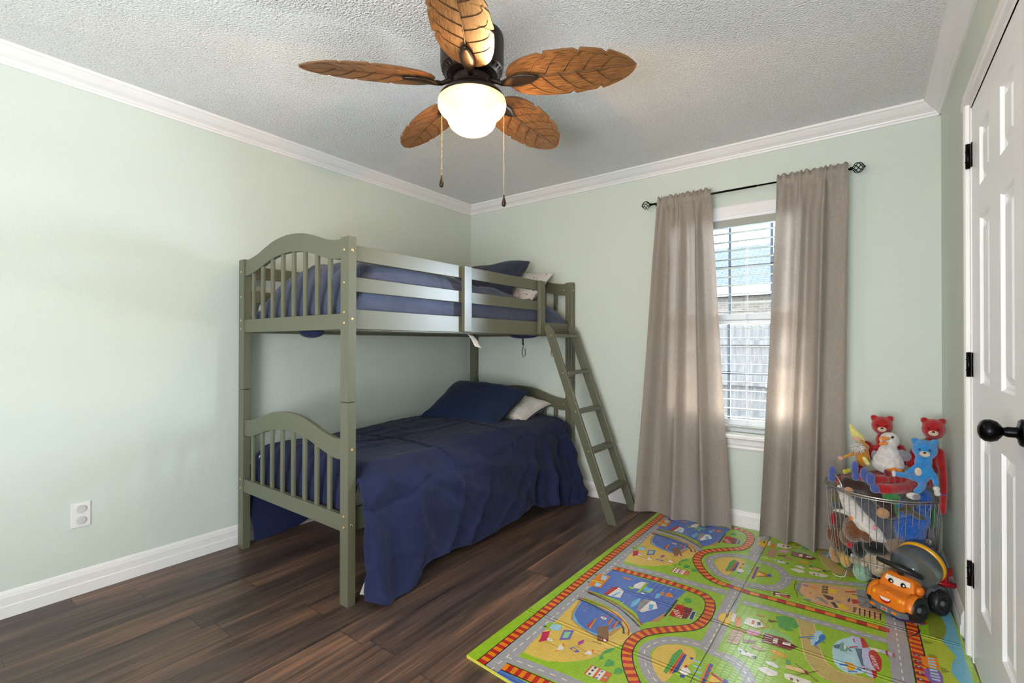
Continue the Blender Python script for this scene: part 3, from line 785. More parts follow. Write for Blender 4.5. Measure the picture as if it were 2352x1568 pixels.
# ------------------------------------------------------------------ ceiling fan
FC = Vector((1.635, -1.820, 0))
def fan():
    root = empty('ceiling_fan', (FC.x, FC.y, CH), 'bronze ceiling fan with five carved palm leaf blades and a glowing bowl light', 'ceiling fan')
    m = MB(); m.lathe([(.001, CH), (.128, CH), (.130, CH - .01), (.130, CH - .115), (.126, CH - .135), (.104, CH - .158), (.060, CH - .165), (.001, CH - .165)], FC, 56)
    build('motor_housing', m, M['bronze'], parent=root, smooth=False, bevel=.002)
    v = MB()
    for k in range(36):
        a = 2 * PI * k / 36; d = Vector((math.cos(a), math.sin(a), 0)); tdir = Vector((-d.y, d.x, 0))
        p0 = FC + d * .076 + Vector((0, 0, CH - .168)); p1 = FC + d * .122 + Vector((0, 0, CH - .142))
        v.tube([p0, p1], .0035, 6)
    build('vent_ribs', v, M['bronze'], parent=root, smooth=True)
    m = MB(); m.lathe([(.001, 2.256), (.070, 2.256), (.078, 2.248), (.080, 2.222), (.086, 2.214), (.070, 2.206), (.066, 2.190), (.100, 2.184), (.128, 2.178), (.134, 2.168), (.134, 2.158), (.126, 2.157), (.001, 2.157)], FC, 56)
    build('light_fitter', m, M['bronze'], parent=root, smooth=False, bevel=.0015)
    g = MB(); g.lathe([(.126, 2.166), (.137, 2.158), (.1405, 2.143), (.138, 2.128), (.128, 2.112), (.112, 2.098), (.103, 2.086), (.098, 2.070), (.088, 2.052), (.070, 2.037), (.046, 2.028), (.020, 2.0245), (.001, 2.024)], FC, 64)
    build('glass_shade', g, M['globe'], parent=root, smooth=True, label='glowing cream glass bowl shade')
    R0, R1 = .155, .655
    prof = [(0, .030), (.04, .062), (.12, .088), (.25, .104), (.40, .110), (.55, .108), (.70, .098), (.82, .080), (.91, .055), (.97, .028), (1, .004)]
    prof = smooth_tab(prof, 4)
    notches = {1: (.50, .72), -1: (.33, .60, .80)}
    def blade(ang, vary):
        z0 = 2.222
        ca, sa = math.cos(ang), math.sin(ang)
        pit = math.radians(-13)
        def T_(s, t, dz):
            r = R0 + (R1 - R0) * s; w_ = t * math.cos(pit); h = t * math.sin(pit)
            bend = -.012 * s - .02 * s * s
            return Vector((FC.x + ca * r - sa * w_, FC.y + sa * r + ca * w_, z0 + h + dz + bend))
        def half(s, side):
            w_ = interp(prof, s)
            for nn in notches[side * vary]:
                dd = s - nn
                if -.035 < dd < .012:
                    w_ -= .013 * (1 - abs((dd + .0) / .035)) if dd < 0 else .013 * (1 - dd / .012)
                if .012 <= dd < .10: w_ += .003 * (1 - (dd - .012) / .09)
            return w_
        mb = MB(); N_ = 90; K = 14; th = .006
        for sgn in (1, -1):
            base = len(mb.v)
            vs = []; 
            for i in range(N_ + 1):
                s = i / N_
                for k in range(K + 1):
                    q = 2 * k / K - 1
                    t = (q * half(s, 1) if q > 0 else q * half(s, -1))
                    vs.append(T_(s, t, sgn * th / 2 + .010 * (1 - q * q) * 0 + .006 * (abs(q) - .5) * -1))
            n0 = len(mb.f)
            fs = [(i * (K + 1) + k, (i + 1) * (K + 1) + k, (i + 1) * (K + 1) + k + 1, i * (K + 1) + k + 1) for i in range(N_) for k in range(K)]
            mb.add(vs, fs)
            for q_, (i, k) in enumerate([(i, k) for i in range(N_) for k in range(K)]):
                mb.uv[n0 + q_] = [(i / N_, k / K * .35), ((i + 1) / N_, k / K * .35), ((i + 1) / N_, (k + 1) / K * .35), (i / N_, (k + 1) / K * .35)]
        # rim
        M_ = (N_ + 1) * (K + 1)
        edge = [i * (K + 1) for i in range(N_ + 1)] + [N_ * (K + 1) + k for k in range(1, K + 1)] + [i * (K + 1) + K for i in range(N_ - 1, -1, -1)] + [k for k in range(K - 1, 0, -1)]
        n = len(edge)
        mb.f += [(edge[i], edge[(i + 1) % n], M_ + edge[(i + 1) % n], M_ + edge[i]) for i in range(n)]; mb.m += [0] * n
        b = build('blade', mb, M['blade'], parent=root, smooth=False)
        v = MB(); lo = -th / 2 - .0008
        mid = [T_(.20 + .78 * i / 20, .004 * math.sin(i * .25), lo - .0025) for i in range(21)]; v.tube(mid, [.0021 * (1 - .6 * i / 20) for i in range(21)], 6)
        for s0, side in ((.12, 1), (.16, -1), (.26, 1), (.30, -1), (.40, 1), (.45, -1), (.54, 1), (.60, -1), (.69, 1), (.74, -1)):
            pts = []
            for i in range(9):
                t = i / 8; s = s0 + .17 * t ** 1.0 + .03 * t * t; s = min(s, .95)
                ww = half(s, side) * .86 * math.sin(t * PI / 2); q = ww / max(half(s, side), .01)
                pts.append(T_(s, side * ww, lo - .0005 - .006 * (q - .5) ))
            v.tube(pts, [.0015 * (1 - .5 * i / 8) for i in range(9)], 6)
        build('carved_veins', v, M['vein'], parent=b, smooth=True)
        # bronze blade iron: leaf shaped plate under the root and a curved neck to the hub
        a = MB(); rings = []
        for i in range(17):
            s = i / 16; w_ = .028 * math.sin(PI * min(1, s * .93 + .04)) ** .8 + .002
            r = .125 + .155 * s
            ring = []
            for k in range(12):
                th_ = 2 * PI * k / 12
                t = w_ * math.cos(th_); hz = .006 * math.sin(th_) * (1 if math.sin(th_) > 0 else 1.5)
                ring.append(Vector((FC.x + ca * r - sa * t * math.cos(pit), FC.y + sa * r + ca * t * math.cos(pit), z0 - .012 + t * math.sin(pit) + hz)))
            rings.append(ring)
        a.ring_loft(rings)
        a.tube([Vector((FC.x + ca * .070, FC.y + sa * .070, 2.232)), Vector((FC.x + ca * .10, FC.y + sa * .10, 2.226)), Vector((FC.x + ca * .125, FC.y + sa * .125, 2.212)), Vector((FC.x + ca * .15, FC.y + sa * .15, 2.211))], [.012, .010, .009, .010], 10)
        build('blade_iron', a, M['bronze'], parent=root, smooth=True)
    for k in range(5): blade(math.radians(-125.6 + 72 * k), 1)
    bl = bpy.data.lights.new('fan_bulb', 'POINT'); bl.energy = 26; bl.color = (1, .72, .44); bl.shadow_soft_size = .028
    bo = bpy.data.objects.new('fan_bulb', bl); col.objects.link(bo); bo.location = (FC.x + .02, FC.y, 2.095)
    def chain(p, z1, mid=False):
        c = MB(); z = p.z
        while z > z1: 
            c.ball((p.x, p.y, z), .0021, 6); z -= .0052
        pc = build('pull_chain', c, M['chain'], parent=root, smooth=True)
        d = MB(); d.lathe([(.0015, 0), (.003, -.004), (.0035, -.012), (.0085, -.030), (.0100, -.040), (.0080, -.048), (.001, -.052)], (p.x, p.y, z1), 16)
        build('pull_drop', d, M['bronze'], parent=pc, smooth=True)
    a = MB(); 
    pA = Vector((1.508, -1.868, 2.172)); pB = Vector((1.700, -1.690, 2.150))
    a.tube([(FC.x - .10, FC.y - .035, 2.178), (pA.x, pA.y, 2.178), (pA.x, pA.y, 2.168)], .004, 8); build('chain_outlet', a, M['bronze'], parent=root, smooth=True)
    chain(pA, 1.868); chain(pB, 1.795)
fan()
MAT_ART=[
('road',1,'314 0 268 785 214 1583 164 2379 94 3638 -34 3631 36 2372 86 1575 141 777 186 0,94 3638 85 3906 -43 3898 -34 3631'),
('cream',3,'246 0 244 32 252 32 254 0,242 76 239 120 247 120 250 76,237 164 234 208 242 208 245 164,231 252 229 295 237 296 239 252,226 339 224 383 232 384 234 340,221 427 219 471 227 472 229 428,216 515 214 559 222 560 224 516,211 603 208 647 216 648 219 604,206 691 203 735 211 736 214 692,201 779 198 823 206 824 209 780,195 867 192 911 200 911 203 868,189 955 186 999 194 999 197 955,183 1043 180 1087 188 1087 191 1043,177 1131 174 1175 182 1175 185 1131,171 1219 168 1262 176 1263 179 1219,165 1306 161 1350 169 1351 172 1307,158 1394 155 1438 163 1439 166 1395,152 1482 149 1526 157 1527 160 1483,146 1570 144 1614 152 1615 154 1571,141 1658 138 1702 146 1702 149 1658,135 1746 133 1790 141 1790 143 1746,130 1834 127 1878 135 1878 138 1834,124 1922 122 1966 130 1966 132 1922,119 2010 116 2054 124 2054 127 2010,113 2098 111 2142 119 2142 121 2098,108 2185 105 2229 113 2230 116 2186,102 2273 100 2317 108 2318 110 2274,97 2361 94 2405 102 2406 105 2362,92 2449 89 2493 97 2494 100 2450,87 2537 84 2581 92 2582 95 2538,82 2625 80 2669 88 2670 90 2626,77 2713 75 2757 83 2758 85 2714,72 2801 70 2845 78 2845 80 2802,67 2889 65 2933 73 2933 75 2889,62 2977 60 3021 68 3021 70 2977,57 3065 55 3109 63 3109 65 3065,53 3153 50 3197 58 3197 61 3153,48 3241 45 3285 53 3285 56 3241,43 3329 40 3373 48 3373 51 3329,38 3417 35 3461 43 3461 46 3417,33 3505 30 3549 38 3549 41 3505,28 3593 26 3637 34 3637 36 3593,24 3681 23 3725 31 3725 32 3681,21 3769 20 3813 28 3813 29 3769,19 3857 17 3901 25 3901 27 3857,239 178 283 186 284 178 241 170,106 2028 150 2036 151 2028 108 2020,-27 3878 17 3886 18 3878 -25 3870,326 194 369 201 371 194 328 186,193 2044 236 2051 238 2044 195 2036,60 3894 103 3901 105 3894 62 3886,413 209 456 217 458 209 414 201,280 2059 323 2067 325 2059 281 2051,147 3909 155 3911 191 3913 192 3909 148 3901,500 225 543 233 545 225 501 217,367 2075 410 2083 412 2075 368 2067,587 241 630 249 631 241 588 233,454 2091 497 2099 498 2091 455 2083,674 256 717 261 718 253 675 248,541 2106 584 2111 585 2103 542 2098,761 266 805 272 806 264 762 258,628 2116 672 2122 673 2114 629 2108,849 277 893 282 894 274 850 269,716 2127 760 2132 761 2124 717 2119,936 288 980 293 981 285 937 280,803 2138 847 2143 848 2135 804 2130,1024 298 1068 303 1069 296 1025 290,891 2148 935 2153 936 2146 892 2140,1112 309 1155 314 1156 306 1112 301,979 2159 1022 2164 1023 2156 979 2151,1199 319 1243 325 1244 317 1200 311,1066 2169 1110 2175 1111 2167 1067 2161'),
('black',4,'188 0 187 8 185 43 101 37 103 2 104 0,185 43 183 78 181 113 178 148 176 183 92 178 94 143 97 108 99 73 101 37,176 183 174 218 172 253 169 288 167 323 83 318 86 283 88 248 90 213 92 178,167 323 165 358 163 393 160 428 158 463 74 458 77 423 79 388 81 353 83 318,158 463 156 498 154 533 152 568 149 603 66 598 68 563 70 528 72 493 74 458,149 603 147 638 145 673 143 708 140 743 57 738 59 703 61 668 63 633 66 598,140 743 138 779 136 814 133 849 131 884 47 878 49 843 52 808 54 773 57 738,131 884 128 919 126 954 124 989 121 1024 37 1018 40 983 42 948 45 913 47 878,121 1024 119 1059 116 1094 114 1129 111 1164 28 1158 30 1123 32 1088 35 1053 37 1018,111 1164 109 1199 106 1234 104 1269 102 1304 18 1298 20 1263 23 1228 25 1193 28 1158,102 1304 99 1339 97 1374 94 1409 92 1444 8 1438 10 1403 13 1368 15 1333 18 1298,92 1444 89 1479 87 1514 84 1549 82 1584 -2 1579 1 1543 3 1508 6 1473 8 1438,82 1584 80 1619 78 1654 76 1689 73 1724 -10 1719 -8 1684 -6 1649 -4 1614 -2 1579,73 1724 71 1759 69 1794 67 1829 65 1864 -19 1859 -17 1824 -15 1789 -13 1754 -10 1719,65 1864 63 1899 61 1934 59 1969 56 2004 -27 1999 -25 1964 -23 1929 -21 1894 -19 1859,56 2004 54 2039 52 2074 50 2109 48 2144 -36 2139 -34 2104 -32 2069 -30 2034 -27 1999,48 2144 46 2180 44 2215 42 2250 39 2285 -44 2280 -42 2244 -40 2209 -38 2174 -36 2139,39 2285 37 2320 35 2355 33 2390 31 2425 -53 2420 -51 2385 -49 2350 -47 2315 -44 2280,31 2425 29 2460 27 2495 26 2530 24 2565 -60 2560 -58 2525 -56 2490 -54 2455 -53 2420,24 2565 22 2600 20 2635 18 2670 16 2705 -68 2700 -66 2665 -64 2630 -62 2595 -60 2560,16 2705 14 2740 12 2775 11 2810 9 2845 -75 2841 -73 2806 -71 2771 -70 2735 -68 2700,9 2845 7 2880 5 2915 3 2950 1 2985 -83 2981 -81 2946 -79 2911 -77 2876 -75 2841,1 2985 -1 3020 -3 3055 -5 3091 -6 3126 -90 3121 -88 3086 -87 3051 -85 3016 -83 2981,-6 3126 -8 3161 -10 3196 -12 3231 -14 3266 -98 3261 -96 3226 -94 3191 -92 3156 -90 3121,-14 3266 -16 3301 -18 3336 -20 3371 -22 3406 -105 3402 -104 3366 -102 3331 -100 3296 -98 3261,-22 3406 -23 3441 -25 3476 -27 3511 -29 3546 -113 3542 -111 3507 -109 3472 -107 3437 -105 3402,-29 3546 -31 3581 -33 3616 -35 3651 -36 3686 -120 3683 -119 3647 -117 3612 -115 3577 -113 3542,-36 3686 -37 3721 -38 3756 -40 3791 -41 3826 -125 3823 -123 3788 -122 3753 -121 3718 -120 3683,-41 3826 -42 3861 -43 3896 -43 3898 -127 3893 -126 3858 -125 3823'),
('orange',5,'112 0 111 3 179 7 180 0,109 38 107 73 175 77 177 42,105 108 102 143 170 147 173 112,100 178 98 213 166 217 168 182,96 248 94 283 161 288 164 252,91 318 89 353 157 358 159 323,87 388 85 423 153 428 155 393,82 458 80 493 148 498 150 463,78 528 76 563 144 568 146 533,74 599 71 634 139 638 141 603,69 669 67 704 135 708 137 673,65 739 62 774 130 778 132 743,60 808 57 844 125 848 128 813,55 879 53 914 120 918 123 883,50 949 48 984 116 988 118 953,45 1019 43 1054 111 1058 113 1023,40 1089 38 1124 106 1128 108 1093,35 1159 33 1194 101 1198 103 1163,31 1229 28 1264 96 1268 98 1233,26 1299 23 1334 91 1339 94 1303,21 1369 18 1404 86 1409 89 1374,16 1439 14 1474 81 1479 84 1444,11 1509 9 1544 76 1549 79 1514,6 1579 4 1614 72 1618 74 1584,2 1649 0 1684 68 1688 70 1653,-2 1719 -5 1754 63 1759 65 1724,-7 1789 -9 1825 59 1829 61 1794,-11 1860 -13 1895 55 1899 57 1864,-15 1930 -17 1965 51 1969 53 1934,-19 2000 -22 2035 46 2039 48 2004,-24 2070 -26 2105 42 2109 44 2074,-28 2140 -30 2175 38 2179 40 2144,-32 2210 -34 2245 34 2249 36 2214,-36 2280 -39 2315 29 2319 31 2284,-41 2350 -43 2385 25 2389 27 2354,-45 2420 -47 2455 21 2459 23 2424,-48 2491 -50 2526 18 2529 20 2494,-52 2561 -54 2596 14 2599 16 2564,-56 2631 -58 2666 10 2669 12 2634,-60 2701 -62 2736 6 2740 8 2705,-63 2771 -65 2806 3 2810 4 2775,-67 2841 -69 2876 -1 2880 1 2845,-71 2911 -73 2946 -5 2950 -3 2915,-75 2981 -77 3016 -9 3020 -7 2985,-79 3051 -80 3086 -13 3090 -11 3055,-82 3122 -84 3157 -16 3160 -14 3125,-86 3192 -88 3227 -20 3230 -18 3195,-90 3262 -92 3297 -24 3300 -22 3265,-94 3332 -96 3367 -28 3371 -26 3335,-97 3402 -99 3437 -31 3441 -30 3406,-101 3472 -103 3507 -35 3511 -33 3476,-105 3542 -107 3577 -39 3581 -37 3546,-109 3612 -111 3647 -43 3651 -41 3616,-112 3683 -113 3718 -45 3720 -44 3686,-114 3753 -115 3788 -47 3791 -46 3755,-117 3824 -118 3859 -50 3861 -49 3826,-119 3894 -119 3894 -51 3898 -51 3896,317 1103 316 1105 314 1107 312 1108 309 1109 306 1108 303 1107 301 1105 301 1103 301 1100 303 1098 306 1097 309 1097 312 1097 314 1098 316 1100,184 2953 183 2955 181 2957 179 2958 176 2959 173 2958 170 2957 168 2955 168 2953 168 2950 170 2948 173 2947 176 2947 179 2947 181 2948 183 2950,356 1117 355 1119 353 1121 351 1123 348 1123 345 1123 342 1121 340 1119 340 1117 340 1115 342 1113 345 1111 348 1111 351 1111 353 1113 355 1115,223 2967 222 2969 220 2971 218 2973 215 2973 212 2973 209 2971 207 2969 207 2967 207 2965 209 2963 212 2961 215 2961 218 2961 220 2963 222 2965,356 1071 355 1073 354 1075 351 1076 348 1077 345 1076 342 1075 341 1073 340 1071 341 1068 342 1066 345 1065 348 1065 351 1065 354 1066 355 1068,223 2921 222 2923 221 2925 218 2926 215 2927 212 2926 209 2925 208 2923 207 2921 208 2918 209 2916 212 2915 215 2915 218 2915 221 2916 222 2918,318 1826 411 1836 397 1814 342 1796,185 3676 278 3686 264 3664 209 3646'),
('red',5,'111 3 109 38 177 42 179 7,107 73 105 108 173 112 175 77,102 143 100 178 168 182 170 147,98 213 96 248 164 252 166 217,94 283 91 318 159 323 161 288,89 353 87 388 155 393 157 358,85 423 82 458 150 463 153 428,80 493 78 528 146 533 148 498,76 563 74 599 141 603 144 568,71 634 69 669 137 673 139 638,67 704 65 739 132 743 135 708,62 774 60 808 128 813 130 778,57 844 55 879 123 883 125 848,53 914 50 949 118 953 120 918,48 984 45 1019 113 1023 116 988,43 1054 40 1089 108 1093 111 1058,38 1124 35 1159 103 1163 106 1128,33 1194 31 1229 98 1233 101 1198,28 1264 26 1299 94 1303 96 1268,23 1334 21 1369 89 1374 91 1339,18 1404 16 1439 84 1444 86 1409,14 1474 11 1509 79 1514 81 1479,9 1544 6 1579 74 1584 76 1549,4 1614 2 1649 70 1653 72 1618,0 1684 -2 1719 65 1724 68 1688,-5 1754 -7 1789 61 1794 63 1759,-9 1825 -11 1860 57 1864 59 1829,-13 1895 -15 1930 53 1934 55 1899,-17 1965 -19 2000 48 2004 51 1969,-22 2035 -24 2070 44 2074 46 2039,-26 2105 -28 2140 40 2144 42 2109,-30 2175 -32 2210 36 2214 38 2179,-34 2245 -36 2280 31 2284 34 2249,-39 2315 -41 2350 27 2354 29 2319,-43 2385 -45 2420 23 2424 25 2389,-47 2455 -48 2491 20 2494 21 2459,-50 2526 -52 2561 16 2564 18 2529,-54 2596 -56 2631 12 2634 14 2599,-58 2666 -60 2701 8 2705 10 2669,-62 2736 -63 2771 4 2775 6 2740,-65 2806 -67 2841 1 2845 3 2810,-69 2876 -71 2911 -3 2915 -1 2880,-73 2946 -75 2981 -7 2985 -5 2950,-77 3016 -79 3051 -11 3055 -9 3020,-80 3086 -82 3122 -14 3125 -13 3090,-84 3157 -86 3192 -18 3195 -16 3160,-88 3227 -90 3262 -22 3265 -20 3230,-92 3297 -94 3332 -26 3335 -24 3300,-96 3367 -97 3402 -30 3406 -28 3371,-99 3437 -101 3472 -33 3476 -31 3441,-103 3507 -105 3542 -37 3546 -35 3511,-107 3577 -109 3612 -41 3616 -39 3581,-111 3647 -112 3683 -44 3686 -43 3651,-113 3718 -114 3753 -46 3755 -45 3720,-115 3788 -117 3824 -49 3826 -47 3791,-118 3859 -119 3894 -51 3896 -50 3861,482 897 480 1037 531 857,349 2747 347 2887 398 2707,587 1040 588 1127 616 1015,454 2890 455 2977 483 2865,639 1010 641 1124 676 977,506 2860 508 2974 543 2827,341 1413 337 1563 382 1628 401 1447 386 1417,208 3263 204 3413 249 3478 268 3297 253 3267'),
('sky',1,'2548 3897 2650 0 2950 0 2918 750 2740 3200 2662 3891'),
('olive',2,'2553 2954 2666 3022 2701 2862 2710 2742 2693 2582 2629 2446 2551 2367 2542 2573'),
('yelgreen',3,'2555 2523 2614 2549 2675 2532 2749 2337 2724 2218 2713 2083 2641 1911 2592 2066 2571 2295'),
('yelgreen',2,'2644 2043 2713 2083 2750 1996 2764 1853 2638 1744'),
('olive',4,'2563 2447 2629 2446 2612 2408 2571 2385,2590 2237 2626 2257 2652 2228 2609 2201,2653 2118 2683 2114 2711 2081 2666 2033'),
('green',2,'2520 3799 2540 2659 2570 1799 2650 0 2680 0 2710 1 2630 1801 2600 2661 2580 3801'),
('road',7,'2253 3912 2318 2710 2398 1756 2488 0 2550 0 2612 3 2522 1764 2442 2718 2377 3906'),
('cream',8,'2319 3909 2321 3868 2313 3868 2311 3909,2324 3824 2326 3780 2318 3780 2316 3824,2328 3736 2331 3692 2323 3692 2320 3736,2333 3648 2336 3604 2328 3604 2325 3648,2338 3560 2340 3517 2332 3516 2330 3560,2343 3473 2345 3429 2337 3428 2335 3472,2348 3385 2350 3341 2342 3340 2340 3384,2352 3297 2355 3253 2347 3252 2344 3296,2357 3209 2359 3165 2351 3164 2349 3208,2362 3121 2364 3077 2356 3076 2354 3120,2367 3033 2369 2989 2361 2988 2359 3032,2371 2945 2374 2901 2366 2900 2363 2944,2376 2857 2379 2813 2371 2812 2368 2856,2381 2769 2383 2725 2375 2725 2373 2769,2387 2681 2390 2637 2382 2637 2379 2681,2394 2593 2398 2550 2390 2549 2386 2593,2401 2506 2405 2462 2397 2461 2394 2505,2409 2418 2413 2374 2405 2373 2401 2417,2416 2330 2420 2286 2412 2286 2408 2329,2424 2242 2427 2198 2419 2198 2416 2242,2431 2155 2435 2111 2427 2110 2423 2154,2438 2067 2442 2023 2434 2022 2430 2066,2446 1979 2449 1935 2441 1934 2438 1978,2453 1891 2457 1847 2449 1847 2445 1891,2460 1803 2464 1760 2456 1759 2452 1803,2466 1715 2469 1672 2461 1671 2458 1715,2471 1628 2473 1584 2465 1583 2463 1627,2475 1540 2478 1496 2470 1495 2467 1539,2480 1452 2482 1408 2474 1407 2472 1451,2484 1364 2487 1320 2479 1319 2476 1363,2489 1276 2491 1232 2483 1231 2481 1275,2493 1188 2496 1144 2488 1143 2485 1187,2498 1100 2500 1056 2492 1055 2490 1099,2502 1012 2505 968 2497 967 2494 1011,2507 924 2509 880 2501 879 2499 923,2511 836 2514 792 2506 791 2503 835,2516 748 2518 704 2510 704 2508 747,2520 660 2523 616 2515 616 2512 660,2525 572 2527 528 2519 528 2517 572,2529 484 2532 440 2524 440 2521 484,2534 396 2536 352 2528 352 2526 396,2538 308 2541 264 2533 264 2530 308,2543 220 2545 176 2537 176 2535 220,2547 132 2549 88 2542 88 2539 132,2552 44 2554 0 2550 0 2546 0 2544 44,1668 628 1757 655 1759 643 1668 600,1535 2478 1624 2505 1626 2493 1535 2450,1675 592 1708 600 1713 576 1676 572,1542 2442 1575 2450 1580 2426 1543 2422,1678 1701 1707 1716 1716 1645 1687 1630,1545 3551 1574 3566 1583 3495 1554 3480,1744 1699 1796 1714 1798 1677 1747 1662,1611 3549 1663 3564 1665 3527 1614 3512'),
('black',7,'2390 3905 2391 3893 2392 3858 2480 3861 2479 3897 2478 3901,2392 3858 2394 3822 2395 3787 2397 3752 2399 3717 2486 3721 2485 3756 2483 3791 2482 3826 2480 3861,2399 3717 2400 3682 2402 3647 2403 3612 2405 3577 2493 3581 2491 3616 2490 3651 2488 3686 2486 3721,2405 3577 2406 3542 2408 3506 2409 3471 2411 3436 2499 3440 2497 3475 2496 3510 2494 3545 2493 3581,2411 3436 2413 3401 2414 3366 2416 3331 2417 3296 2505 3300 2504 3335 2502 3370 2500 3405 2499 3440,2417 3296 2419 3261 2420 3225 2422 3190 2424 3155 2511 3159 2510 3194 2508 3229 2507 3265 2505 3300,2424 3155 2425 3120 2427 3085 2428 3050 2430 3015 2518 3019 2516 3054 2515 3089 2513 3124 2511 3159,2430 3015 2431 2980 2433 2945 2434 2909 2436 2874 2524 2878 2522 2913 2521 2948 2519 2984 2518 3019,2436 2874 2438 2839 2439 2804 2441 2769 2442 2733 2530 2739 2529 2773 2527 2808 2525 2843 2524 2878,2442 2733 2446 2697 2449 2662 2452 2627 2455 2592 2543 2600 2540 2635 2537 2670 2533 2705 2530 2739,2455 2592 2458 2557 2462 2522 2465 2487 2468 2452 2556 2460 2552 2495 2549 2530 2546 2565 2543 2600,2468 2452 2471 2417 2474 2382 2477 2347 2481 2312 2568 2320 2565 2355 2562 2390 2559 2425 2556 2460,2481 2312 2483 2277 2486 2242 2489 2207 2492 2172 2580 2179 2577 2214 2574 2249 2571 2284 2568 2320,2492 2172 2495 2137 2498 2102 2501 2067 2504 2032 2592 2039 2589 2074 2586 2109 2583 2144 2580 2179,2504 2032 2507 1997 2510 1962 2513 1927 2516 1892 2603 1899 2601 1934 2598 1969 2595 2004 2592 2039,2516 1892 2519 1857 2522 1822 2525 1787 2528 1752 2615 1759 2612 1794 2609 1829 2606 1864 2603 1899,2528 1752 2530 1717 2533 1683 2535 1648 2536 1613 2624 1617 2622 1652 2621 1688 2618 1724 2615 1759,2536 1613 2538 1578 2540 1543 2541 1507 2543 1472 2631 1477 2629 1512 2628 1547 2626 1582 2624 1617,2543 1472 2545 1437 2547 1402 2548 1367 2550 1332 2638 1336 2636 1371 2635 1406 2633 1442 2631 1477,2550 1332 2552 1297 2554 1262 2555 1227 2557 1192 2645 1196 2643 1231 2641 1266 2640 1301 2638 1336,2557 1192 2559 1156 2561 1121 2562 1086 2564 1051 2652 1055 2650 1091 2648 1126 2647 1161 2645 1196,2564 1051 2566 1016 2567 981 2569 946 2571 911 2659 915 2657 950 2655 985 2654 1020 2652 1055,2571 911 2573 876 2574 840 2576 805 2578 770 2666 775 2664 810 2662 845 2661 880 2659 915,2578 770 2580 735 2581 700 2583 665 2585 630 2673 634 2671 669 2669 704 2668 739 2666 775,2585 630 2587 595 2588 560 2590 524 2592 489 2680 494 2678 529 2676 564 2674 599 2673 634,2592 489 2594 454 2595 419 2597 384 2599 349 2687 353 2685 388 2683 423 2681 459 2680 494,2599 349 2600 314 2602 279 2604 244 2606 208 2694 213 2692 248 2690 283 2688 318 2687 353,2606 208 2607 173 2609 138 2611 103 2613 68 2700 72 2699 107 2697 143 2695 178 2694 213,2613 68 2614 33 2616 0 2660 0 2704 2 2702 37 2700 72'),
('orange',8,'2470 3901 2471 3896 2399 3893 2398 3905,2472 3861 2474 3826 2402 3823 2400 3858,2475 3791 2477 3756 2405 3753 2403 3788,2478 3721 2480 3686 2408 3682 2407 3717,2482 3650 2483 3615 2411 3612 2410 3647,2485 3580 2486 3545 2414 3542 2413 3577,2488 3510 2489 3475 2417 3472 2416 3507,2491 3440 2492 3405 2421 3401 2419 3437,2494 3370 2496 3334 2424 3331 2422 3366,2497 3299 2499 3264 2427 3261 2425 3296,2500 3229 2502 3194 2430 3191 2428 3226,2503 3159 2505 3124 2433 3120 2431 3156,2507 3089 2508 3053 2436 3050 2435 3085,2510 3018 2511 2983 2439 2980 2438 3015,2513 2948 2514 2913 2442 2910 2441 2945,2516 2878 2517 2843 2446 2840 2444 2875,2519 2808 2521 2773 2449 2769 2447 2804,2522 2738 2525 2704 2454 2698 2450 2733,2529 2669 2532 2634 2460 2628 2457 2663,2535 2599 2538 2564 2466 2558 2463 2593,2541 2529 2544 2494 2473 2488 2470 2523,2548 2459 2551 2424 2479 2418 2476 2453,2554 2389 2557 2354 2485 2348 2482 2383,2560 2319 2563 2284 2491 2278 2488 2313,2566 2249 2569 2214 2497 2208 2494 2243,2572 2179 2575 2144 2503 2138 2500 2173,2578 2109 2581 2074 2509 2068 2506 2103,2584 2039 2587 2003 2515 1997 2512 2032,2590 1968 2593 1933 2521 1927 2518 1962,2595 1898 2598 1863 2527 1857 2524 1892,2601 1828 2604 1793 2533 1787 2530 1822,2607 1758 2610 1723 2538 1718 2535 1752,2613 1687 2614 1652 2543 1648 2541 1683,2616 1617 2618 1582 2546 1578 2544 1613,2620 1547 2621 1511 2549 1508 2548 1543,2623 1476 2625 1441 2553 1438 2551 1473,2627 1406 2628 1371 2556 1367 2555 1403,2630 1336 2632 1301 2560 1297 2558 1332,2634 1266 2635 1231 2563 1227 2562 1262,2637 1195 2639 1160 2567 1157 2565 1192,2640 1125 2642 1090 2570 1087 2569 1122,2644 1055 2646 1020 2574 1016 2572 1051,2647 985 2649 950 2577 946 2575 981,2651 915 2653 879 2581 876 2579 911,2654 844 2656 809 2584 806 2582 841,2658 774 2660 739 2588 735 2586 771,2661 704 2663 669 2591 665 2589 700,2665 634 2666 599 2595 595 2593 630,2668 564 2670 528 2598 525 2596 560,2672 493 2673 458 2601 455 2600 490,2675 423 2677 388 2605 384 2603 420,2679 353 2680 318 2608 314 2607 349,2682 283 2684 248 2612 244 2610 279,2686 212 2687 177 2615 174 2614 209,2689 142 2691 107 2619 104 2617 139,2692 72 2694 37 2622 33 2621 68,1204 1072 1226 1072 1245 813 1220 774 1207 798,1071 2922 1093 2922 1112 2663 1087 2624 1074 2648,1389 1063 1400 1069 1422 786 1411 784,1256 2913 1267 2919 1289 2636 1278 2634,132 1547 104 1724 223 1755 265 1491 143 1460,-1 3397 -29 3574 90 3605 132 3341 10 3310,1530 1908 1609 1851 1550 1750 1558 1745 1619 1852 1536 1916,1397 3758 1476 3701 1417 3600 1425 3595 1486 3702 1403 3766,1372 1829 1414 1818 1437 1705 1418 1645 1391 1709,1239 3679 1281 3668 1304 3555 1285 3495 1258 3559'),
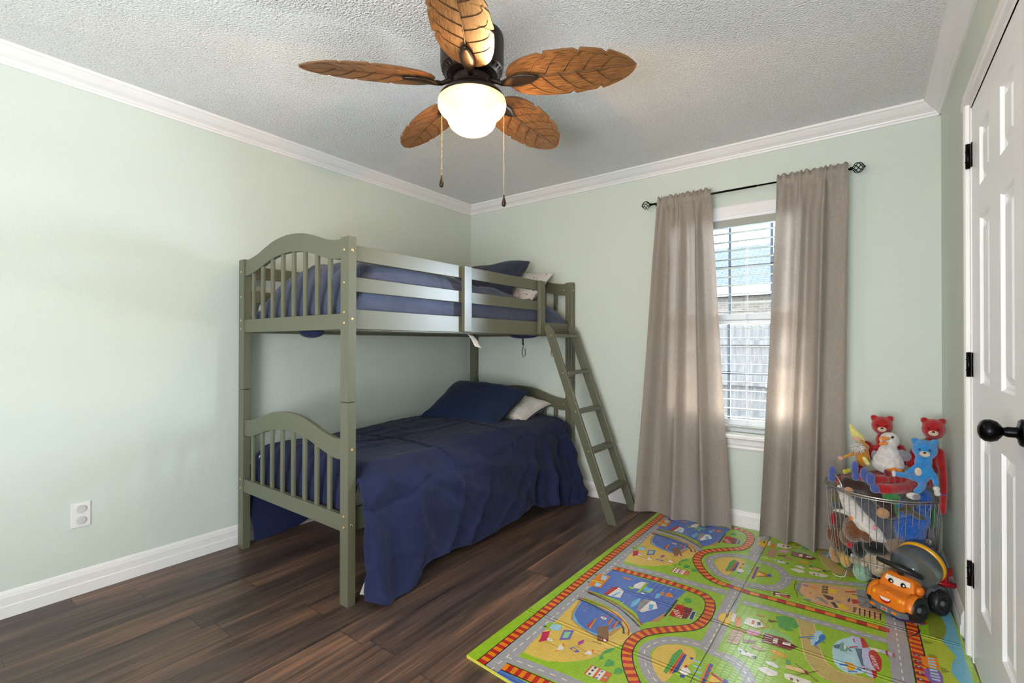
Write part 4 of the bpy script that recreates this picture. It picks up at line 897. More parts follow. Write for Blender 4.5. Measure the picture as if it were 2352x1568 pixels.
('red',8,'2471 3896 2472 3861 2400 3858 2399 3893,2474 3826 2475 3791 2403 3788 2402 3823,2477 3756 2478 3721 2407 3717 2405 3753,2480 3686 2482 3650 2410 3647 2408 3682,2483 3615 2485 3580 2413 3577 2411 3612,2486 3545 2488 3510 2416 3507 2414 3542,2489 3475 2491 3440 2419 3437 2417 3472,2492 3405 2494 3370 2422 3366 2421 3401,2496 3334 2497 3299 2425 3296 2424 3331,2499 3264 2500 3229 2428 3226 2427 3261,2502 3194 2503 3159 2431 3156 2430 3191,2505 3124 2507 3089 2435 3085 2433 3120,2508 3053 2510 3018 2438 3015 2436 3050,2511 2983 2513 2948 2441 2945 2439 2980,2514 2913 2516 2878 2444 2875 2442 2910,2517 2843 2519 2808 2447 2804 2446 2840,2521 2773 2522 2738 2450 2733 2449 2769,2525 2704 2529 2669 2457 2663 2454 2698,2532 2634 2535 2599 2463 2593 2460 2628,2538 2564 2541 2529 2470 2523 2466 2558,2544 2494 2548 2459 2476 2453 2473 2488,2551 2424 2554 2389 2482 2383 2479 2418,2557 2354 2560 2319 2488 2313 2485 2348,2563 2284 2566 2249 2494 2243 2491 2278,2569 2214 2572 2179 2500 2173 2497 2208,2575 2144 2578 2109 2506 2103 2503 2138,2581 2074 2584 2039 2512 2032 2509 2068,2587 2003 2590 1968 2518 1962 2515 1997,2593 1933 2595 1898 2524 1892 2521 1927,2598 1863 2601 1828 2530 1822 2527 1857,2604 1793 2607 1758 2535 1752 2533 1787,2610 1723 2613 1687 2541 1683 2538 1718,2614 1652 2616 1617 2544 1613 2543 1648,2618 1582 2620 1547 2548 1543 2546 1578,2621 1511 2623 1476 2551 1473 2549 1508,2625 1441 2627 1406 2555 1403 2553 1438,2628 1371 2630 1336 2558 1332 2556 1367,2632 1301 2634 1266 2562 1262 2560 1297,2635 1231 2637 1195 2565 1192 2563 1227,2639 1160 2640 1125 2569 1122 2567 1157,2642 1090 2644 1055 2572 1051 2570 1087,2646 1020 2647 985 2575 981 2574 1016,2649 950 2651 915 2579 911 2577 946,2653 879 2654 844 2582 841 2581 876,2656 809 2658 774 2586 771 2584 806,2660 739 2661 704 2589 700 2588 735,2663 669 2665 634 2593 630 2591 665,2666 599 2668 564 2596 560 2595 595,2670 528 2672 493 2600 490 2598 525,2673 458 2675 423 2603 420 2601 455,2677 388 2679 353 2607 349 2605 384,2680 318 2682 283 2610 279 2608 314,2684 248 2686 212 2614 209 2612 244,2687 177 2689 142 2617 139 2615 174,2691 107 2692 72 2621 68 2619 104,2694 37 2696 2 2660 0 2624 0 2622 33,1270 942 1287 947 1290 914 1273 908,1137 2792 1154 2797 1157 2764 1140 2758,1437 987 1530 955 1530 929 1444 958,1304 2837 1397 2805 1397 2779 1311 2808,1445 856 1535 933 1535 908 1450 835,1312 2706 1402 2783 1402 2758 1317 2685,662 827 671 835 691 789 672 798,529 2677 538 2685 558 2639 539 2648,689 850 708 841 713 808 699 821,556 2700 575 2691 580 2658 566 2671'),
('black',9,'2470 2402 2478 2411 2490 2424 2502 2440 2513 2456 2504 2461 2494 2445 2482 2430 2471 2417 2463 2408,2513 2456 2522 2474 2530 2493 2537 2513 2543 2531 2533 2534 2528 2516 2521 2497 2513 2478 2504 2461,2543 2531 2547 2548 2549 2564 2551 2579 2552 2588 2542 2589 2541 2580 2539 2566 2537 2550 2533 2534'),
('dkgray',10,'2551 2163 2549 2168 2544 2172 2537 2175 2529 2176 2520 2175 2513 2172 2508 2168 2507 2163 2508 2158 2513 2154 2520 2151 2529 2150 2537 2151 2544 2154 2549 2158,2559 2077 2557 2082 2552 2087 2545 2089 2537 2090 2528 2089 2521 2087 2516 2082 2515 2077 2516 2072 2521 2068 2528 2065 2537 2064 2545 2065 2552 2068 2557 2072,2563 2007 2561 2012 2556 2016 2549 2019 2541 2020 2532 2019 2525 2016 2520 2012 2519 2007 2520 2002 2525 1997 2532 1995 2541 1994 2549 1995 2556 1997 2561 2002,2570 1927 2569 1932 2564 1936 2557 1939 2548 1940 2540 1939 2533 1936 2528 1932 2526 1927 2528 1922 2533 1918 2540 1915 2548 1914 2557 1915 2564 1918 2569 1922,2574 1848 2572 1853 2567 1857 2560 1860 2552 1861 2543 1860 2536 1857 2531 1853 2530 1848 2531 1843 2536 1838 2543 1836 2552 1835 2560 1836 2567 1838 2572 1843'),
('white',11,'2537 2163 2536 2165 2534 2166 2532 2167 2529 2168 2526 2167 2523 2166 2521 2165 2521 2163 2521 2161 2523 2159 2526 2158 2529 2158 2532 2158 2534 2159 2536 2161,2545 2077 2544 2079 2542 2081 2540 2082 2537 2082 2534 2082 2531 2081 2529 2079 2529 2077 2529 2075 2531 2074 2534 2073 2537 2072 2540 2073 2542 2074 2544 2075,2549 2007 2548 2009 2546 2010 2544 2011 2541 2012 2538 2011 2535 2010 2533 2009 2533 2007 2533 2005 2535 2003 2538 2002 2541 2002 2544 2002 2546 2003 2548 2005,2556 1927 2556 1929 2554 1931 2551 1932 2548 1932 2545 1932 2543 1931 2541 1929 2540 1927 2541 1925 2543 1924 2545 1923 2548 1922 2551 1923 2554 1924 2556 1925,2560 1848 2559 1850 2557 1851 2555 1852 2552 1853 2549 1852 2546 1851 2544 1850 2544 1848 2544 1846 2546 1844 2549 1843 2552 1843 2555 1843 2557 1844 2559 1846'),
('orange',10,'2554 2143 2586 2202 2640 2217 2652 2137 2652 2059 2592 2036 2562 2059'),
('ltblue',11,'2590 2184 2625 2194 2630 2173 2591 2160,2591 2139 2632 2159 2633 2135 2593 2121,2593 2110 2635 2117 2636 2098 2594 2087,2596 2069 2636 2079 2635 2059 2603 2051,2599 2028 2641 2044 2644 2023 2601 2001,2603 1988 2647 2003 2650 1978 2602 1964,2602 1950 2652 1965 2655 1945 2605 1930,2605 1912 2654 1931 2655 1905 2612 1895'),
('purple',10,'2567 1986 2592 2031 2652 2049 2668 1979 2668 1855 2611 1841 2576 1909'),
('teal',10,'2351 2709 2437 2797 2502 2757 2498 2674 2431 2643 2376 2676'),
('purple',11,'2384 2697 2439 2703 2502 2704 2498 2674 2418 2645,2542 2712 2573 2726 2573 2693 2547 2684'),
('yellow',10,'2502 2731 2547 2769 2564 2718 2529 2675'),
('red',10,'2547 2729 2573 2765 2597 2734 2573 2706,2392 134 2398 157 2406 173 2418 178 2432 168 2449 135 2465 92 2471 45 2473 0 2411 0 2404 28 2393 82 2390 112,2259 1984 2265 2007 2273 2023 2285 2028 2299 2018 2316 1985 2332 1942 2338 1895 2340 1849 2340 1809 2336 1777 2328 1756 2317 1752 2302 1778 2286 1821 2271 1878 2260 1932 2257 1962,2126 3834 2132 3857 2140 3873 2152 3878 2166 3868 2183 3835 2199 3792 2205 3745 2207 3699 2207 3659 2203 3627 2195 3606 2184 3602 2169 3628 2153 3671 2138 3728 2127 3782 2124 3812,2286 1744 2317 1752 2322 1677 2308 1647,2153 3594 2184 3602 2189 3527 2175 3497,2283 247 2290 253 2300 204 2296 195,2150 2097 2157 2103 2167 2054 2163 2045,2030 3923 2034 3904 2030 3895 2023 3924,2232 1717 2254 1750 2252 1720,2099 3567 2121 3600 2119 3570,2483 223 2499 242 2497 202 2508 170 2494 168,2350 2073 2366 2092 2364 2052 2375 2020 2361 2018,2231 3913 2231 3902 2242 3870 2228 3868 2219 3914,2524 226 2536 231 2535 204 2546 182 2530 179,2391 2076 2403 2081 2402 2054 2413 2032 2397 2029,2270 3911 2269 3904 2280 3882 2264 3879 2260 3912'),
('pink',11,'2502 2685 2542 2699 2547 2671 2516 2657'),
('road',3,'1070 3968 1151 2656 1218 1895 1298 796 1330 0 1454 0 1422 804 1342 1905 1275 2664 1194 3965 1100 3970'),
('cream',4,'1136 3968 1137 3956 1129 3956 1128 3969,1139 3912 1142 3869 1134 3868 1131 3912,1145 3825 1148 3781 1140 3780 1137 3824,1150 3737 1153 3693 1145 3693 1142 3736,1156 3649 1158 3605 1150 3605 1148 3649,1161 3561 1164 3518 1156 3517 1153 3561,1167 3474 1169 3430 1161 3429 1159 3473,1172 3386 1175 3342 1167 3342 1164 3385,1177 3298 1180 3254 1172 3254 1169 3298,1183 3210 1186 3167 1178 3166 1175 3210,1188 3123 1191 3079 1183 3078 1180 3122,1194 3035 1196 2991 1189 2991 1186 3034,1199 2947 1202 2903 1194 2903 1191 2947,1205 2859 1207 2816 1199 2815 1197 2859,1210 2772 1213 2728 1205 2727 1202 2771,1216 2684 1219 2640 1211 2640 1208 2683,1223 2596 1226 2553 1219 2552 1215 2596,1230 2509 1234 2465 1226 2464 1222 2508,1238 2421 1242 2377 1234 2377 1230 2421,1246 2334 1250 2290 1242 2289 1238 2333,1254 2246 1257 2202 1249 2202 1246 2245,1261 2159 1265 2115 1257 2114 1253 2158,1269 2071 1273 2027 1265 2026 1261 2070,1277 1983 1281 1940 1273 1939 1269 1983,1284 1896 1288 1852 1280 1851 1276 1895,1291 1808 1294 1764 1286 1764 1283 1807,1297 1720 1300 1676 1292 1676 1289 1720,1303 1633 1307 1589 1299 1588 1295 1632,1310 1545 1313 1501 1305 1501 1302 1544,1316 1457 1319 1413 1311 1413 1308 1457,1323 1370 1326 1326 1318 1325 1315 1369,1329 1282 1332 1238 1324 1237 1321 1281,1335 1194 1339 1150 1331 1150 1327 1194,1342 1107 1345 1063 1337 1062 1334 1106,1348 1019 1351 975 1343 974 1340 1018,1354 931 1358 887 1350 887 1346 931,1361 843 1364 800 1356 799 1353 843,1366 756 1368 712 1360 711 1358 755,1369 668 1371 624 1363 623 1361 667,1373 580 1375 536 1367 536 1365 580,1376 492 1378 448 1370 448 1368 492,1380 404 1382 360 1374 360 1372 404,1383 316 1385 272 1377 272 1375 316,1387 228 1389 185 1381 184 1379 228,1390 141 1392 97 1384 96 1382 140,1394 53 1396 9 1388 8 1386 52'),
('road',2,'229 121 667 201 1326 280 1314 380 653 299 211 219,96 1971 534 2051 1193 2130 1181 2230 520 2149 78 2069,-37 3821 401 3901 840 3954 -51 3898'),
('sand',1,'210 1164 247 822 275 419 299 297 405 308 493 329 603 411 685 505 738 607 784 761 824 891 806 1068 584 1246,77 3014 114 2672 142 2269 166 2147 272 2158 360 2179 470 2261 552 2355 605 2457 651 2611 691 2741 673 2918 451 3096'),
('blue',1,'298 42 1031 114 1029 0 300 0,165 1892 898 1964 896 1805 910 1496 879 1351 807 1204 708 1323 497 1411 187 1388,32 3742 765 3814 763 3655 777 3346 746 3201 674 3054 575 3173 364 3261 54 3238'),
('tan',2,'227 1195 278 982 333 881 431 839 624 800 702 899 713 1068 648 1153,94 3045 145 2832 200 2731 298 2689 491 2650 569 2749 580 2918 515 3003'),
('aqua',2,'245 1185 300 972 362 878 456 846 611 821 659 928 703 1073 648 1153,112 3035 167 2822 229 2728 323 2696 478 2671 526 2778 570 2923 515 3003'),
('blue',3,'256 1187 288 1038 318 957 402 884 500 844 601 851 649 946 694 1079 658 1161 525 1195 354 1205,123 3037 155 2888 185 2807 269 2734 367 2694 468 2701 516 2796 561 2929 525 3011 392 3045 221 3055'),
('road',5,'138 1253 158 1252 187 1250 221 1249 258 1248 255 1328 223 1328 191 1330 162 1332 142 1333,5 3103 25 3102 54 3100 88 3099 125 3098 122 3178 90 3178 58 3180 29 3182 9 3183,258 1248 295 1251 333 1256 370 1259 405 1260 408 1340 366 1339 325 1335 288 1331 255 1328,125 3098 162 3101 200 3106 237 3109 272 3110 275 3190 233 3189 192 3185 155 3181 122 3178,405 1260 441 1257 479 1252 516 1245 550 1236 575 1312 534 1323 492 1331 450 1336 408 1340,272 3110 308 3107 346 3102 383 3095 417 3086 442 3162 401 3173 359 3181 317 3186 275 3190,550 1236 583 1224 615 1208 646 1192 674 1174 717 1242 686 1261 651 1280 614 1297 575 1312,417 3086 450 3074 482 3058 513 3042 541 3024 584 3092 553 3111 518 3130 481 3147 442 3162,674 1174 700 1157 723 1140 742 1124 755 1109 820 1155 798 1181 773 1203 746 1223 717 1242,541 3024 567 3007 590 2990 609 2974 622 2959 687 3005 665 3031 640 3053 613 3073 584 3092,755 1109 763 1095 769 1076 773 1056 777 1040 855 1058 851 1073 846 1096 837 1126 820 1155,622 2959 630 2945 636 2926 640 2906 644 2890 722 2908 718 2923 713 2946 704 2976 687 3005,1485 212 1936 282 2515 345 2506 428 1926 365 1472 295,1352 2062 1803 2132 2382 2195 2373 2278 1793 2215 1339 2145,1219 3912 1472 3951 1211 3964,1709 980 2015 1132 2362 1330 2510 1393 2476 1474 2320 1408 1973 1209 1670 1058,1576 2830 1882 2982 2229 3180 2377 3243 2343 3324 2187 3258 1840 3059 1537 2908'),
('dkgray',6,'212 1339 244 1337 290 1334 340 1330 386 1325 388 1341 342 1346 291 1350 245 1353 213 1355,79 3189 111 3187 157 3184 207 3180 253 3175 255 3191 209 3196 158 3200 112 3203 80 3205,386 1325 426 1319 464 1313 501 1305 538 1294 543 1309 505 1320 467 1329 428 1335 388 1341,253 3175 293 3169 331 3163 368 3155 405 3144 410 3159 372 3170 334 3179 295 3185 255 3191,538 1294 575 1280 613 1263 651 1244 686 1226 694 1240 658 1259 620 1277 582 1295 543 1309,405 3144 442 3130 480 3113 518 3094 553 3076 561 3090 525 3109 487 3127 449 3145 410 3159,686 1226 722 1206 758 1184 790 1164 812 1150 820 1163 798 1177 767 1197 730 1219 694 1240,553 3076 589 3056 625 3034 657 3014 679 3000 687 3013 665 3027 634 3047 597 3069 561 3090,204 1184 230 1185 266 1186 307 1186 346 1183 348 1199 307 1202 266 1202 229 1201 204 1200,71 3034 97 3035 133 3036 174 3036 213 3033 215 3049 174 3052 133 3052 96 3051 71 3050,346 1183 384 1178 424 1169 463 1160 499 1152 503 1167 467 1176 427 1185 387 1193 348 1199,213 3033 251 3028 291 3019 330 3010 366 3002 370 3017 334 3026 294 3035 254 3043 215 3049,499 1152 532 1144 562 1138 590 1130 616 1120 622 1135 594 1145 566 1153 535 1160 503 1167,366 3002 399 2994 429 2988 457 2980 483 2970 489 2985 461 2995 433 3003 402 3010 370 3017,616 1120 641 1108 666 1094 688 1078 707 1062 719 1073 698 1091 675 1108 649 1122 622 1135,483 2970 508 2958 533 2944 555 2928 574 2912 586 2923 565 2941 542 2958 516 2972 489 2985,707 1062 723 1043 736 1021 746 1000 753 985 768 992 760 1007 750 1028 736 1052 719 1073,574 2912 590 2893 603 2871 613 2850 620 2835 635 2842 627 2857 617 2878 603 2902 586 2923,206 1367 265 1327 248 1385 244 1384 263 1331 209 1370,73 3217 132 3177 115 3235 111 3234 130 3181 76 3220,291 1361 347 1321 332 1378 328 1377 346 1325 293 1364,158 3211 214 3171 199 3228 195 3227 213 3175 160 3214,376 1348 431 1310 417 1366 413 1365 429 1314 379 1352,243 3198 298 3160 284 3216 280 3215 296 3164 246 3202,463 1331 515 1293 503 1348 499 1348 513 1297 465 1334,330 3181 382 3143 370 3198 366 3198 380 3147 332 3184,549 1309 599 1272 588 1326 584 1325 598 1276 551 1312,416 3159 466 3122 455 3176 451 3175 465 3126 418 3162,633 1272 681 1237 671 1289 667 1289 679 1241 635 1276,500 3122 548 3087 538 3139 534 3139 546 3091 502 3126,719 1227 765 1193 756 1244 752 1243 763 1197 721 1231,586 3077 632 3043 623 3094 619 3093 630 3047 588 3081,230 1198 268 1153 273 1200 269 1200 268 1157 234 1200,97 3048 135 3003 140 3050 136 3050 135 3007 101 3050,315 1189 351 1145 357 1190 353 1191 351 1149 318 1191,182 3039 218 2995 224 3040 220 3041 218 2999 185 3041,401 1174 435 1131 442 1176 438 1176 435 1135 404 1176,268 3024 302 2981 309 3026 305 3026 302 2985 271 3026,478 1170 510 1128 518 1172 514 1172 510 1132 481 1173,345 3020 377 2978 385 3022 381 3022 377 2982 348 3023,556 1147 587 1106 595 1149 591 1149 587 1110 560 1150,423 2997 454 2956 462 2999 458 2999 454 2960 427 3000,638 1115 667 1075 675 1117 671 1118 667 1079 641 1118,505 2965 534 2925 542 2967 538 2968 534 2929 508 2968,702 1072 730 1033 738 1074 734 1075 730 1037 705 1075,569 2922 597 2883 605 2924 601 2925 597 2887 572 2925,745 1028 772 990 781 1030 777 1031 772 994 748 1030,612 2878 639 2840 648 2880 644 2881 639 2844 615 2880,883 1759 902 1430 920 1431 901 1760,750 3609 769 3280 787 3281 768 3610,246 660 245 663 241 666 237 668 232 668 226 668 222 666 219 663 218 660 219 657 222 655 226 653 232 652 237 653 241 655 245 657,113 2510 112 2513 108 2516 104 2518 99 2518 93 2518 89 2516 86 2513 85 2510 86 2507 89 2505 93 2503 99 2502 104 2503 108 2505 112 2507,1974 1061 2020 1085 2035 923 1992 901,1841 2911 1887 2935 1902 2773 1859 2751,2184 913 2201 969 2208 894 2193 867,2051 2763 2068 2819 2075 2744 2060 2717'),
('red',7,'180 1349 215 1352 265 1357 319 1361 368 1362 368 1372 319 1371 264 1367 214 1362 179 1359,47 3199 82 3202 132 3207 186 3211 235 3212 235 3222 186 3221 131 3217 81 3212 46 3209,368 1362 408 1359 446 1352 482 1344 518 1335 521 1345 485 1354 448 1362 409 1368 368 1372,235 3212 275 3209 313 3202 349 3194 385 3185 388 3195 352 3204 315 3212 276 3218 235 3222,518 1335 555 1325 591 1314 626 1303 657 1291 661 1300 629 1312 594 1324 558 1335 521 1345,385 3185 422 3175 458 3164 493 3153 524 3141 528 3150 496 3162 461 3174 425 3185 388 3195,657 1291 684 1278 708 1266 730 1252 751 1239 756 1248 735 1261 713 1274 688 1287 661 1300,524 3141 551 3128 575 3116 597 3102 618 3089 623 3098 602 3111 580 3124 555 3137 528 3150,751 1239 771 1225 791 1211 807 1198 819 1188 825 1196 813 1205 797 1219 777 1234 756 1248,618 3089 638 3075 658 3061 674 3048 686 3038 692 3046 680 3055 664 3069 644 3084 623 3098,192 1214 219 1215 258 1218 301 1221 341 1222 341 1232 301 1231 257 1228 218 1225 191 1224,59 3064 86 3065 125 3068 168 3071 208 3072 208 3082 168 3081 124 3078 85 3075 58 3074,341 1222 377 1222 412 1221 446 1219 481 1215 482 1225 447 1229 412 1231 377 1232 341 1232,208 3072 244 3072 279 3071 313 3069 348 3065 349 3075 314 3079 279 3081 244 3082 208 3082,481 1215 516 1208 551 1199 586 1188 617 1175 622 1184 589 1197 554 1209 518 1218 482 1225,348 3065 383 3058 418 3049 453 3038 484 3025 489 3034 456 3047 421 3059 385 3068 349 3075,617 1175 647 1159 676 1140 702 1121 723 1103 730 1111 708 1129 682 1148 652 1167 622 1184,484 3025 514 3009 543 2990 569 2971 590 2953 597 2961 575 2979 549 2998 519 3017 489 3034,723 1103 740 1089 752 1076 761 1064 770 1050 778 1056 769 1069 759 1083 747 1096 730 1111,590 2953 607 2939 619 2926 628 2914 637 2900 645 2906 636 2919 626 2933 614 2946 597 2961,770 1050 778 1035 785 1018 790 1002 794 991 804 995 800 1006 794 1022 787 1039 778 1056,637 2900 645 2885 652 2868 657 2852 661 2841 671 2845 667 2856 661 2872 654 2889 645 2906,322 123 356 129 368 58 334 52,189 1973 223 1979 235 1908 201 1902,56 3823 90 3829 102 3758 68 3752,391 134 425 140 437 69 403 63,258 1984 292 1990 304 1919 270 1913,125 3834 159 3840 171 3769 137 3763,460 146 494 151 505 80 471 74,327 1996 361 2001 372 1930 338 1924,194 3846 228 3851 239 3780 205 3774,529 156 564 161 574 90 540 85,396 2006 431 2011 441 1940 407 1935,263 3856 298 3861 308 3790 274 3785,598 166 633 171 643 100 608 95,465 2016 500 2021 510 1950 475 1945,332 3866 367 3871 377 3800 342 3795,667 176 702 181 712 110 677 105,534 2026 569 2031 579 1960 544 1955,401 3876 436 3881 446 3810 411 3805,737 186 772 190 780 118 746 114,604 2036 639 2040 647 1968 613 1964,471 3886 506 3890 514 3818 480 3814,807 194 842 197 848 125 814 122,674 2044 709 2047 715 1975 681 1972,541 3894 576 3897 582 3825 548 3822,878 200 913 201 916 129 882 128,745 2050 780 2051 783 1979 749 1978,612 3900 647 3901 650 3829 616 3828,949 203 984 204 985 132 951 131,816 2053 851 2054 852 1982 818 1981,683 3903 718 3904 719 3832 685 3831,1020 204 1056 203 1053 131 1019 132,887 2054 923 2053 920 1981 886 1982,754 3904 790 3903 787 3831 753 3832,1092 201 1130 196 1117 125 1086 129,959 2051 997 2046 984 1975 953 1979,826 3901 864 3896 851 3825 820 3829,1168 187 1208 171 1172 108 1147 119,1035 2037 1075 2021 1039 1958 1014 1969,902 3887 942 3871 906 3808 881 3819,1242 145 1269 113 1211 71 1193 93,1109 1995 1136 1963 1078 1921 1060 1943,976 3845 1003 3813 945 3771 927 3793,1290 79 1306 44 1239 18 1226 46,1157 1929 1173 1894 1106 1868 1093 1896,1024 3779 1040 3744 973 3718 960 3746,1318 9 1320 0 1290 0,1185 1859 1195 1823 1125 1806 1116 1837,1052 3709 1062 3673 992 3656 983 3687,1202 1787 1208 1751 1137 1741 1132 1774,1069 3637 1075 3601 1004 3591 999 3624,1212 1715 1215 1679 1143 1674 1141 1708,1079 3565 1082 3529 1010 3524 1008 3558,1217 1643 1218 1607 1146 1607 1145 1640,1084 3493 1085 3457 1013 3457 1012 3490,1217 1570 1214 1533 1142 1542 1145 1574,1084 3420 1081 3383 1009 3392 1012 3424,1208 1495 1197 1457 1130 1482 1137 1511,1075 3345 1064 3307 997 3332 1004 3361,1179 1420 1157 1388 1100 1431 1117 1456,1046 3270 1024 3238 967 3281 984 3306,1134 1360 1111 1332 1056 1380 1078 1406,1001 3210 978 3182 923 3230 945 3256,1086 1306 1062 1280 1010 1330 1034 1355,953 3156 929 3130 877 3180 901 3205,1039 1255 1017 1230 962 1276 986 1303,906 3105 884 3080 829 3126 853 3153,996 1203 975 1177 918 1221 940 1248,863 3053 842 3027 785 3071 807 3098,955 1150 936 1123 875 1161 896 1192,822 3000 803 2973 742 3011 763 3042,921 1096 909 1067 841 1092 856 1127,788 2946 776 2917 708 2942 723 2977,900 1038 894 1007 823 1017 830 1055,767 2888 761 2857 690 2867 697 2905,892 976 892 944 820 941 820 979,759 2826 759 2794 687 2791 687 2829,895 912 900 881 830 866 823 903,762 2762 767 2731 697 2716 690 2753,908 850 918 820 851 793 838 829,775 2700 785 2670 718 2643 705 2679,931 791 947 762 884 726 867 759,798 2641 814 2612 751 2576 734 2609,964 734 982 706 923 665 903 695,831 2584 849 2556 790 2515 770 2545,1002 679 1023 653 968 607 945 636,869 2529 890 2503 835 2457 812 2486,1045 628 1068 602 1014 554 991 580,912 2478 935 2452 881 2404 858 2430,1090 578 1113 557 1068 501 1039 527,957 2428 980 2407 935 2351 906 2377,1137 540 1164 529 1138 461 1102 478,1004 2390 1031 2379 1005 2311 969 2328,1194 519 1226 511 1210 441 1175 450,1061 2369 1093 2361 1077 2291 1042 2300,1260 504 1294 496 1278 426 1244 433,1127 2354 1161 2346 1145 2276 1111 2283,1276 507 1348 502 1344 442 1272 447,1143 2357 1215 2352 1211 2292 1139 2297,1419 498 1489 497 1492 437 1417 438,1286 2348 1356 2347 1359 2287 1284 2288,1559 505 1630 513 1637 454 1565 446,1426 2355 1497 2363 1504 2304 1432 2296,1702 521 1774 530 1781 470 1709 462,1569 2371 1641 2380 1648 2320 1576 2312,1846 538 1918 546 1924 486 1853 478,1713 2388 1785 2396 1791 2336 1720 2328,1990 554 2062 561 2067 501 1996 494,1857 2404 1929 2411 1934 2351 1863 2344,2134 567 2206 573 2211 513 2139 507,2001 2417 2073 2423 2078 2363 2006 2357,2278 579 2350 585 2355 525 2283 519,2145 2429 2217 2435 2222 2375 2150 2369,2422 591 2494 597 2499 537 2427 531,2289 2441 2361 2447 2366 2387 2294 2381'),
('green',4,'1031 114 1156 133 1238 51 1247 0 1024 0,898 1964 1023 1983 1105 1901 1138 1723 1134 1571 1124 1477 1013 1340 835 1186 816 1198 922 1403 885 1761,765 3814 890 3833 972 3751 1005 3573 1001 3421 991 3327 880 3190 702 3036 683 3048 789 3253 752 3611'),
('tan',5,'901 1519 909 1436 897 1310 847 1274 870 1372 890 1480,768 3369 776 3286 764 3160 714 3124 737 3222 757 3330,708 668 764 682 762 688 706 674,575 2518 631 2532 629 2538 573 2524,733 725 790 739 788 745 731 731,600 2575 657 2589 655 2595 598 2581,704 619 760 633 759 639 703 625,571 2469 627 2483 626 2489 570 2475,727 1798 756 1815 768 1737 741 1732,594 3648 623 3665 635 3587 608 3582'),
('maroon',6,'944 1681 1047 1707 1066 1601 1064 1518 1029 1495 1010 1613,811 3531 914 3557 933 3451 931 3368 896 3345 877 3463,1766 999 1772 859 1836 676 1841 678 1778 860 1772 1000,1633 2849 1639 2709 1703 2526 1708 2528 1645 2710 1639 2850,1766 972 1788 982 1786 986 1765 975,1633 2822 1655 2832 1653 2836 1632 2825,1768 930 1790 941 1788 944 1767 934,1635 2780 1657 2791 1655 2794 1634 2784,1770 889 1791 900 1790 903 1769 893,1637 2739 1658 2750 1657 2753 1636 2743,1772 849 1793 859 1792 863 1771 852,1639 2699 1660 2709 1659 2713 1638 2702,1795 827 1816 837 1814 841 1793 830,1662 2677 1683 2687 1681 2691 1660 2680,1805 794 1825 804 1823 808 1803 797,1672 2644 1692 2654 1690 2658 1670 2647,1814 762 1835 772 1833 776 1812 765,1681 2612 1702 2622 1700 2626 1679 2615,1824 730 1844 740 1842 744 1822 733,1691 2580 1711 2590 1709 2594 1689 2583'),
('red',6,'914 1688 974 1707 1014 1601 1019 1486 933 1472,781 3538 841 3557 881 3451 886 3336 800 3322,529 1116 543 1114 545 1093 534 1091,396 2966 410 2964 412 2943 401 2941,512 1057 519 1064 535 1048 531 1037,379 2907 386 2914 402 2898 398 2887,504 1102 515 1109 522 1091 515 1084,371 2952 382 2959 389 2941 382 2934,2208 947 2251 970 2279 915 2233 862,2075 2797 2118 2820 2146 2765 2100 2712,2149 1079 2231 1150 2230 1112 2156 1056,2016 2929 2098 3000 2097 2962 2023 2906'),
('white',7,'920 1577 972 1590 969 1599 918 1585,787 3427 839 3440 836 3449 785 3435,937 1554 986 1569 984 1578 935 1563,804 3404 853 3419 851 3428 802 3413,954 1532 1001 1548 998 1557 951 1541,821 3382 868 3398 865 3407 818 3391,971 1510 1016 1528 1013 1536 968 1519,838 3360 883 3378 880 3386 835 3369,988 1489 1030 1508 1026 1516 984 1497,855 3339 897 3358 893 3366 851 3347,1270 942 1332 888 1310 816 1265 848,1137 2792 1199 2738 1177 2666 1132 2698,708 816 706 821 701 825 694 829 686 830 677 829 670 825 665 821 664 816 665 810 670 806 677 803 686 802 694 803 701 806 706 810,575 2666 573 2671 568 2675 561 2679 553 2680 544 2679 537 2675 532 2671 531 2666 532 2660 537 2656 544 2653 553 2652 561 2653 568 2656 573 2660,1497 1389 1557 1393 1636 1368 1629 1344 1531 1324,1364 3239 1424 3243 1503 3218 1496 3194 1398 3174,1665 1241 1716 1294 1792 1290 1794 1241 1752 1205 1695 1224,1532 3091 1583 3144 1659 3140 1661 3091 1619 3055 1562 3074,1693 1363 1743 1389 1787 1355 1775 1328 1720 1333,1560 3213 1610 3239 1654 3205 1642 3178 1587 3183'),
('ltblue',6,'1055 1667 1094 1685 1114 1539 1076 1521,922 3517 961 3535 981 3389 943 3371,258 732 322 759 359 695 305 656 265 669,125 2582 189 2609 226 2545 172 2506 132 2519,1940 716 1987 716 1963 689,1807 2566 1854 2566 1830 2539'),
('dkgray',7,'1064 1659 1086 1671 1107 1540 1081 1533,931 3509 953 3521 974 3390 948 3383,2207 1051 2351 1051 2351 1063 2207 1063,2074 2901 2218 2901 2218 2913 2074 2913,2073 764 2102 789 2143 695 2118 686,1940 2614 1969 2639 2010 2545 1985 2536'),
('tree',6,'1088 0 1102 17 1111 0,927 1814 969 1867 1007 1800 975 1757,794 3664 836 3717 874 3650 842 3607'),
('brown',6,'949 1768 955 1716 959 1717 953 1769,816 3618 822 3566 826 3567 820 3619,526 916 567 931 564 938 524 924,393 2766 434 2781 431 2788 391 2774,625 740 697 753 695 761 623 748,492 2590 564 2603 562 2611 490 2598,2295 903 2319 996 2329 985 2300 894,2162 2753 2186 2846 2196 2835 2167 2744,2238 802 2263 811 2263 711 2243 694,2105 2652 2130 2661 2130 2561 2110 2544'),
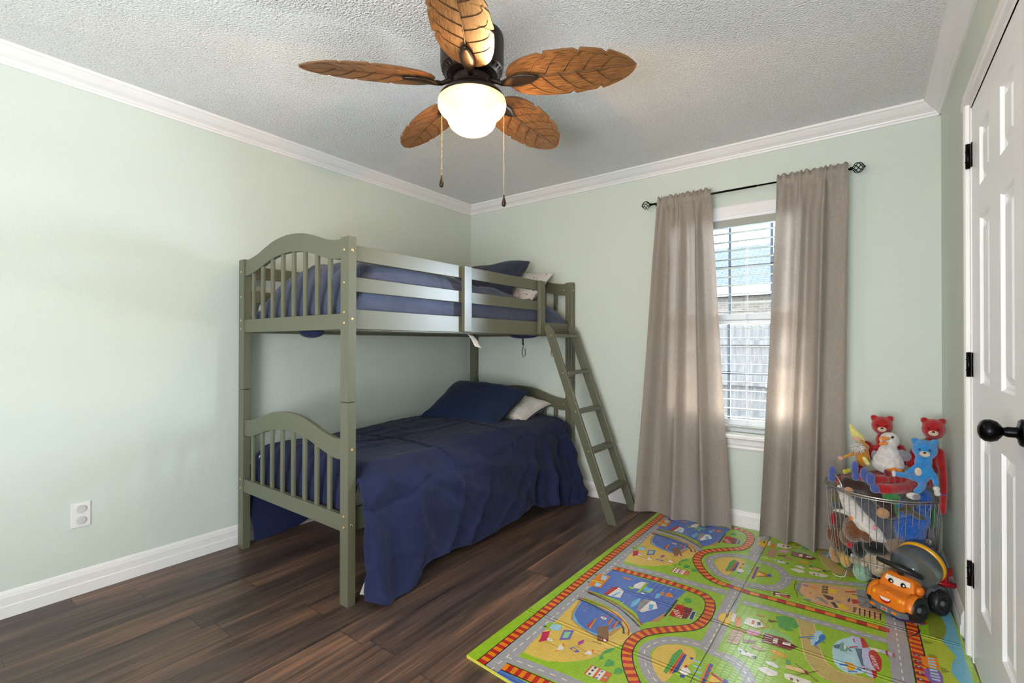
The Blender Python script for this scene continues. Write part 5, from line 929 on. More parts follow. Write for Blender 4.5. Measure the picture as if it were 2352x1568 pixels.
('black',6,'301 38 335 44 370 50 404 55 438 61 424 148 390 142 355 137 321 131 286 125,168 1888 202 1894 237 1900 271 1905 305 1911 291 1998 257 1992 222 1987 188 1981 153 1975,35 3738 69 3744 104 3750 138 3755 172 3761 158 3848 124 3842 89 3837 55 3831 20 3825,438 61 472 67 507 72 541 77 575 82 562 169 528 164 493 159 459 153 424 148,305 1911 339 1917 374 1922 408 1927 442 1932 429 2019 395 2014 360 2009 326 2003 291 1998,172 3761 206 3767 241 3772 275 3777 309 3782 296 3869 262 3864 227 3859 193 3853 158 3848,575 82 610 87 644 92 678 97 713 102 701 189 666 184 632 179 597 174 562 169,442 1932 477 1937 511 1942 545 1947 580 1952 568 2039 533 2034 499 2029 464 2024 429 2019,309 3782 344 3787 378 3792 412 3797 447 3802 435 3889 400 3884 366 3879 331 3874 296 3869,713 102 747 106 781 110 815 114 849 117 842 205 806 202 771 198 736 194 701 189,580 1952 614 1956 648 1960 682 1964 716 1967 709 2055 673 2052 638 2048 603 2044 568 2039,447 3802 481 3806 515 3810 549 3814 583 3817 576 3905 540 3902 505 3898 470 3894 435 3889,849 117 883 120 917 122 951 123 985 124 984 212 948 211 913 209 877 208 842 205,716 1967 750 1970 784 1972 818 1973 852 1974 851 2062 815 2061 780 2059 744 2058 709 2055,583 3817 617 3820 651 3822 685 3823 719 3824 718 3912 682 3911 647 3909 611 3908 576 3905,985 124 1019 124 1052 123 1085 121 1116 117 1131 204 1093 209 1056 211 1020 212 984 212,852 1974 886 1974 919 1973 952 1971 983 1967 998 2054 960 2059 923 2061 887 2062 851 2062,719 3824 753 3824 786 3823 819 3821 850 3817 865 3904 827 3909 790 3911 754 3912 718 3912,1116 117 1144 111 1168 101 1187 87 1204 66 1276 118 1247 151 1212 178 1171 195 1131 204,983 1967 1011 1961 1035 1951 1054 1937 1071 1916 1143 1968 1114 2001 1079 2028 1038 2045 998 2054,850 3817 878 3811 902 3801 921 3787 938 3766 1010 3818 981 3851 946 3878 905 3895 865 3904,1204 66 1219 42 1231 15 1236 0 1329 0 1326 11 1313 47 1297 83 1276 118,1071 1916 1086 1892 1098 1865 1109 1835 1117 1804 1203 1825 1193 1861 1180 1897 1164 1933 1143 1968,938 3766 953 3742 965 3715 976 3685 984 3654 1070 3675 1060 3711 1047 3747 1031 3783 1010 3818,1117 1804 1124 1772 1129 1740 1133 1707 1135 1674 1223 1680 1220 1716 1216 1752 1210 1788 1203 1825,984 3654 991 3622 996 3590 1000 3557 1002 3524 1090 3530 1087 3566 1083 3602 1077 3638 1070 3675,1135 1674 1137 1640 1138 1607 1137 1574 1134 1543 1222 1532 1225 1570 1226 1607 1225 1643 1223 1680,1002 3524 1004 3490 1005 3457 1004 3424 1001 3393 1089 3382 1092 3420 1093 3457 1092 3493 1090 3530,1134 1543 1129 1512 1122 1485 1110 1460 1093 1436 1163 1383 1186 1416 1204 1454 1215 1494 1222 1532,1001 3393 996 3362 989 3335 977 3310 960 3286 1030 3233 1053 3266 1071 3304 1082 3344 1089 3382,1093 1436 1072 1411 1050 1385 1028 1360 1004 1335 1068 1275 1092 1300 1117 1327 1140 1355 1163 1383,960 3286 939 3261 917 3235 895 3210 871 3185 935 3125 959 3150 984 3177 1007 3205 1030 3233,1004 1335 980 1309 956 1281 933 1253 911 1225 981 1172 1002 1198 1023 1225 1045 1250 1068 1275,871 3185 847 3159 823 3131 800 3103 778 3075 848 3022 869 3048 890 3075 912 3100 935 3125,911 1225 889 1196 868 1165 849 1131 834 1094 916 1065 928 1092 943 1119 961 1145 981 1172,778 3075 756 3046 735 3015 716 2981 701 2944 783 2915 795 2942 810 2969 828 2995 848 3022,834 1094 822 1057 815 1018 812 979 812 940 900 945 900 976 902 1006 908 1036 916 1065,701 2944 689 2907 682 2868 679 2829 679 2790 767 2795 767 2826 769 2856 775 2886 783 2915,812 940 815 902 822 865 831 827 844 790 925 823 915 852 908 882 903 913 900 945,679 2790 682 2752 689 2715 698 2677 711 2640 792 2673 782 2702 775 2732 770 2763 767 2795,844 790 860 755 877 722 896 691 917 660 989 711 971 738 954 766 938 795 925 823,711 2640 727 2605 744 2572 763 2541 784 2510 856 2561 838 2588 821 2616 805 2645 792 2673,917 660 939 631 962 602 985 575 1009 548 1074 607 1051 633 1029 658 1008 684 989 711,784 2510 806 2481 829 2452 852 2425 876 2398 941 2457 918 2483 896 2508 875 2534 856 2561,1009 548 1034 521 1063 494 1098 471 1136 454 1166 536 1141 547 1118 563 1096 583 1074 607,876 2398 901 2371 930 2344 965 2321 1003 2304 1033 2386 1008 2397 985 2413 963 2433 941 2457,1136 454 1172 442 1208 433 1242 426 1276 418 1296 504 1262 511 1228 519 1196 527 1166 536,1003 2304 1039 2292 1075 2283 1109 2276 1143 2268 1163 2354 1129 2361 1095 2369 1063 2377 1033 2386,1199 444 1272 439 1344 435 1417 430 1492 429 1488 505 1420 506 1349 510 1277 515 1205 520,1066 2294 1139 2289 1211 2285 1284 2280 1359 2279 1355 2355 1287 2356 1216 2360 1144 2365 1072 2370,1492 429 1566 438 1638 446 1710 454 1782 462 1773 538 1701 529 1630 521 1558 513 1488 505,1359 2279 1433 2288 1505 2296 1577 2304 1649 2312 1640 2388 1568 2379 1497 2371 1425 2363 1355 2355,1782 462 1854 470 1925 478 1997 486 2068 493 2061 569 1989 562 1917 554 1845 546 1773 538,1649 2312 1721 2320 1792 2328 1864 2336 1935 2343 1928 2419 1856 2412 1784 2404 1712 2396 1640 2388,2068 493 2140 499 2212 505 2284 511 2356 517 2350 593 2278 587 2206 581 2134 575 2061 569,1935 2343 2007 2349 2079 2355 2151 2361 2223 2367 2217 2443 2145 2437 2073 2431 2001 2425 1928 2419,2356 517 2428 523 2500 529 2494 605 2422 599 2350 593,2223 2367 2295 2373 2367 2379 2361 2455 2289 2449 2217 2443,2278 815 2287 688 2297 688 2288 816,2145 2665 2154 2538 2164 2538 2155 2666,2313 817 2321 691 2331 691 2323 818,2180 2667 2188 2541 2198 2541 2190 2668,2347 820 2355 694 2365 694 2357 820,2214 2670 2222 2544 2232 2544 2224 2670,2381 822 2389 697 2399 697 2391 823,2248 2672 2256 2547 2266 2547 2258 2673,2420 829 2426 704 2436 704 2430 829,2287 2679 2293 2554 2303 2554 2297 2679,2267 875 2425 884 2424 890 2267 881,2134 2725 2292 2734 2291 2740 2134 2731,2270 839 2426 849 2426 855 2269 845,2137 2689 2293 2699 2293 2705 2136 2695,2274 792 2429 802 2428 808 2273 798,2141 2642 2296 2652 2295 2658 2140 2648,2278 733 2431 745 2431 751 2278 739,2145 2583 2298 2595 2298 2601 2145 2589,2346 1140 2365 891 2377 891 2358 1141,2213 2990 2232 2741 2244 2741 2225 2991,2363 1154 2381 904 2393 905 2375 1155,2230 3004 2248 2754 2260 2755 2242 3005'),
('orange',7,'288 117 322 123 334 52 299 46,155 1967 189 1973 201 1902 166 1896,22 3817 56 3823 68 3752 33 3746,356 129 391 134 403 63 368 58,223 1979 258 1984 270 1913 235 1908,90 3829 125 3834 137 3763 102 3758,425 140 460 146 471 74 437 69,292 1990 327 1996 338 1924 304 1919,159 3840 194 3846 205 3774 171 3769,494 151 529 156 540 85 505 80,361 2001 396 2006 407 1935 372 1930,228 3851 263 3856 274 3785 239 3780,564 161 598 166 608 95 574 90,431 2011 465 2016 475 1945 441 1940,298 3861 332 3866 342 3795 308 3790,633 171 667 176 677 105 643 100,500 2021 534 2026 544 1955 510 1950,367 3871 401 3876 411 3805 377 3800,702 181 737 186 746 114 712 110,569 2031 604 2036 613 1964 579 1960,436 3881 471 3886 480 3814 446 3810,772 190 807 194 814 122 780 118,639 2040 674 2044 681 1972 647 1968,506 3890 541 3894 548 3822 514 3818,842 197 878 200 882 128 848 125,709 2047 745 2050 749 1978 715 1975,576 3897 612 3900 616 3828 582 3825,913 201 949 203 951 131 916 129,780 2051 816 2053 818 1981 783 1979,647 3901 683 3903 685 3831 650 3829,984 204 1020 204 1019 132 985 132,851 2054 887 2054 886 1982 852 1982,718 3904 754 3904 753 3832 719 3832,1056 203 1092 201 1086 129 1053 131,923 2053 959 2051 953 1979 920 1981,790 3903 826 3901 820 3829 787 3831,1130 196 1168 187 1147 119 1117 125,997 2046 1035 2037 1014 1969 984 1975,864 3896 902 3887 881 3819 851 3825,1208 171 1242 145 1193 93 1172 108,1075 2021 1109 1995 1060 1943 1039 1958,942 3871 976 3845 927 3793 906 3808,1269 113 1290 79 1226 46 1211 71,1136 1963 1157 1929 1093 1896 1078 1921,1003 3813 1024 3779 960 3746 945 3771,1306 44 1318 9 1290 0 1245 0 1239 18,1173 1894 1185 1859 1116 1837 1106 1868,1040 3744 1052 3709 983 3687 973 3718,1195 1823 1202 1787 1132 1774 1125 1806,1062 3673 1069 3637 999 3624 992 3656,1208 1751 1212 1715 1141 1708 1137 1741,1075 3601 1079 3565 1008 3558 1004 3591,1215 1679 1217 1643 1145 1640 1143 1674,1082 3529 1084 3493 1012 3490 1010 3524,1218 1607 1217 1570 1145 1574 1146 1607,1085 3457 1084 3420 1012 3424 1013 3457,1214 1533 1208 1495 1137 1511 1142 1542,1081 3383 1075 3345 1004 3361 1009 3392,1197 1457 1179 1420 1117 1456 1130 1482,1064 3307 1046 3270 984 3306 997 3332,1157 1388 1134 1360 1078 1406 1100 1431,1024 3238 1001 3210 945 3256 967 3281,1111 1332 1086 1306 1034 1355 1056 1380,978 3182 953 3156 901 3205 923 3230,1062 1280 1039 1255 986 1303 1010 1330,929 3130 906 3105 853 3153 877 3180,1017 1230 996 1203 940 1248 962 1276,884 3080 863 3053 807 3098 829 3126,975 1177 955 1150 896 1192 918 1221,842 3027 822 3000 763 3042 785 3071,936 1123 921 1096 856 1127 875 1161,803 2973 788 2946 723 2977 742 3011,909 1067 900 1038 830 1055 841 1092,776 2917 767 2888 697 2905 708 2942,894 1007 892 976 820 979 823 1017,761 2857 759 2826 687 2829 690 2867,892 944 895 912 823 903 820 941,759 2794 762 2762 690 2753 687 2791,900 881 908 850 838 829 830 866,767 2731 775 2700 705 2679 697 2716,918 820 931 791 867 759 851 793,785 2670 798 2641 734 2609 718 2643,947 762 964 734 903 695 884 726,814 2612 831 2584 770 2545 751 2576,982 706 1002 679 945 636 923 665,849 2556 869 2529 812 2486 790 2515,1023 653 1045 628 991 580 968 607,890 2503 912 2478 858 2430 835 2457,1068 602 1090 578 1039 527 1014 554,935 2452 957 2428 906 2377 881 2404,1113 557 1137 540 1102 478 1068 501,980 2407 1004 2390 969 2328 935 2351,1164 529 1194 519 1175 450 1138 461,1031 2379 1061 2369 1042 2300 1005 2311,1226 511 1260 504 1244 433 1210 441,1093 2361 1127 2354 1111 2283 1077 2291,1204 512 1276 507 1272 447 1200 452,1071 2362 1143 2357 1139 2297 1067 2302,1348 502 1419 498 1417 438 1344 442,1215 2352 1286 2348 1284 2288 1211 2292,1489 497 1559 505 1565 446 1492 437,1356 2347 1426 2355 1432 2296 1359 2287,1630 513 1702 521 1709 462 1637 454,1497 2363 1569 2371 1576 2312 1504 2304,1774 530 1846 538 1853 478 1781 470,1641 2380 1713 2388 1720 2328 1648 2320,1918 546 1990 554 1996 494 1924 486,1785 2396 1857 2404 1863 2344 1791 2336,2062 561 2134 567 2139 507 2067 501,1929 2411 2001 2417 2006 2357 1934 2351,2206 573 2278 579 2283 519 2211 513,2073 2423 2145 2429 2150 2369 2078 2363,2350 585 2422 591 2427 531 2355 525,2217 2435 2289 2441 2294 2381 2222 2375'),
('road',4,'950 854 941 882 935 907 934 931 935 956 939 982 947 1012 957 1044 971 1076 986 1107 1004 1134 1024 1159 1046 1182 1070 1204 1095 1223 1120 1239 1145 1253 1171 1266 1197 1276 1224 1282 1251 1286 1280 1284 1312 1278 1343 1269 1372 1261 1396 1257 1414 1257 1426 1260 1436 1264 1447 1268 1461 1270 1479 1269 1499 1269 1519 1267 1540 1262 1561 1253 1581 1240 1602 1223 1623 1203 1642 1182 1660 1159 1676 1135 1691 1109 1704 1082 1716 1053 1724 1022 1730 989 1735 954 1737 918 1735 881 1730 843 1722 804 1712 762 1697 720 1678 682 1652 649 1615 622 1569 599 1519 580 1471 566 1430 555 1398 551 1372 552 1348 557 1325 563 1299 569 1271 573 1242 577 1213 582 1185 589 1159 599 1135 611 1113 626 1093 642 1072 662 1051 686 1029 715 1006 749 984 786 964 822,817 2704 808 2732 802 2757 801 2781 802 2806 806 2832 814 2862 824 2894 838 2926 853 2957 871 2984 891 3009 913 3032 937 3054 962 3073 987 3089 1012 3103 1038 3116 1064 3126 1091 3132 1118 3136 1147 3134 1179 3128 1210 3119 1239 3111 1263 3107 1281 3107 1293 3110 1303 3114 1314 3118 1328 3120 1346 3119 1366 3119 1386 3117 1407 3112 1428 3103 1448 3090 1469 3073 1490 3053 1509 3032 1527 3009 1543 2985 1558 2959 1571 2932 1583 2903 1591 2872 1597 2839 1602 2804 1604 2768 1602 2731 1597 2693 1589 2654 1579 2612 1564 2570 1545 2532 1519 2499 1482 2472 1436 2449 1386 2430 1338 2416 1297 2405 1265 2401 1239 2402 1215 2407 1192 2413 1166 2419 1138 2423 1109 2427 1080 2432 1052 2439 1026 2449 1002 2461 980 2476 960 2492 939 2512 918 2536 896 2565 873 2599 851 2636 831 2672'),
('green',5,'1033 885 1025 905 1021 923 1020 940 1021 957 1024 976 1030 997 1039 1019 1049 1042 1062 1064 1075 1084 1091 1101 1108 1118 1127 1133 1147 1146 1167 1158 1186 1168 1206 1177 1227 1184 1248 1189 1269 1191 1292 1190 1317 1185 1342 1179 1364 1173 1383 1170 1397 1171 1407 1173 1415 1176 1424 1179 1434 1180 1448 1179 1464 1179 1480 1178 1497 1174 1513 1168 1529 1159 1545 1147 1562 1133 1577 1117 1591 1101 1603 1084 1615 1066 1626 1046 1634 1026 1641 1004 1646 981 1649 956 1651 930 1650 904 1646 877 1640 849 1631 819 1620 790 1605 763 1584 740 1555 720 1519 704 1480 691 1442 680 1410 673 1385 670 1364 671 1346 674 1327 679 1307 683 1285 685 1263 688 1240 692 1218 697 1197 704 1179 713 1161 723 1145 735 1129 749 1113 765 1095 786 1077 811 1059 837 1044 862,900 2735 892 2755 888 2773 887 2790 888 2807 891 2826 897 2847 906 2869 916 2892 929 2914 942 2934 958 2951 975 2968 994 2983 1014 2996 1034 3008 1053 3018 1073 3027 1094 3034 1115 3039 1136 3041 1159 3040 1184 3035 1209 3029 1231 3023 1250 3020 1264 3021 1274 3023 1282 3026 1291 3029 1301 3030 1315 3029 1331 3029 1347 3028 1364 3024 1380 3018 1396 3009 1412 2997 1429 2983 1444 2967 1458 2951 1470 2934 1482 2916 1493 2896 1501 2876 1508 2854 1513 2831 1516 2806 1518 2780 1517 2754 1513 2727 1507 2699 1498 2669 1487 2640 1472 2613 1451 2590 1422 2570 1386 2554 1347 2541 1309 2530 1277 2523 1252 2520 1231 2521 1213 2524 1194 2529 1174 2533 1152 2535 1130 2538 1107 2542 1085 2547 1064 2554 1046 2563 1028 2573 1012 2585 996 2599 980 2615 962 2636 944 2661 926 2687 911 2712,228 637 222 728 310 776 344 737 299 644,95 2487 89 2578 177 2626 211 2587 166 2494,628 1804 648 1802 656 1710 582 1692,495 3654 515 3652 523 3560 449 3542'),
('cream',6,'987 868 976 907 984 909 995 871,854 2718 843 2757 851 2759 862 2721,974 948 980 988 988 987 982 948,841 2798 847 2838 855 2837 849 2798,992 1027 1008 1064 1015 1061 1000 1024,859 2877 875 2914 882 2911 867 2874,1028 1099 1053 1131 1059 1126 1035 1095,895 2949 920 2981 926 2976 902 2945,1082 1160 1114 1184 1119 1178 1088 1154,949 3010 981 3034 986 3028 955 3004,1149 1206 1185 1224 1188 1217 1152 1199,1016 3056 1052 3074 1055 3067 1019 3049,1223 1237 1264 1242 1264 1234 1225 1229,1090 3087 1131 3092 1131 3084 1092 3079,1304 1238 1344 1228 1341 1220 1303 1230,1171 3088 1211 3078 1208 3070 1170 3080,1382 1219 1420 1222 1422 1214 1381 1211,1249 3069 1287 3072 1289 3064 1248 3061,1460 1229 1500 1226 1499 1218 1460 1221,1327 3079 1367 3076 1366 3068 1327 3071,1540 1213 1573 1190 1568 1184 1536 1207,1407 3063 1440 3040 1435 3034 1403 3057,1603 1163 1629 1132 1623 1127 1597 1157,1470 3013 1496 2982 1490 2977 1464 3007,1651 1098 1670 1062 1663 1059 1644 1094,1518 2948 1537 2912 1530 2909 1511 2944,1684 1024 1692 984 1684 983 1676 1022,1551 2874 1559 2834 1551 2833 1543 2872,1697 944 1697 904 1689 904 1689 944,1564 2794 1564 2754 1556 2754 1556 2794,1692 863 1684 824 1676 826 1685 865,1559 2713 1551 2674 1543 2676 1552 2715,1674 785 1659 747 1652 751 1666 787,1541 2635 1526 2597 1519 2601 1533 2637,1638 712 1609 683 1604 690 1632 717,1505 2562 1476 2533 1471 2540 1499 2567,1574 662 1538 645 1535 653 1571 669,1441 2512 1405 2495 1402 2503 1438 2519,1500 631 1461 620 1459 628 1497 639,1367 2481 1328 2470 1326 2478 1364 2489,1422 610 1381 607 1382 615 1421 618,1289 2460 1248 2457 1249 2465 1288 2468,1341 613 1302 622 1304 630 1343 621,1208 2463 1169 2472 1171 2480 1210 2471,1263 627 1223 634 1224 642 1264 635,1130 2477 1090 2484 1091 2492 1131 2485,1184 645 1147 663 1152 670 1187 653,1051 2495 1014 2513 1019 2520 1054 2503,1114 687 1086 716 1092 721 1120 693,981 2537 953 2566 959 2571 987 2543,1060 747 1037 780 1043 784 1066 752,927 2597 904 2630 910 2634 933 2602,1478 258 1521 264 1523 257 1479 250,1345 2108 1388 2114 1390 2107 1346 2100,1212 3958 1244 3963 1256 3962 1257 3957 1213 3950,1565 271 1608 278 1609 270 1566 263,1432 2121 1475 2128 1476 2120 1433 2113,1651 284 1695 291 1696 283 1652 277,1518 2134 1562 2141 1563 2133 1519 2127,1738 298 1781 305 1782 297 1739 290,1605 2148 1648 2155 1649 2147 1606 2140,1825 311 1868 318 1869 310 1826 303,1692 2161 1735 2168 1736 2160 1693 2153,1911 325 1955 330 1956 322 1912 317,1778 2175 1822 2180 1823 2172 1779 2167,1998 335 2042 340 2043 332 1999 327,1865 2185 1909 2190 1910 2182 1866 2177,2086 344 2129 349 2130 341 2086 336,1953 2194 1996 2199 1997 2191 1953 2186,2173 354 2216 359 2217 351 2174 346,2040 2204 2083 2209 2084 2201 2041 2196,2260 363 2303 368 2304 360 2261 355,2127 2213 2170 2218 2171 2210 2128 2205,2347 373 2391 377 2391 369 2348 365,2214 2223 2258 2227 2258 2219 2215 2215,2434 382 2478 387 2479 379 2435 374,2301 2232 2345 2237 2346 2229 2302 2224,1688 1023 1727 1042 1731 1035 1691 1015,1555 2873 1594 2892 1598 2885 1558 2865,1767 1062 1806 1082 1810 1074 1770 1055,1634 2912 1673 2932 1677 2924 1637 2905,1846 1101 1885 1121 1889 1114 1849 1094,1713 2951 1752 2971 1756 2964 1716 2944,1925 1140 1964 1160 1968 1153 1928 1133,1792 2990 1831 3010 1835 3003 1795 2983,2003 1180 2042 1202 2046 1195 2007 1173,1870 3030 1909 3052 1913 3045 1874 3023,2080 1224 2118 1246 2122 1239 2084 1217,1947 3074 1985 3096 1989 3089 1951 3067,2157 1268 2195 1290 2199 1283 2161 1261,2024 3118 2062 3140 2066 3133 2028 3111,2233 1312 2272 1334 2276 1327 2237 1305,2100 3162 2139 3184 2143 3177 2104 3155,2310 1356 2349 1377 2352 1370 2314 1349,2177 3206 2216 3227 2219 3220 2181 3199,2390 1394 2431 1411 2434 1404 2393 1387,2257 3244 2298 3261 2301 3254 2260 3237'),
('sand',6,'1046 879 1036 923 1033 967 1038 1008 1054 1044 1079 1078 1106 1106 1132 1128 1160 1146 1187 1156 1215 1161 1242 1160 1266 1145 1286 1111 1302 1063 1307 1010 1292 952 1266 889 1246 831 1239 780 1238 735 1235 701 1229 681 1222 673 1207 676 1180 693 1147 721 1116 755 1089 793 1064 836,913 2729 903 2773 900 2817 905 2858 921 2894 946 2928 973 2956 999 2978 1027 2996 1054 3006 1082 3011 1109 3010 1133 2995 1153 2961 1169 2913 1174 2860 1159 2802 1133 2739 1113 2681 1106 2630 1105 2585 1102 2551 1096 2531 1089 2523 1074 2526 1047 2543 1014 2571 983 2605 956 2643 931 2686'),
('tree',7,'1173 1094 1200 1088 1209 835 1206 761 1178 773 1172 876 1157 994,1040 2944 1067 2938 1076 2685 1073 2611 1045 2623 1039 2726 1024 2844,367 545 366 546 365 548 363 548 361 549 359 548 357 548 355 546 355 545 355 543 357 542 359 541 361 541 363 541 365 542 366 543,234 2395 233 2396 232 2398 230 2398 228 2399 226 2398 224 2398 222 2396 222 2395 222 2393 224 2392 226 2391 228 2391 230 2391 232 2392 233 2393,1805 1487 1834 1475 1844 1440 1817 1425,1672 3337 1701 3325 1711 3290 1684 3275,1663 1948 1722 1956 1781 1912 1733 1881 1673 1892,1530 3798 1589 3806 1648 3762 1600 3731 1540 3742,1758 194 1803 246 1879 260 1935 159 1919 110 1852 88 1790 108,1625 2044 1670 2096 1746 2110 1802 2009 1786 1960 1719 1938 1657 1958,1492 3894 1537 3946 1547 3948 1622 3944 1669 3859 1653 3810 1586 3788 1524 3808'),
('red',9,'1206 1065 1213 1067 1226 805 1214 804,1073 2915 1080 2917 1093 2655 1081 2654,1413 1038 1426 1040 1427 1005 1415 1005,1280 2888 1293 2890 1294 2855 1282 2855,1418 974 1430 976 1431 942 1420 942,1285 2824 1297 2826 1298 2792 1287 2792,1422 912 1435 913 1436 880 1424 880,1289 2762 1302 2763 1303 2730 1291 2730,1427 850 1439 852 1440 819 1429 820,1294 2700 1306 2702 1307 2669 1296 2670,1431 790 1443 792 1444 760 1433 760,1298 2640 1310 2642 1311 2610 1300 2610,2324 300 2345 312 2388 201 2352 154,2191 2150 2212 2162 2255 2051 2219 2004,2115 3919 2122 3901 2086 3854 2073 3921,2274 108 2322 160 2323 145 2275 93,2141 1958 2189 2010 2190 1995 2142 1943,2008 3808 2056 3860 2057 3845 2009 3793'),
('navy',8,'1220 1058 1240 1055 1256 840 1235 786 1228 852,1087 2908 1107 2905 1123 2690 1102 2636 1095 2702,1266 1049 1288 1059 1291 1034 1276 1024,1133 2899 1155 2909 1158 2884 1143 2874,1280 817 1311 834 1316 804 1292 793,1147 2667 1178 2684 1183 2654 1159 2643,1399 1072 1423 1073 1447 774 1426 781,1266 2922 1290 2923 1314 2624 1293 2631,1526 976 1554 975 1568 936 1535 908,1393 2826 1421 2825 1435 2786 1402 2758'),
('ltblue',7,'1294 1036 1346 1044 1347 1027 1295 1019,1161 2886 1213 2894 1214 2877 1162 2869,1315 981 1367 989 1368 972 1317 964,1182 2831 1234 2839 1235 2822 1184 2814,1336 927 1387 936 1389 919 1338 910,1203 2777 1254 2786 1256 2769 1205 2760,1357 874 1407 883 1408 867 1358 858,1224 2724 1274 2733 1275 2717 1225 2708'),
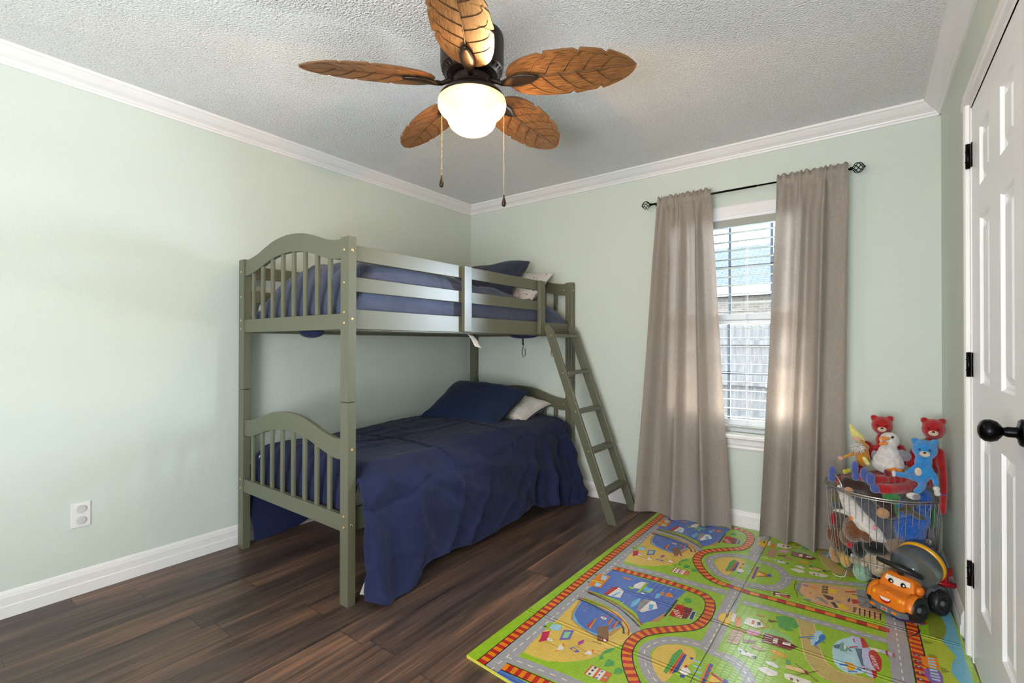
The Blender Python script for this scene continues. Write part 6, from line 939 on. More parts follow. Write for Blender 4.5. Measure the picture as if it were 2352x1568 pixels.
('yellow',7,'1444 958 1522 939 1451 853,1311 2808 1389 2789 1318 2703,1990 1033 1989 1035 1988 1038 1987 1039 1985 1040 1983 1039 1981 1038 1980 1035 1980 1033 1980 1030 1981 1028 1983 1026 1985 1026 1987 1026 1988 1028 1989 1030,1857 2883 1856 2885 1855 2888 1854 2889 1852 2890 1850 2889 1848 2888 1847 2885 1847 2883 1847 2880 1848 2878 1850 2876 1852 2876 1854 2876 1855 2878 1856 2880,1999 1041 1999 1044 1998 1046 1996 1047 1994 1048 1992 1047 1991 1046 1990 1044 1989 1041 1990 1038 1991 1036 1992 1035 1994 1034 1996 1035 1998 1036 1999 1038,1866 2891 1866 2894 1865 2896 1863 2897 1861 2898 1859 2897 1858 2896 1857 2894 1856 2891 1857 2888 1858 2886 1859 2885 1861 2884 1863 2885 1865 2886 1866 2888,2009 1049 2009 1052 2008 1054 2006 1056 2004 1056 2002 1056 2000 1054 1999 1052 1999 1049 1999 1047 2000 1044 2002 1043 2004 1042 2006 1043 2008 1044 2009 1047,1876 2899 1876 2902 1875 2904 1873 2906 1871 2906 1869 2906 1867 2904 1866 2902 1866 2899 1866 2897 1867 2894 1869 2893 1871 2892 1873 2893 1875 2894 1876 2897,2019 1058 2018 1060 2017 1063 2016 1064 2014 1065 2012 1064 2010 1063 2009 1060 2009 1058 2009 1055 2010 1053 2012 1051 2014 1051 2016 1051 2017 1053 2018 1055,1886 2908 1885 2910 1884 2913 1883 2914 1881 2915 1879 2914 1877 2913 1876 2910 1876 2908 1876 2905 1877 2903 1879 2901 1881 2901 1883 2901 1884 2903 1885 2905,1994 997 1994 999 1993 1002 1991 1003 1989 1004 1987 1003 1986 1002 1985 999 1984 997 1985 994 1986 992 1987 990 1989 990 1991 990 1993 992 1994 994,1861 2847 1861 2849 1860 2852 1858 2853 1856 2854 1854 2853 1853 2852 1852 2849 1851 2847 1852 2844 1853 2842 1854 2840 1856 2840 1858 2840 1860 2842 1861 2844,2004 1005 2004 1007 2003 1010 2001 1011 1999 1012 1997 1011 1995 1010 1994 1007 1994 1005 1994 1002 1995 1000 1997 998 1999 998 2001 998 2003 1000 2004 1002,1871 2855 1871 2857 1870 2860 1868 2861 1866 2862 1864 2861 1862 2860 1861 2857 1861 2855 1861 2852 1862 2850 1864 2848 1866 2848 1868 2848 1870 2850 1871 2852,2014 1013 2013 1016 2012 1018 2011 1020 2009 1020 2007 1020 2005 1018 2004 1016 2004 1013 2004 1011 2005 1008 2007 1007 2009 1006 2011 1007 2012 1008 2013 1011,1881 2863 1880 2866 1879 2868 1878 2870 1876 2870 1874 2870 1872 2868 1871 2866 1871 2863 1871 2861 1872 2858 1874 2857 1876 2856 1878 2857 1879 2858 1880 2861,2023 1021 2023 1024 2022 1026 2020 1028 2018 1028 2016 1028 2015 1026 2014 1024 2013 1021 2014 1019 2015 1016 2016 1015 2018 1014 2020 1015 2022 1016 2023 1019,1890 2871 1890 2874 1889 2876 1887 2878 1885 2878 1883 2878 1882 2876 1881 2874 1880 2871 1881 2869 1882 2866 1883 2865 1885 2864 1887 2865 1889 2866 1890 2869,1999 961 1999 964 1998 966 1996 967 1994 968 1992 967 1990 966 1989 964 1989 961 1989 958 1990 956 1992 955 1994 954 1996 955 1998 956 1999 958,1866 2811 1866 2814 1865 2816 1863 2817 1861 2818 1859 2817 1857 2816 1856 2814 1856 2811 1856 2808 1857 2806 1859 2805 1861 2804 1863 2805 1865 2806 1866 2808,2009 969 2008 972 2007 974 2006 976 2004 976 2002 976 2000 974 1999 972 1999 969 1999 967 2000 964 2002 963 2004 962 2006 963 2007 964 2008 967,1876 2819 1875 2822 1874 2824 1873 2826 1871 2826 1869 2826 1867 2824 1866 2822 1866 2819 1866 2817 1867 2814 1869 2813 1871 2812 1873 2813 1874 2814 1875 2817,2018 977 2018 980 2017 982 2015 984 2013 984 2011 984 2010 982 2009 980 2008 977 2009 975 2010 972 2011 971 2013 970 2015 971 2017 972 2018 975,1885 2827 1885 2830 1884 2832 1882 2834 1880 2834 1878 2834 1877 2832 1876 2830 1875 2827 1876 2825 1877 2822 1878 2821 1880 2820 1882 2821 1884 2822 1885 2825,2028 986 2027 988 2026 991 2025 992 2023 993 2021 992 2019 991 2018 988 2018 986 2018 983 2019 981 2021 979 2023 979 2025 979 2026 981 2027 983,1895 2836 1894 2838 1893 2841 1892 2842 1890 2843 1888 2842 1886 2841 1885 2838 1885 2836 1885 2833 1886 2831 1888 2829 1890 2829 1892 2829 1893 2831 1894 2833,2004 926 2003 929 2002 931 2001 932 1999 933 1997 932 1995 931 1994 929 1994 926 1994 923 1995 921 1997 920 1999 919 2001 920 2002 921 2003 923,1871 2776 1870 2779 1869 2781 1868 2782 1866 2783 1864 2782 1862 2781 1861 2779 1861 2776 1861 2773 1862 2771 1864 2770 1866 2769 1868 2770 1869 2771 1870 2773,2013 934 2013 937 2012 939 2010 941 2008 941 2006 941 2004 939 2003 937 2003 934 2003 932 2004 929 2006 928 2008 927 2010 928 2012 929 2013 932,1880 2784 1880 2787 1879 2789 1877 2791 1875 2791 1873 2791 1871 2789 1870 2787 1870 2784 1870 2782 1871 2779 1873 2778 1875 2777 1877 2778 1879 2779 1880 2782,2023 942 2022 945 2021 947 2020 949 2018 949 2016 949 2014 947 2013 945 2013 942 2013 940 2014 937 2016 936 2018 935 2020 936 2021 937 2022 940,1890 2792 1889 2795 1888 2797 1887 2799 1885 2799 1883 2799 1881 2797 1880 2795 1880 2792 1880 2790 1881 2787 1883 2786 1885 2785 1887 2786 1888 2787 1889 2790,2032 950 2032 953 2031 955 2029 957 2027 957 2025 957 2023 955 2022 953 2022 950 2022 948 2023 945 2025 944 2027 943 2029 944 2031 945 2032 948,1899 2800 1899 2803 1898 2805 1896 2807 1894 2807 1892 2807 1890 2805 1889 2803 1889 2800 1889 2798 1890 2795 1892 2794 1894 2793 1896 2794 1898 2795 1899 2798'),
('magenta',5,'260 584 299 638 351 521 311 462 298 513,127 2434 166 2488 218 2371 178 2312 165 2363'),
('white',6,'389 544 387 551 382 556 373 559 363 560 353 559 345 556 339 551 337 544 339 538 345 533 353 530 363 528 373 530 382 533 387 538,256 2394 254 2401 249 2406 240 2409 230 2410 220 2409 212 2406 206 2401 204 2394 206 2388 212 2383 220 2380 230 2378 240 2380 249 2383 254 2388,388 1616 456 1583 486 1452 378 1419,255 3466 323 3433 353 3302 245 3269,627 1663 625 1668 621 1671 614 1674 607 1675 599 1674 593 1671 588 1668 587 1663 588 1658 593 1655 599 1652 607 1651 614 1652 621 1655 625 1658,494 3513 492 3518 488 3521 481 3524 474 3525 466 3524 460 3521 455 3518 454 3513 455 3508 460 3505 466 3502 474 3501 481 3502 488 3505 492 3508,717 1592 756 1600 817 1508 738 1363 712 1372,584 3442 623 3450 684 3358 605 3213 579 3222'),
('violet',5,'374 722 440 768 480 645 421 588,241 2572 307 2618 347 2495 288 2438,532 556 551 590 621 574 600 545,399 2406 418 2440 488 2424 467 2395'),
('mint',6,'395 707 433 736 457 657 423 623,262 2557 300 2586 324 2507 290 2473'),
('magenta2',5,'544 663 561 721 583 684 568 625,411 2513 428 2571 450 2534 435 2475'),
('brown',5,'348 504 470 512 470 516 348 508,215 2354 337 2362 337 2366 215 2358,549 611 667 605 667 609 549 615,416 2461 534 2455 534 2459 416 2465,561 924 614 1010 705 851 722 816 653 769,428 2774 481 2860 572 2701 589 2666 520 2619'),
('white',5,'458 552 491 545 512 515 474 470 466 511,325 2402 358 2395 379 2365 341 2320 333 2361,659 630 688 631 704 600 655 568,526 2480 555 2481 571 2450 522 2418,561 1075 559 1082 553 1089 544 1093 533 1094 522 1093 513 1089 507 1082 505 1075 507 1068 513 1062 522 1058 533 1056 544 1058 553 1062 559 1068,428 2925 426 2932 420 2939 411 2943 400 2944 389 2943 380 2939 374 2932 372 2925 374 2918 380 2912 389 2908 400 2906 411 2908 420 2912 426 2918,635 0 637 7 677 22 678 0,477 1767 504 1857 544 1872 553 1721 493 1687,344 3617 371 3707 411 3722 420 3571 360 3537'),
('orange',6,'460 590 495 560 496 537 472 552,327 2440 362 2410 363 2387 339 2402,473 447 475 478 498 494,340 2297 342 2328 365 2344,672 653 687 666 701 631 697 616,539 2503 554 2516 568 2481 564 2466,646 550 663 570 691 579,513 2400 530 2420 558 2429,773 1794 796 1841 851 1775 786 1744,640 3644 663 3691 718 3625 653 3594,1882 974 1946 977 1944 953 1886 948,1749 2824 1813 2827 1811 2803 1753 2798,1901 850 1917 857 1920 817 1904 811,1768 2700 1784 2707 1787 2667 1771 2661'),
('yellow',6,'554 574 585 578 586 556 559 556,421 2424 452 2428 453 2406 426 2406,2033 1037 2095 1061 2096 962 2042 943,1900 2887 1962 2911 1963 2812 1909 2793,2099 959 2138 955 2156 910 2094 877 2100 867 2167 905 2147 964 2101 971,1966 2809 2005 2805 2023 2760 1961 2727 1967 2717 2034 2755 2014 2814 1968 2821,2119 791 2216 758 2211 716 2143 695,1986 2641 2083 2608 2078 2566 2010 2545,2190 1042 2251 1025 2249 983 2189 1000,2057 2892 2118 2875 2116 2833 2056 2850'),
('tree',5,'776 766 797 796 798 726 759 658 793 621 773 581 751 651 754 712,643 2616 664 2646 665 2576 626 2508 660 2471 640 2431 618 2501 621 2562,819 609 823 646 868 641 888 605 839 541,686 2459 690 2496 735 2491 755 2455 706 2391,908 580 929 608 964 597 966 559 926 524,775 2430 796 2458 831 2447 833 2409 793 2374'),
('tan',6,'480 1037 496 1022 530 859 510 880,347 2887 363 2872 397 2709 377 2730,588 1127 598 1118 616 1016 604 1030,455 2977 465 2968 483 2866 471 2880,641 1124 653 1111 675 978 660 995,508 2974 520 2961 542 2828 527 2845'),
('blue',6,'545 1075 544 1078 541 1081 537 1083 533 1083 528 1083 524 1081 522 1078 521 1075 522 1072 524 1070 528 1068 533 1067 537 1068 541 1070 544 1072,412 2925 411 2928 408 2931 404 2933 400 2933 395 2933 391 2931 389 2928 388 2925 389 2922 391 2920 395 2918 400 2917 404 2918 408 2920 411 2922'),
('ltblue',9,'149 1721 201 1735 225 1647 184 1631,16 3571 68 3585 92 3497 51 3481,177 1557 236 1569 238 1495 193 1494,44 3407 103 3419 105 3345 60 3344'),
('dkgray',9,'113 1682 112 1685 109 1687 104 1689 99 1690 93 1689 89 1687 86 1685 85 1682 86 1679 89 1676 93 1674 99 1674 104 1674 109 1676 112 1679,-20 3532 -21 3535 -24 3537 -29 3539 -34 3540 -40 3539 -44 3537 -47 3535 -48 3532 -47 3529 -44 3526 -40 3524 -34 3524 -29 3524 -24 3526 -21 3529,132 1515 131 1518 128 1521 123 1522 118 1523 112 1522 108 1521 105 1518 104 1515 105 1512 108 1509 112 1508 118 1507 123 1508 128 1509 131 1512,-1 3365 -2 3368 -5 3371 -10 3372 -15 3373 -21 3372 -25 3371 -28 3368 -29 3365 -28 3362 -25 3359 -21 3358 -15 3357 -10 3358 -5 3359 -2 3362,1297 1810 1314 1824 1321 1762 1305 1759,1164 3660 1181 3674 1188 3612 1172 3609'),
('yellow',9,'117 1573 233 1604 234 1587 130 1545,-16 3423 100 3454 101 3437 -3 3395'),
('aqua',7,'406 1460 419 1463 430 1420 417 1418,273 3310 286 3313 297 3270 284 3268,411 1489 425 1493 435 1449 423 1447,278 3339 292 3343 302 3299 290 3297,417 1519 431 1522 441 1478 428 1476,284 3369 298 3372 308 3328 295 3326,423 1549 437 1552 447 1508 434 1506,290 3399 304 3402 314 3358 301 3356,733 1524 766 1544 792 1456 764 1440,600 3374 633 3394 659 3306 631 3290'),
('green',6,'680 15 702 34 703 0 680 0,547 1865 569 1884 578 1653 557 1634,414 3715 436 3734 445 3503 424 3484,446 1694 506 1708 510 1684 486 1654,313 3544 373 3558 377 3534 353 3504'),
('aqua',6,'573 1793 640 1795 642 1725 587 1714,440 3643 507 3645 509 3575 454 3564'),
('aqua',5,'596 1463 619 1567 641 1552 655 1432 626 1375,463 3313 486 3417 508 3402 522 3282 493 3225,706 1745 738 1755 760 1688 726 1650,573 3595 605 3605 627 3538 593 3500'),
('gray',5,'648 1507 664 1580 714 1598 727 1385 695 1357,515 3357 531 3430 581 3448 594 3235 562 3207,2227 1204 2339 1243 2362 871 2282 853 2227 1146,2094 3054 2206 3093 2229 2721 2149 2703 2094 2996'),
('brickor',8,'763 502 918 517 930 412 768 388,630 2352 785 2367 797 2262 635 2238,1721 611 1783 622 1786 577 1724 571,1588 2461 1650 2472 1653 2427 1591 2421'),
('cream',9,'775 497 820 504 830 396 780 393,642 2347 687 2354 697 2246 647 2243,838 504 875 510 884 399 849 398,705 2354 742 2360 751 2249 716 2248'),
('dkbrown',10,'788 487 794 508 808 501 803 479,655 2337 661 2358 675 2351 670 2329,788 451 794 471 808 465 803 443,655 2301 661 2321 675 2315 670 2293,790 407 796 427 810 421 805 399,657 2257 663 2277 677 2271 672 2249'),
('violet',10,'844 479 850 498 862 494 859 477,711 2329 717 2348 729 2344 726 2327,847 441 852 459 865 456 861 439,714 2291 719 2309 732 2306 728 2289,850 404 855 422 867 419 864 402,717 2254 722 2272 734 2269 731 2252'),
('mint',10,'915 454 914 457 911 460 908 462 903 462 898 462 895 460 892 457 891 454 892 451 895 449 898 447 903 446 908 447 911 449 914 451,782 2304 781 2307 778 2310 775 2312 770 2312 765 2312 762 2310 759 2307 758 2304 759 2301 762 2299 765 2297 770 2296 775 2297 778 2299 781 2301,2256 17 2291 15 2266 4,2123 1867 2158 1865 2133 1854,1990 3717 2025 3715 2000 3704'),
('sand2',2,'1892 284 1940 300 2006 306 2048 173 2092 0 1972 0 1940 127,1759 2134 1807 2150 1873 2156 1915 2023 1973 1798 2039 1636 2105 1582 2199 1601 2307 1650 2312 1570 2140 1431 2043 1423 1956 1500 1870 1730 1807 1977,1762 3937 1782 3873 1840 3648 1906 3486 1972 3432 2066 3451 2174 3500 2179 3420 2007 3281 1910 3273 1823 3350 1737 3580 1674 3827 1638 3943'),
('peach',3,'2009 298 2020 261 2036 208 2053 145 2072 70 2078 72 2059 147 2042 209 2026 263 2014 299,1876 2148 1887 2111 1903 2058 1920 1995 1939 1920 1945 1922 1926 1997 1909 2059 1893 2113 1881 2149,1761 3937 1770 3908 1787 3845 1806 3770 1812 3772 1793 3847 1776 3909 1768 3936,2072 70 2088 0 2095 0 2078 72,1939 1920 1959 1836 1979 1763 1997 1707 2016 1662 2021 1664 2003 1709 1984 1765 1964 1838 1945 1922,1806 3770 1826 3686 1846 3613 1864 3557 1883 3512 1888 3514 1870 3559 1851 3615 1831 3688 1812 3772,2016 1662 2038 1626 2063 1600 2091 1584 2125 1578 2125 1584 2093 1590 2067 1605 2043 1630 2021 1664,1883 3512 1905 3476 1930 3450 1958 3434 1992 3428 1992 3434 1960 3440 1934 3455 1910 3480 1888 3514,2125 1578 2169 1586 2217 1603 2251 1616 2249 1621 2215 1609 2167 1592 2125 1584,1992 3428 2036 3436 2084 3453 2118 3466 2116 3471 2082 3459 2034 3442 1992 3434,1893 274 1911 214 1936 129 1960 42 1971 0 1977 0 1966 44 1942 130 1916 216 1899 275,1760 2124 1778 2064 1803 1979 1827 1892 1848 1807 1854 1809 1833 1894 1809 1980 1783 2066 1766 2125,1636 3943 1645 3914 1670 3829 1694 3742 1715 3657 1721 3659 1700 3744 1676 3830 1650 3916 1643 3943,1848 1807 1868 1721 1889 1646 1912 1588 1936 1543 1942 1546 1918 1591 1895 1648 1874 1722 1854 1809,1715 3657 1735 3571 1756 3496 1779 3438 1803 3393 1809 3396 1785 3441 1762 3498 1741 3572 1721 3659,1936 1543 1961 1504 1990 1471 2019 1445 2040 1428 2044 1433 2023 1450 1994 1475 1966 1508 1942 1546,1803 3393 1828 3354 1857 3321 1886 3295 1907 3278 1911 3283 1890 3300 1861 3325 1833 3358 1809 3396'),
('clay',4,'1817 1002 1955 1090 2342 1274 2413 1030 2441 710 2274 684 1980 631 1892 716 1832 791,1684 2852 1822 2940 2209 3124 2280 2880 2308 2560 2141 2534 1847 2481 1759 2566 1699 2641'),
('gray',3,'1784 958 1813 1030 1876 1046 1819 868 1899 736 1863 719 1804 810,1651 2808 1680 2880 1743 2896 1686 2718 1766 2586 1730 2569 1671 2660'),
('dkbrown',6,'1998 877 2086 883 2089 818 2050 798,1865 2727 1953 2733 1956 2668 1917 2648'),
('gray',6,'2089 818 2155 835 2133 789,1956 2668 2022 2685 2000 2639,1954 783 1998 807 2069 721 2053 701,1821 2633 1865 2657 1936 2571 1920 2551'),
('violet',6,'1837 973 1877 977 1876 947 1826 948,1704 2823 1744 2827 1743 2797 1693 2798,1880 672 1938 695 1937 673 1887 658,1747 2522 1805 2545 1804 2523 1754 2508'),
('maroon',7,'1646 645 1778 660 1785 610 1713 603 1657 556,1513 2495 1645 2510 1652 2460 1580 2453 1524 2406,1605 1730 1736 1751 1843 1697 1807 1618 1618 1590,1472 3580 1603 3601 1710 3547 1674 3468 1485 3440,1581 1953 1659 1977 1608 1922,1448 3803 1526 3827 1475 3772'),
('white',8,'1610 1700 1670 1711 1669 1717 1609 1706,1477 3550 1537 3561 1536 3567 1476 3556,1616 1668 1675 1680 1674 1686 1615 1674,1483 3518 1542 3530 1541 3536 1482 3524,1622 1637 1681 1648 1679 1654 1620 1643,1489 3487 1548 3498 1546 3504 1487 3493,1627 1606 1686 1618 1685 1624 1626 1612,1494 3456 1553 3468 1552 3474 1493 3462,1332 1863 1364 1868 1382 1723 1356 1724,1199 3713 1231 3718 1249 3573 1223 3574'),
('pink',7,'1483 1676 1523 1721 1590 1716 1579 1646 1507 1615,1350 3526 1390 3571 1457 3566 1446 3496 1374 3465'),
('tanp',7,'1398 1613 1476 1681 1491 1432 1414 1404,1265 3463 1343 3531 1358 3282 1281 3254,1561 1492 1596 1522 1664 1495 1652 1466 1572 1463,1428 3342 1463 3372 1531 3345 1519 3316 1439 3313'),
('brown',8,'1409 1556 1482 1599 1478 1604 1405 1561,1276 3406 1349 3449 1345 3454 1272 3411,1410 1500 1482 1543 1479 1548 1407 1506,1277 3350 1349 3393 1346 3398 1274 3356,1411 1445 1483 1487 1480 1493 1408 1451,1278 3295 1350 3337 1347 3343 1275 3301,1866 1287 1887 1288 1887 1254 1873 1259,1733 3137 1754 3138 1754 3104 1740 3109,1901 1300 1923 1293 1916 1263,1768 3150 1790 3143 1783 3113'),
('cream',7,'1437 1874 1532 1900 1584 1815 1540 1757 1442 1757,1304 3724 1399 3750 1451 3665 1407 3607 1309 3607,1825 1301 1861 1324 1984 1338 1989 1293 1949 1251 1877 1246 1840 1255,1692 3151 1728 3174 1851 3188 1856 3143 1816 3101 1744 3096 1707 3105'),
('tomato',8,'1491 1854 1509 1858 1512 1796 1497 1794,1358 3704 1376 3708 1379 3646 1364 3644'),
('dkgray',8,'1526 1851 1549 1871 1560 1816 1537 1807,1393 3701 1416 3721 1427 3666 1404 3657'),
('brown',7,'1499 1537 1586 1573 1573 1522 1509 1487,1366 3387 1453 3423 1440 3372 1376 3337'),
('black',8,'1514 1375 1532 1372 1535 1328,1381 3225 1399 3222 1402 3178,1599 1355 1634 1376 1635 1341,1466 3205 1501 3226 1502 3191,1541 1389 1568 1394 1568 1365,1408 3239 1435 3244 1435 3215'),
('gold',7,'1692 1529 1734 1546 1809 1527 1794 1486 1715 1492,1559 3379 1601 3396 1676 3377 1661 3336 1582 3342,1701 1443 1754 1461 1748 1429,1568 3293 1621 3311 1615 3279'),
('peach',7,'1815 1415 1924 1439 1940 1400 1822 1369,1682 3265 1791 3289 1807 3250 1689 3219'),
('maroon',8,'1925 1431 1945 1439 1960 1401 1941 1393,1792 3281 1812 3289 1827 3251 1808 3243,1862 1472 2020 1360 2023 1364 1865 1476,1729 3322 1887 3210 1890 3214 1732 3326,1901 1348 2008 1491 2004 1494 1897 1350,1768 3198 1875 3341 1871 3344 1764 3200'),
('pink',8,'1961 1251 1960 1254 1957 1258 1953 1260 1949 1261 1944 1260 1940 1258 1938 1254 1937 1251 1938 1247 1940 1244 1944 1241 1949 1241 1953 1241 1957 1244 1960 1247,1828 3101 1827 3104 1824 3108 1820 3110 1816 3111 1811 3110 1807 3108 1805 3104 1804 3101 1805 3097 1807 3094 1811 3091 1816 3091 1820 3091 1824 3094 1827 3097'),
('brickor',7,'1487 1973 1566 1984 1516 1953,1354 3823 1433 3834 1383 3803'),
('yellow',8,'1258 1777 1322 1878 1361 1728 1356 1635 1285 1662 1261 1709,1125 3627 1189 3728 1228 3578 1223 3485 1152 3512 1128 3559'),
('ltblue',8,'2039 108 2055 191 2080 207 2094 167 2077 0 2034 0,1906 1958 1922 2041 1947 2057 1961 2017 1940 1812 1921 1795 1901 1842,1773 3808 1789 3891 1814 3907 1828 3867 1807 3662 1788 3645 1768 3692'),
('plblue',9,'2083 146 2107 167 2123 113 2093 11 2090 0 2068 0,1950 1996 1974 2017 1990 1963 1960 1861 1942 1803 1931 1815,1817 3846 1841 3867 1857 3813 1827 3711 1809 3653 1798 3665,1977 0 2055 87 2047 93 1963 0,1833 1838 1922 1937 1914 1943 1826 1845,1700 3688 1789 3787 1781 3793 1693 3695,2015 17 2055 48 2049 56 2009 25,1882 1867 1922 1898 1916 1906 1876 1875,1749 3717 1789 3748 1783 3756 1743 3725,2102 62 2123 32 2130 36 2108 67,1969 1912 1990 1882 1997 1886 1975 1917,1836 3762 1857 3732 1864 3736 1842 3767,1931 1802 1973 1780 1976 1787 1935 1809,1798 3652 1840 3630 1843 3637 1802 3659'),
('white',10,'2069 23 2078 86 2083 79 2076 20,1936 1873 1945 1936 1950 1929 1943 1870,1803 3723 1812 3786 1817 3779 1810 3720,2238 111 2250 122 2259 74 2248 37,2105 1961 2117 1972 2126 1924 2115 1887,1972 3811 1984 3822 1993 3774 1982 3737'),
('palesky',3,'2252 244 2274 261 2295 263 2318 256 2343 224 2378 140 2406 41 2408 0 2178 0 2179 60 2189 114 2206 163 2228 209,2119 2094 2141 2111 2162 2113 2185 2106 2210 2074 2245 1990 2273 1891 2277 1803 2267 1728 2249 1679 2226 1645 2202 1619 2177 1603 2153 1600 2128 1608 2103 1629 2080 1665 2063 1720 2052 1784 2045 1848 2046 1910 2056 1964 2073 2013 2095 2059,2078 3921 2112 3840 2140 3741 2144 3653 2134 3578 2116 3529 2093 3495 2069 3469 2044 3453 2020 3450 1995 3458 1970 3479 1947 3515 1930 3570 1919 3634 1912 3698 1913 3760 1923 3814 1940 3863 1962 3909 1974 3926'),
('lilac',8,'2262 282 2324 300 2376 175 2349 140 2283 206,2129 2132 2191 2150 2243 2025 2216 1990 2150 2056,2091 3920 2110 3875 2083 3840 2017 3906 2012 3924'),
('slate',8,'2308 116 2349 140 2365 0 2338 0,2175 1966 2216 1990 2240 1782 2274 1744 2235 1738,2042 3816 2083 3840 2107 3632 2141 3594 2102 3588'),
('lilac',9,'2350 130 2372 176 2407 168 2451 0 2365 0 2358 20,2217 1980 2239 2026 2274 2018 2335 1786 2306 1751 2266 1755 2225 1870,2084 3830 2106 3876 2141 3868 2202 3636 2173 3601 2133 3605 2092 3720,2249 1712 2282 1750 2311 1654 2276 1652 2259 1683,2116 3562 2149 3600 2178 3504 2143 3502 2126 3533,2226 1750 2261 1770 2259 1731 2212 1719,2093 3600 2128 3620 2126 3581 2079 3569,2454 225 2528 230 2530 179 2456 178,2321 2075 2395 2080 2397 2029 2323 2028,2263 3911 2264 3879 2190 3878 2189 3915'),
('palecream',9,'2379 199 2454 220 2456 178 2407 163,2246 2049 2321 2070 2323 2028 2274 2013,2113 3899 2174 3916 2188 3915 2190 3878 2141 3863'),
('mintd',9,'2213 100 2226 146 2276 78 2264 24 2227 3,2080 1950 2093 1996 2143 1928 2131 1874 2094 1853,1947 3800 1960 3846 2010 3778 1998 3724 1961 3703'),
('slate',10,'2178 48 2217 104 2220 29 2191 15,2045 1898 2084 1954 2087 1879 2058 1865,1912 3748 1951 3804 1954 3729 1925 3715,2271 89 2298 53 2279 47,2138 1939 2165 1903 2146 1897,2005 3789 2032 3753 2013 3747'),
('gold',9,'2132 1729 2177 1738 2204 1712 2189 1651 2162 1637 2145 1681,1999 3579 2044 3588 2071 3562 2056 3501 2029 3487 2012 3531'),
('plblue',10,'2112 1660 2161 1688 2152 1703 2103 1676,1979 3510 2028 3538 2019 3553 1970 3526,2206 1693 2233 1688 2235 1701 2209 1707,2073 3543 2100 3538 2102 3551 2076 3557,2167 1616 2216 1658 2209 1665 2160 1624,2034 3466 2083 3508 2076 3515 2027 3474'),
('orange',9,'2193 1654 2227 1632 2220 1621,2060 3504 2094 3482 2087 3471'),
('meadow',3,'1574 1754 1651 1844 1777 1802 1810 1743 1801 1671 1695 1633 1622 1669,1441 3604 1518 3694 1644 3652 1677 3593 1668 3521 1562 3483 1489 3519'),
]
# ------------------------------------------------------------------ play mat
MO = Vector((1.743, -1.967, 0)); MA = -.0663225
def matpt(u, v, z=0.0):
    c, s = math.cos(MA), math.sin(MA)
    return Vector((MO.x + c * u - s * v, MO.y + s * u + c * v, z))
PAL = dict(base='96BE28', road='A3A1A5', cream='E6E0D0', black='1C2230', orange='E2831A', red='B92A22', sky='6FB6CF', olive='8E9A2E', yelgreen='B2C23A', green='93BC30',
           dkgray='3C404C', white='E4E0DC', ltblue='A6CCDE', purple='8A5CA8', teal='3A7F96', yellow='EBC02B', pink='E2A3B8', sand='DDBB5A', blue='5573BE', tan='BC8C50', aqua='6CB3DC',
           maroon='7A1F26', tree='4F9E4A', brown='84603F', navy='33489A', magenta='BE2350', violet='7268B4', mint='8FCBA0', magenta2='B04796', gray='8F8F93', brickor='D4643C', dkbrown='55382A',
           sand2='BDA763', peach='E8C48C', clay='D9A878', tanp='B58F68', tomato='D9503A', gold='E0A62C', plblue='2F74BC', palesky='B2D6E2', lilac='BCBCE0', slate='5B6F86', palecream='E0DCC0', mintd='6FA08E', meadow='8FC06A')
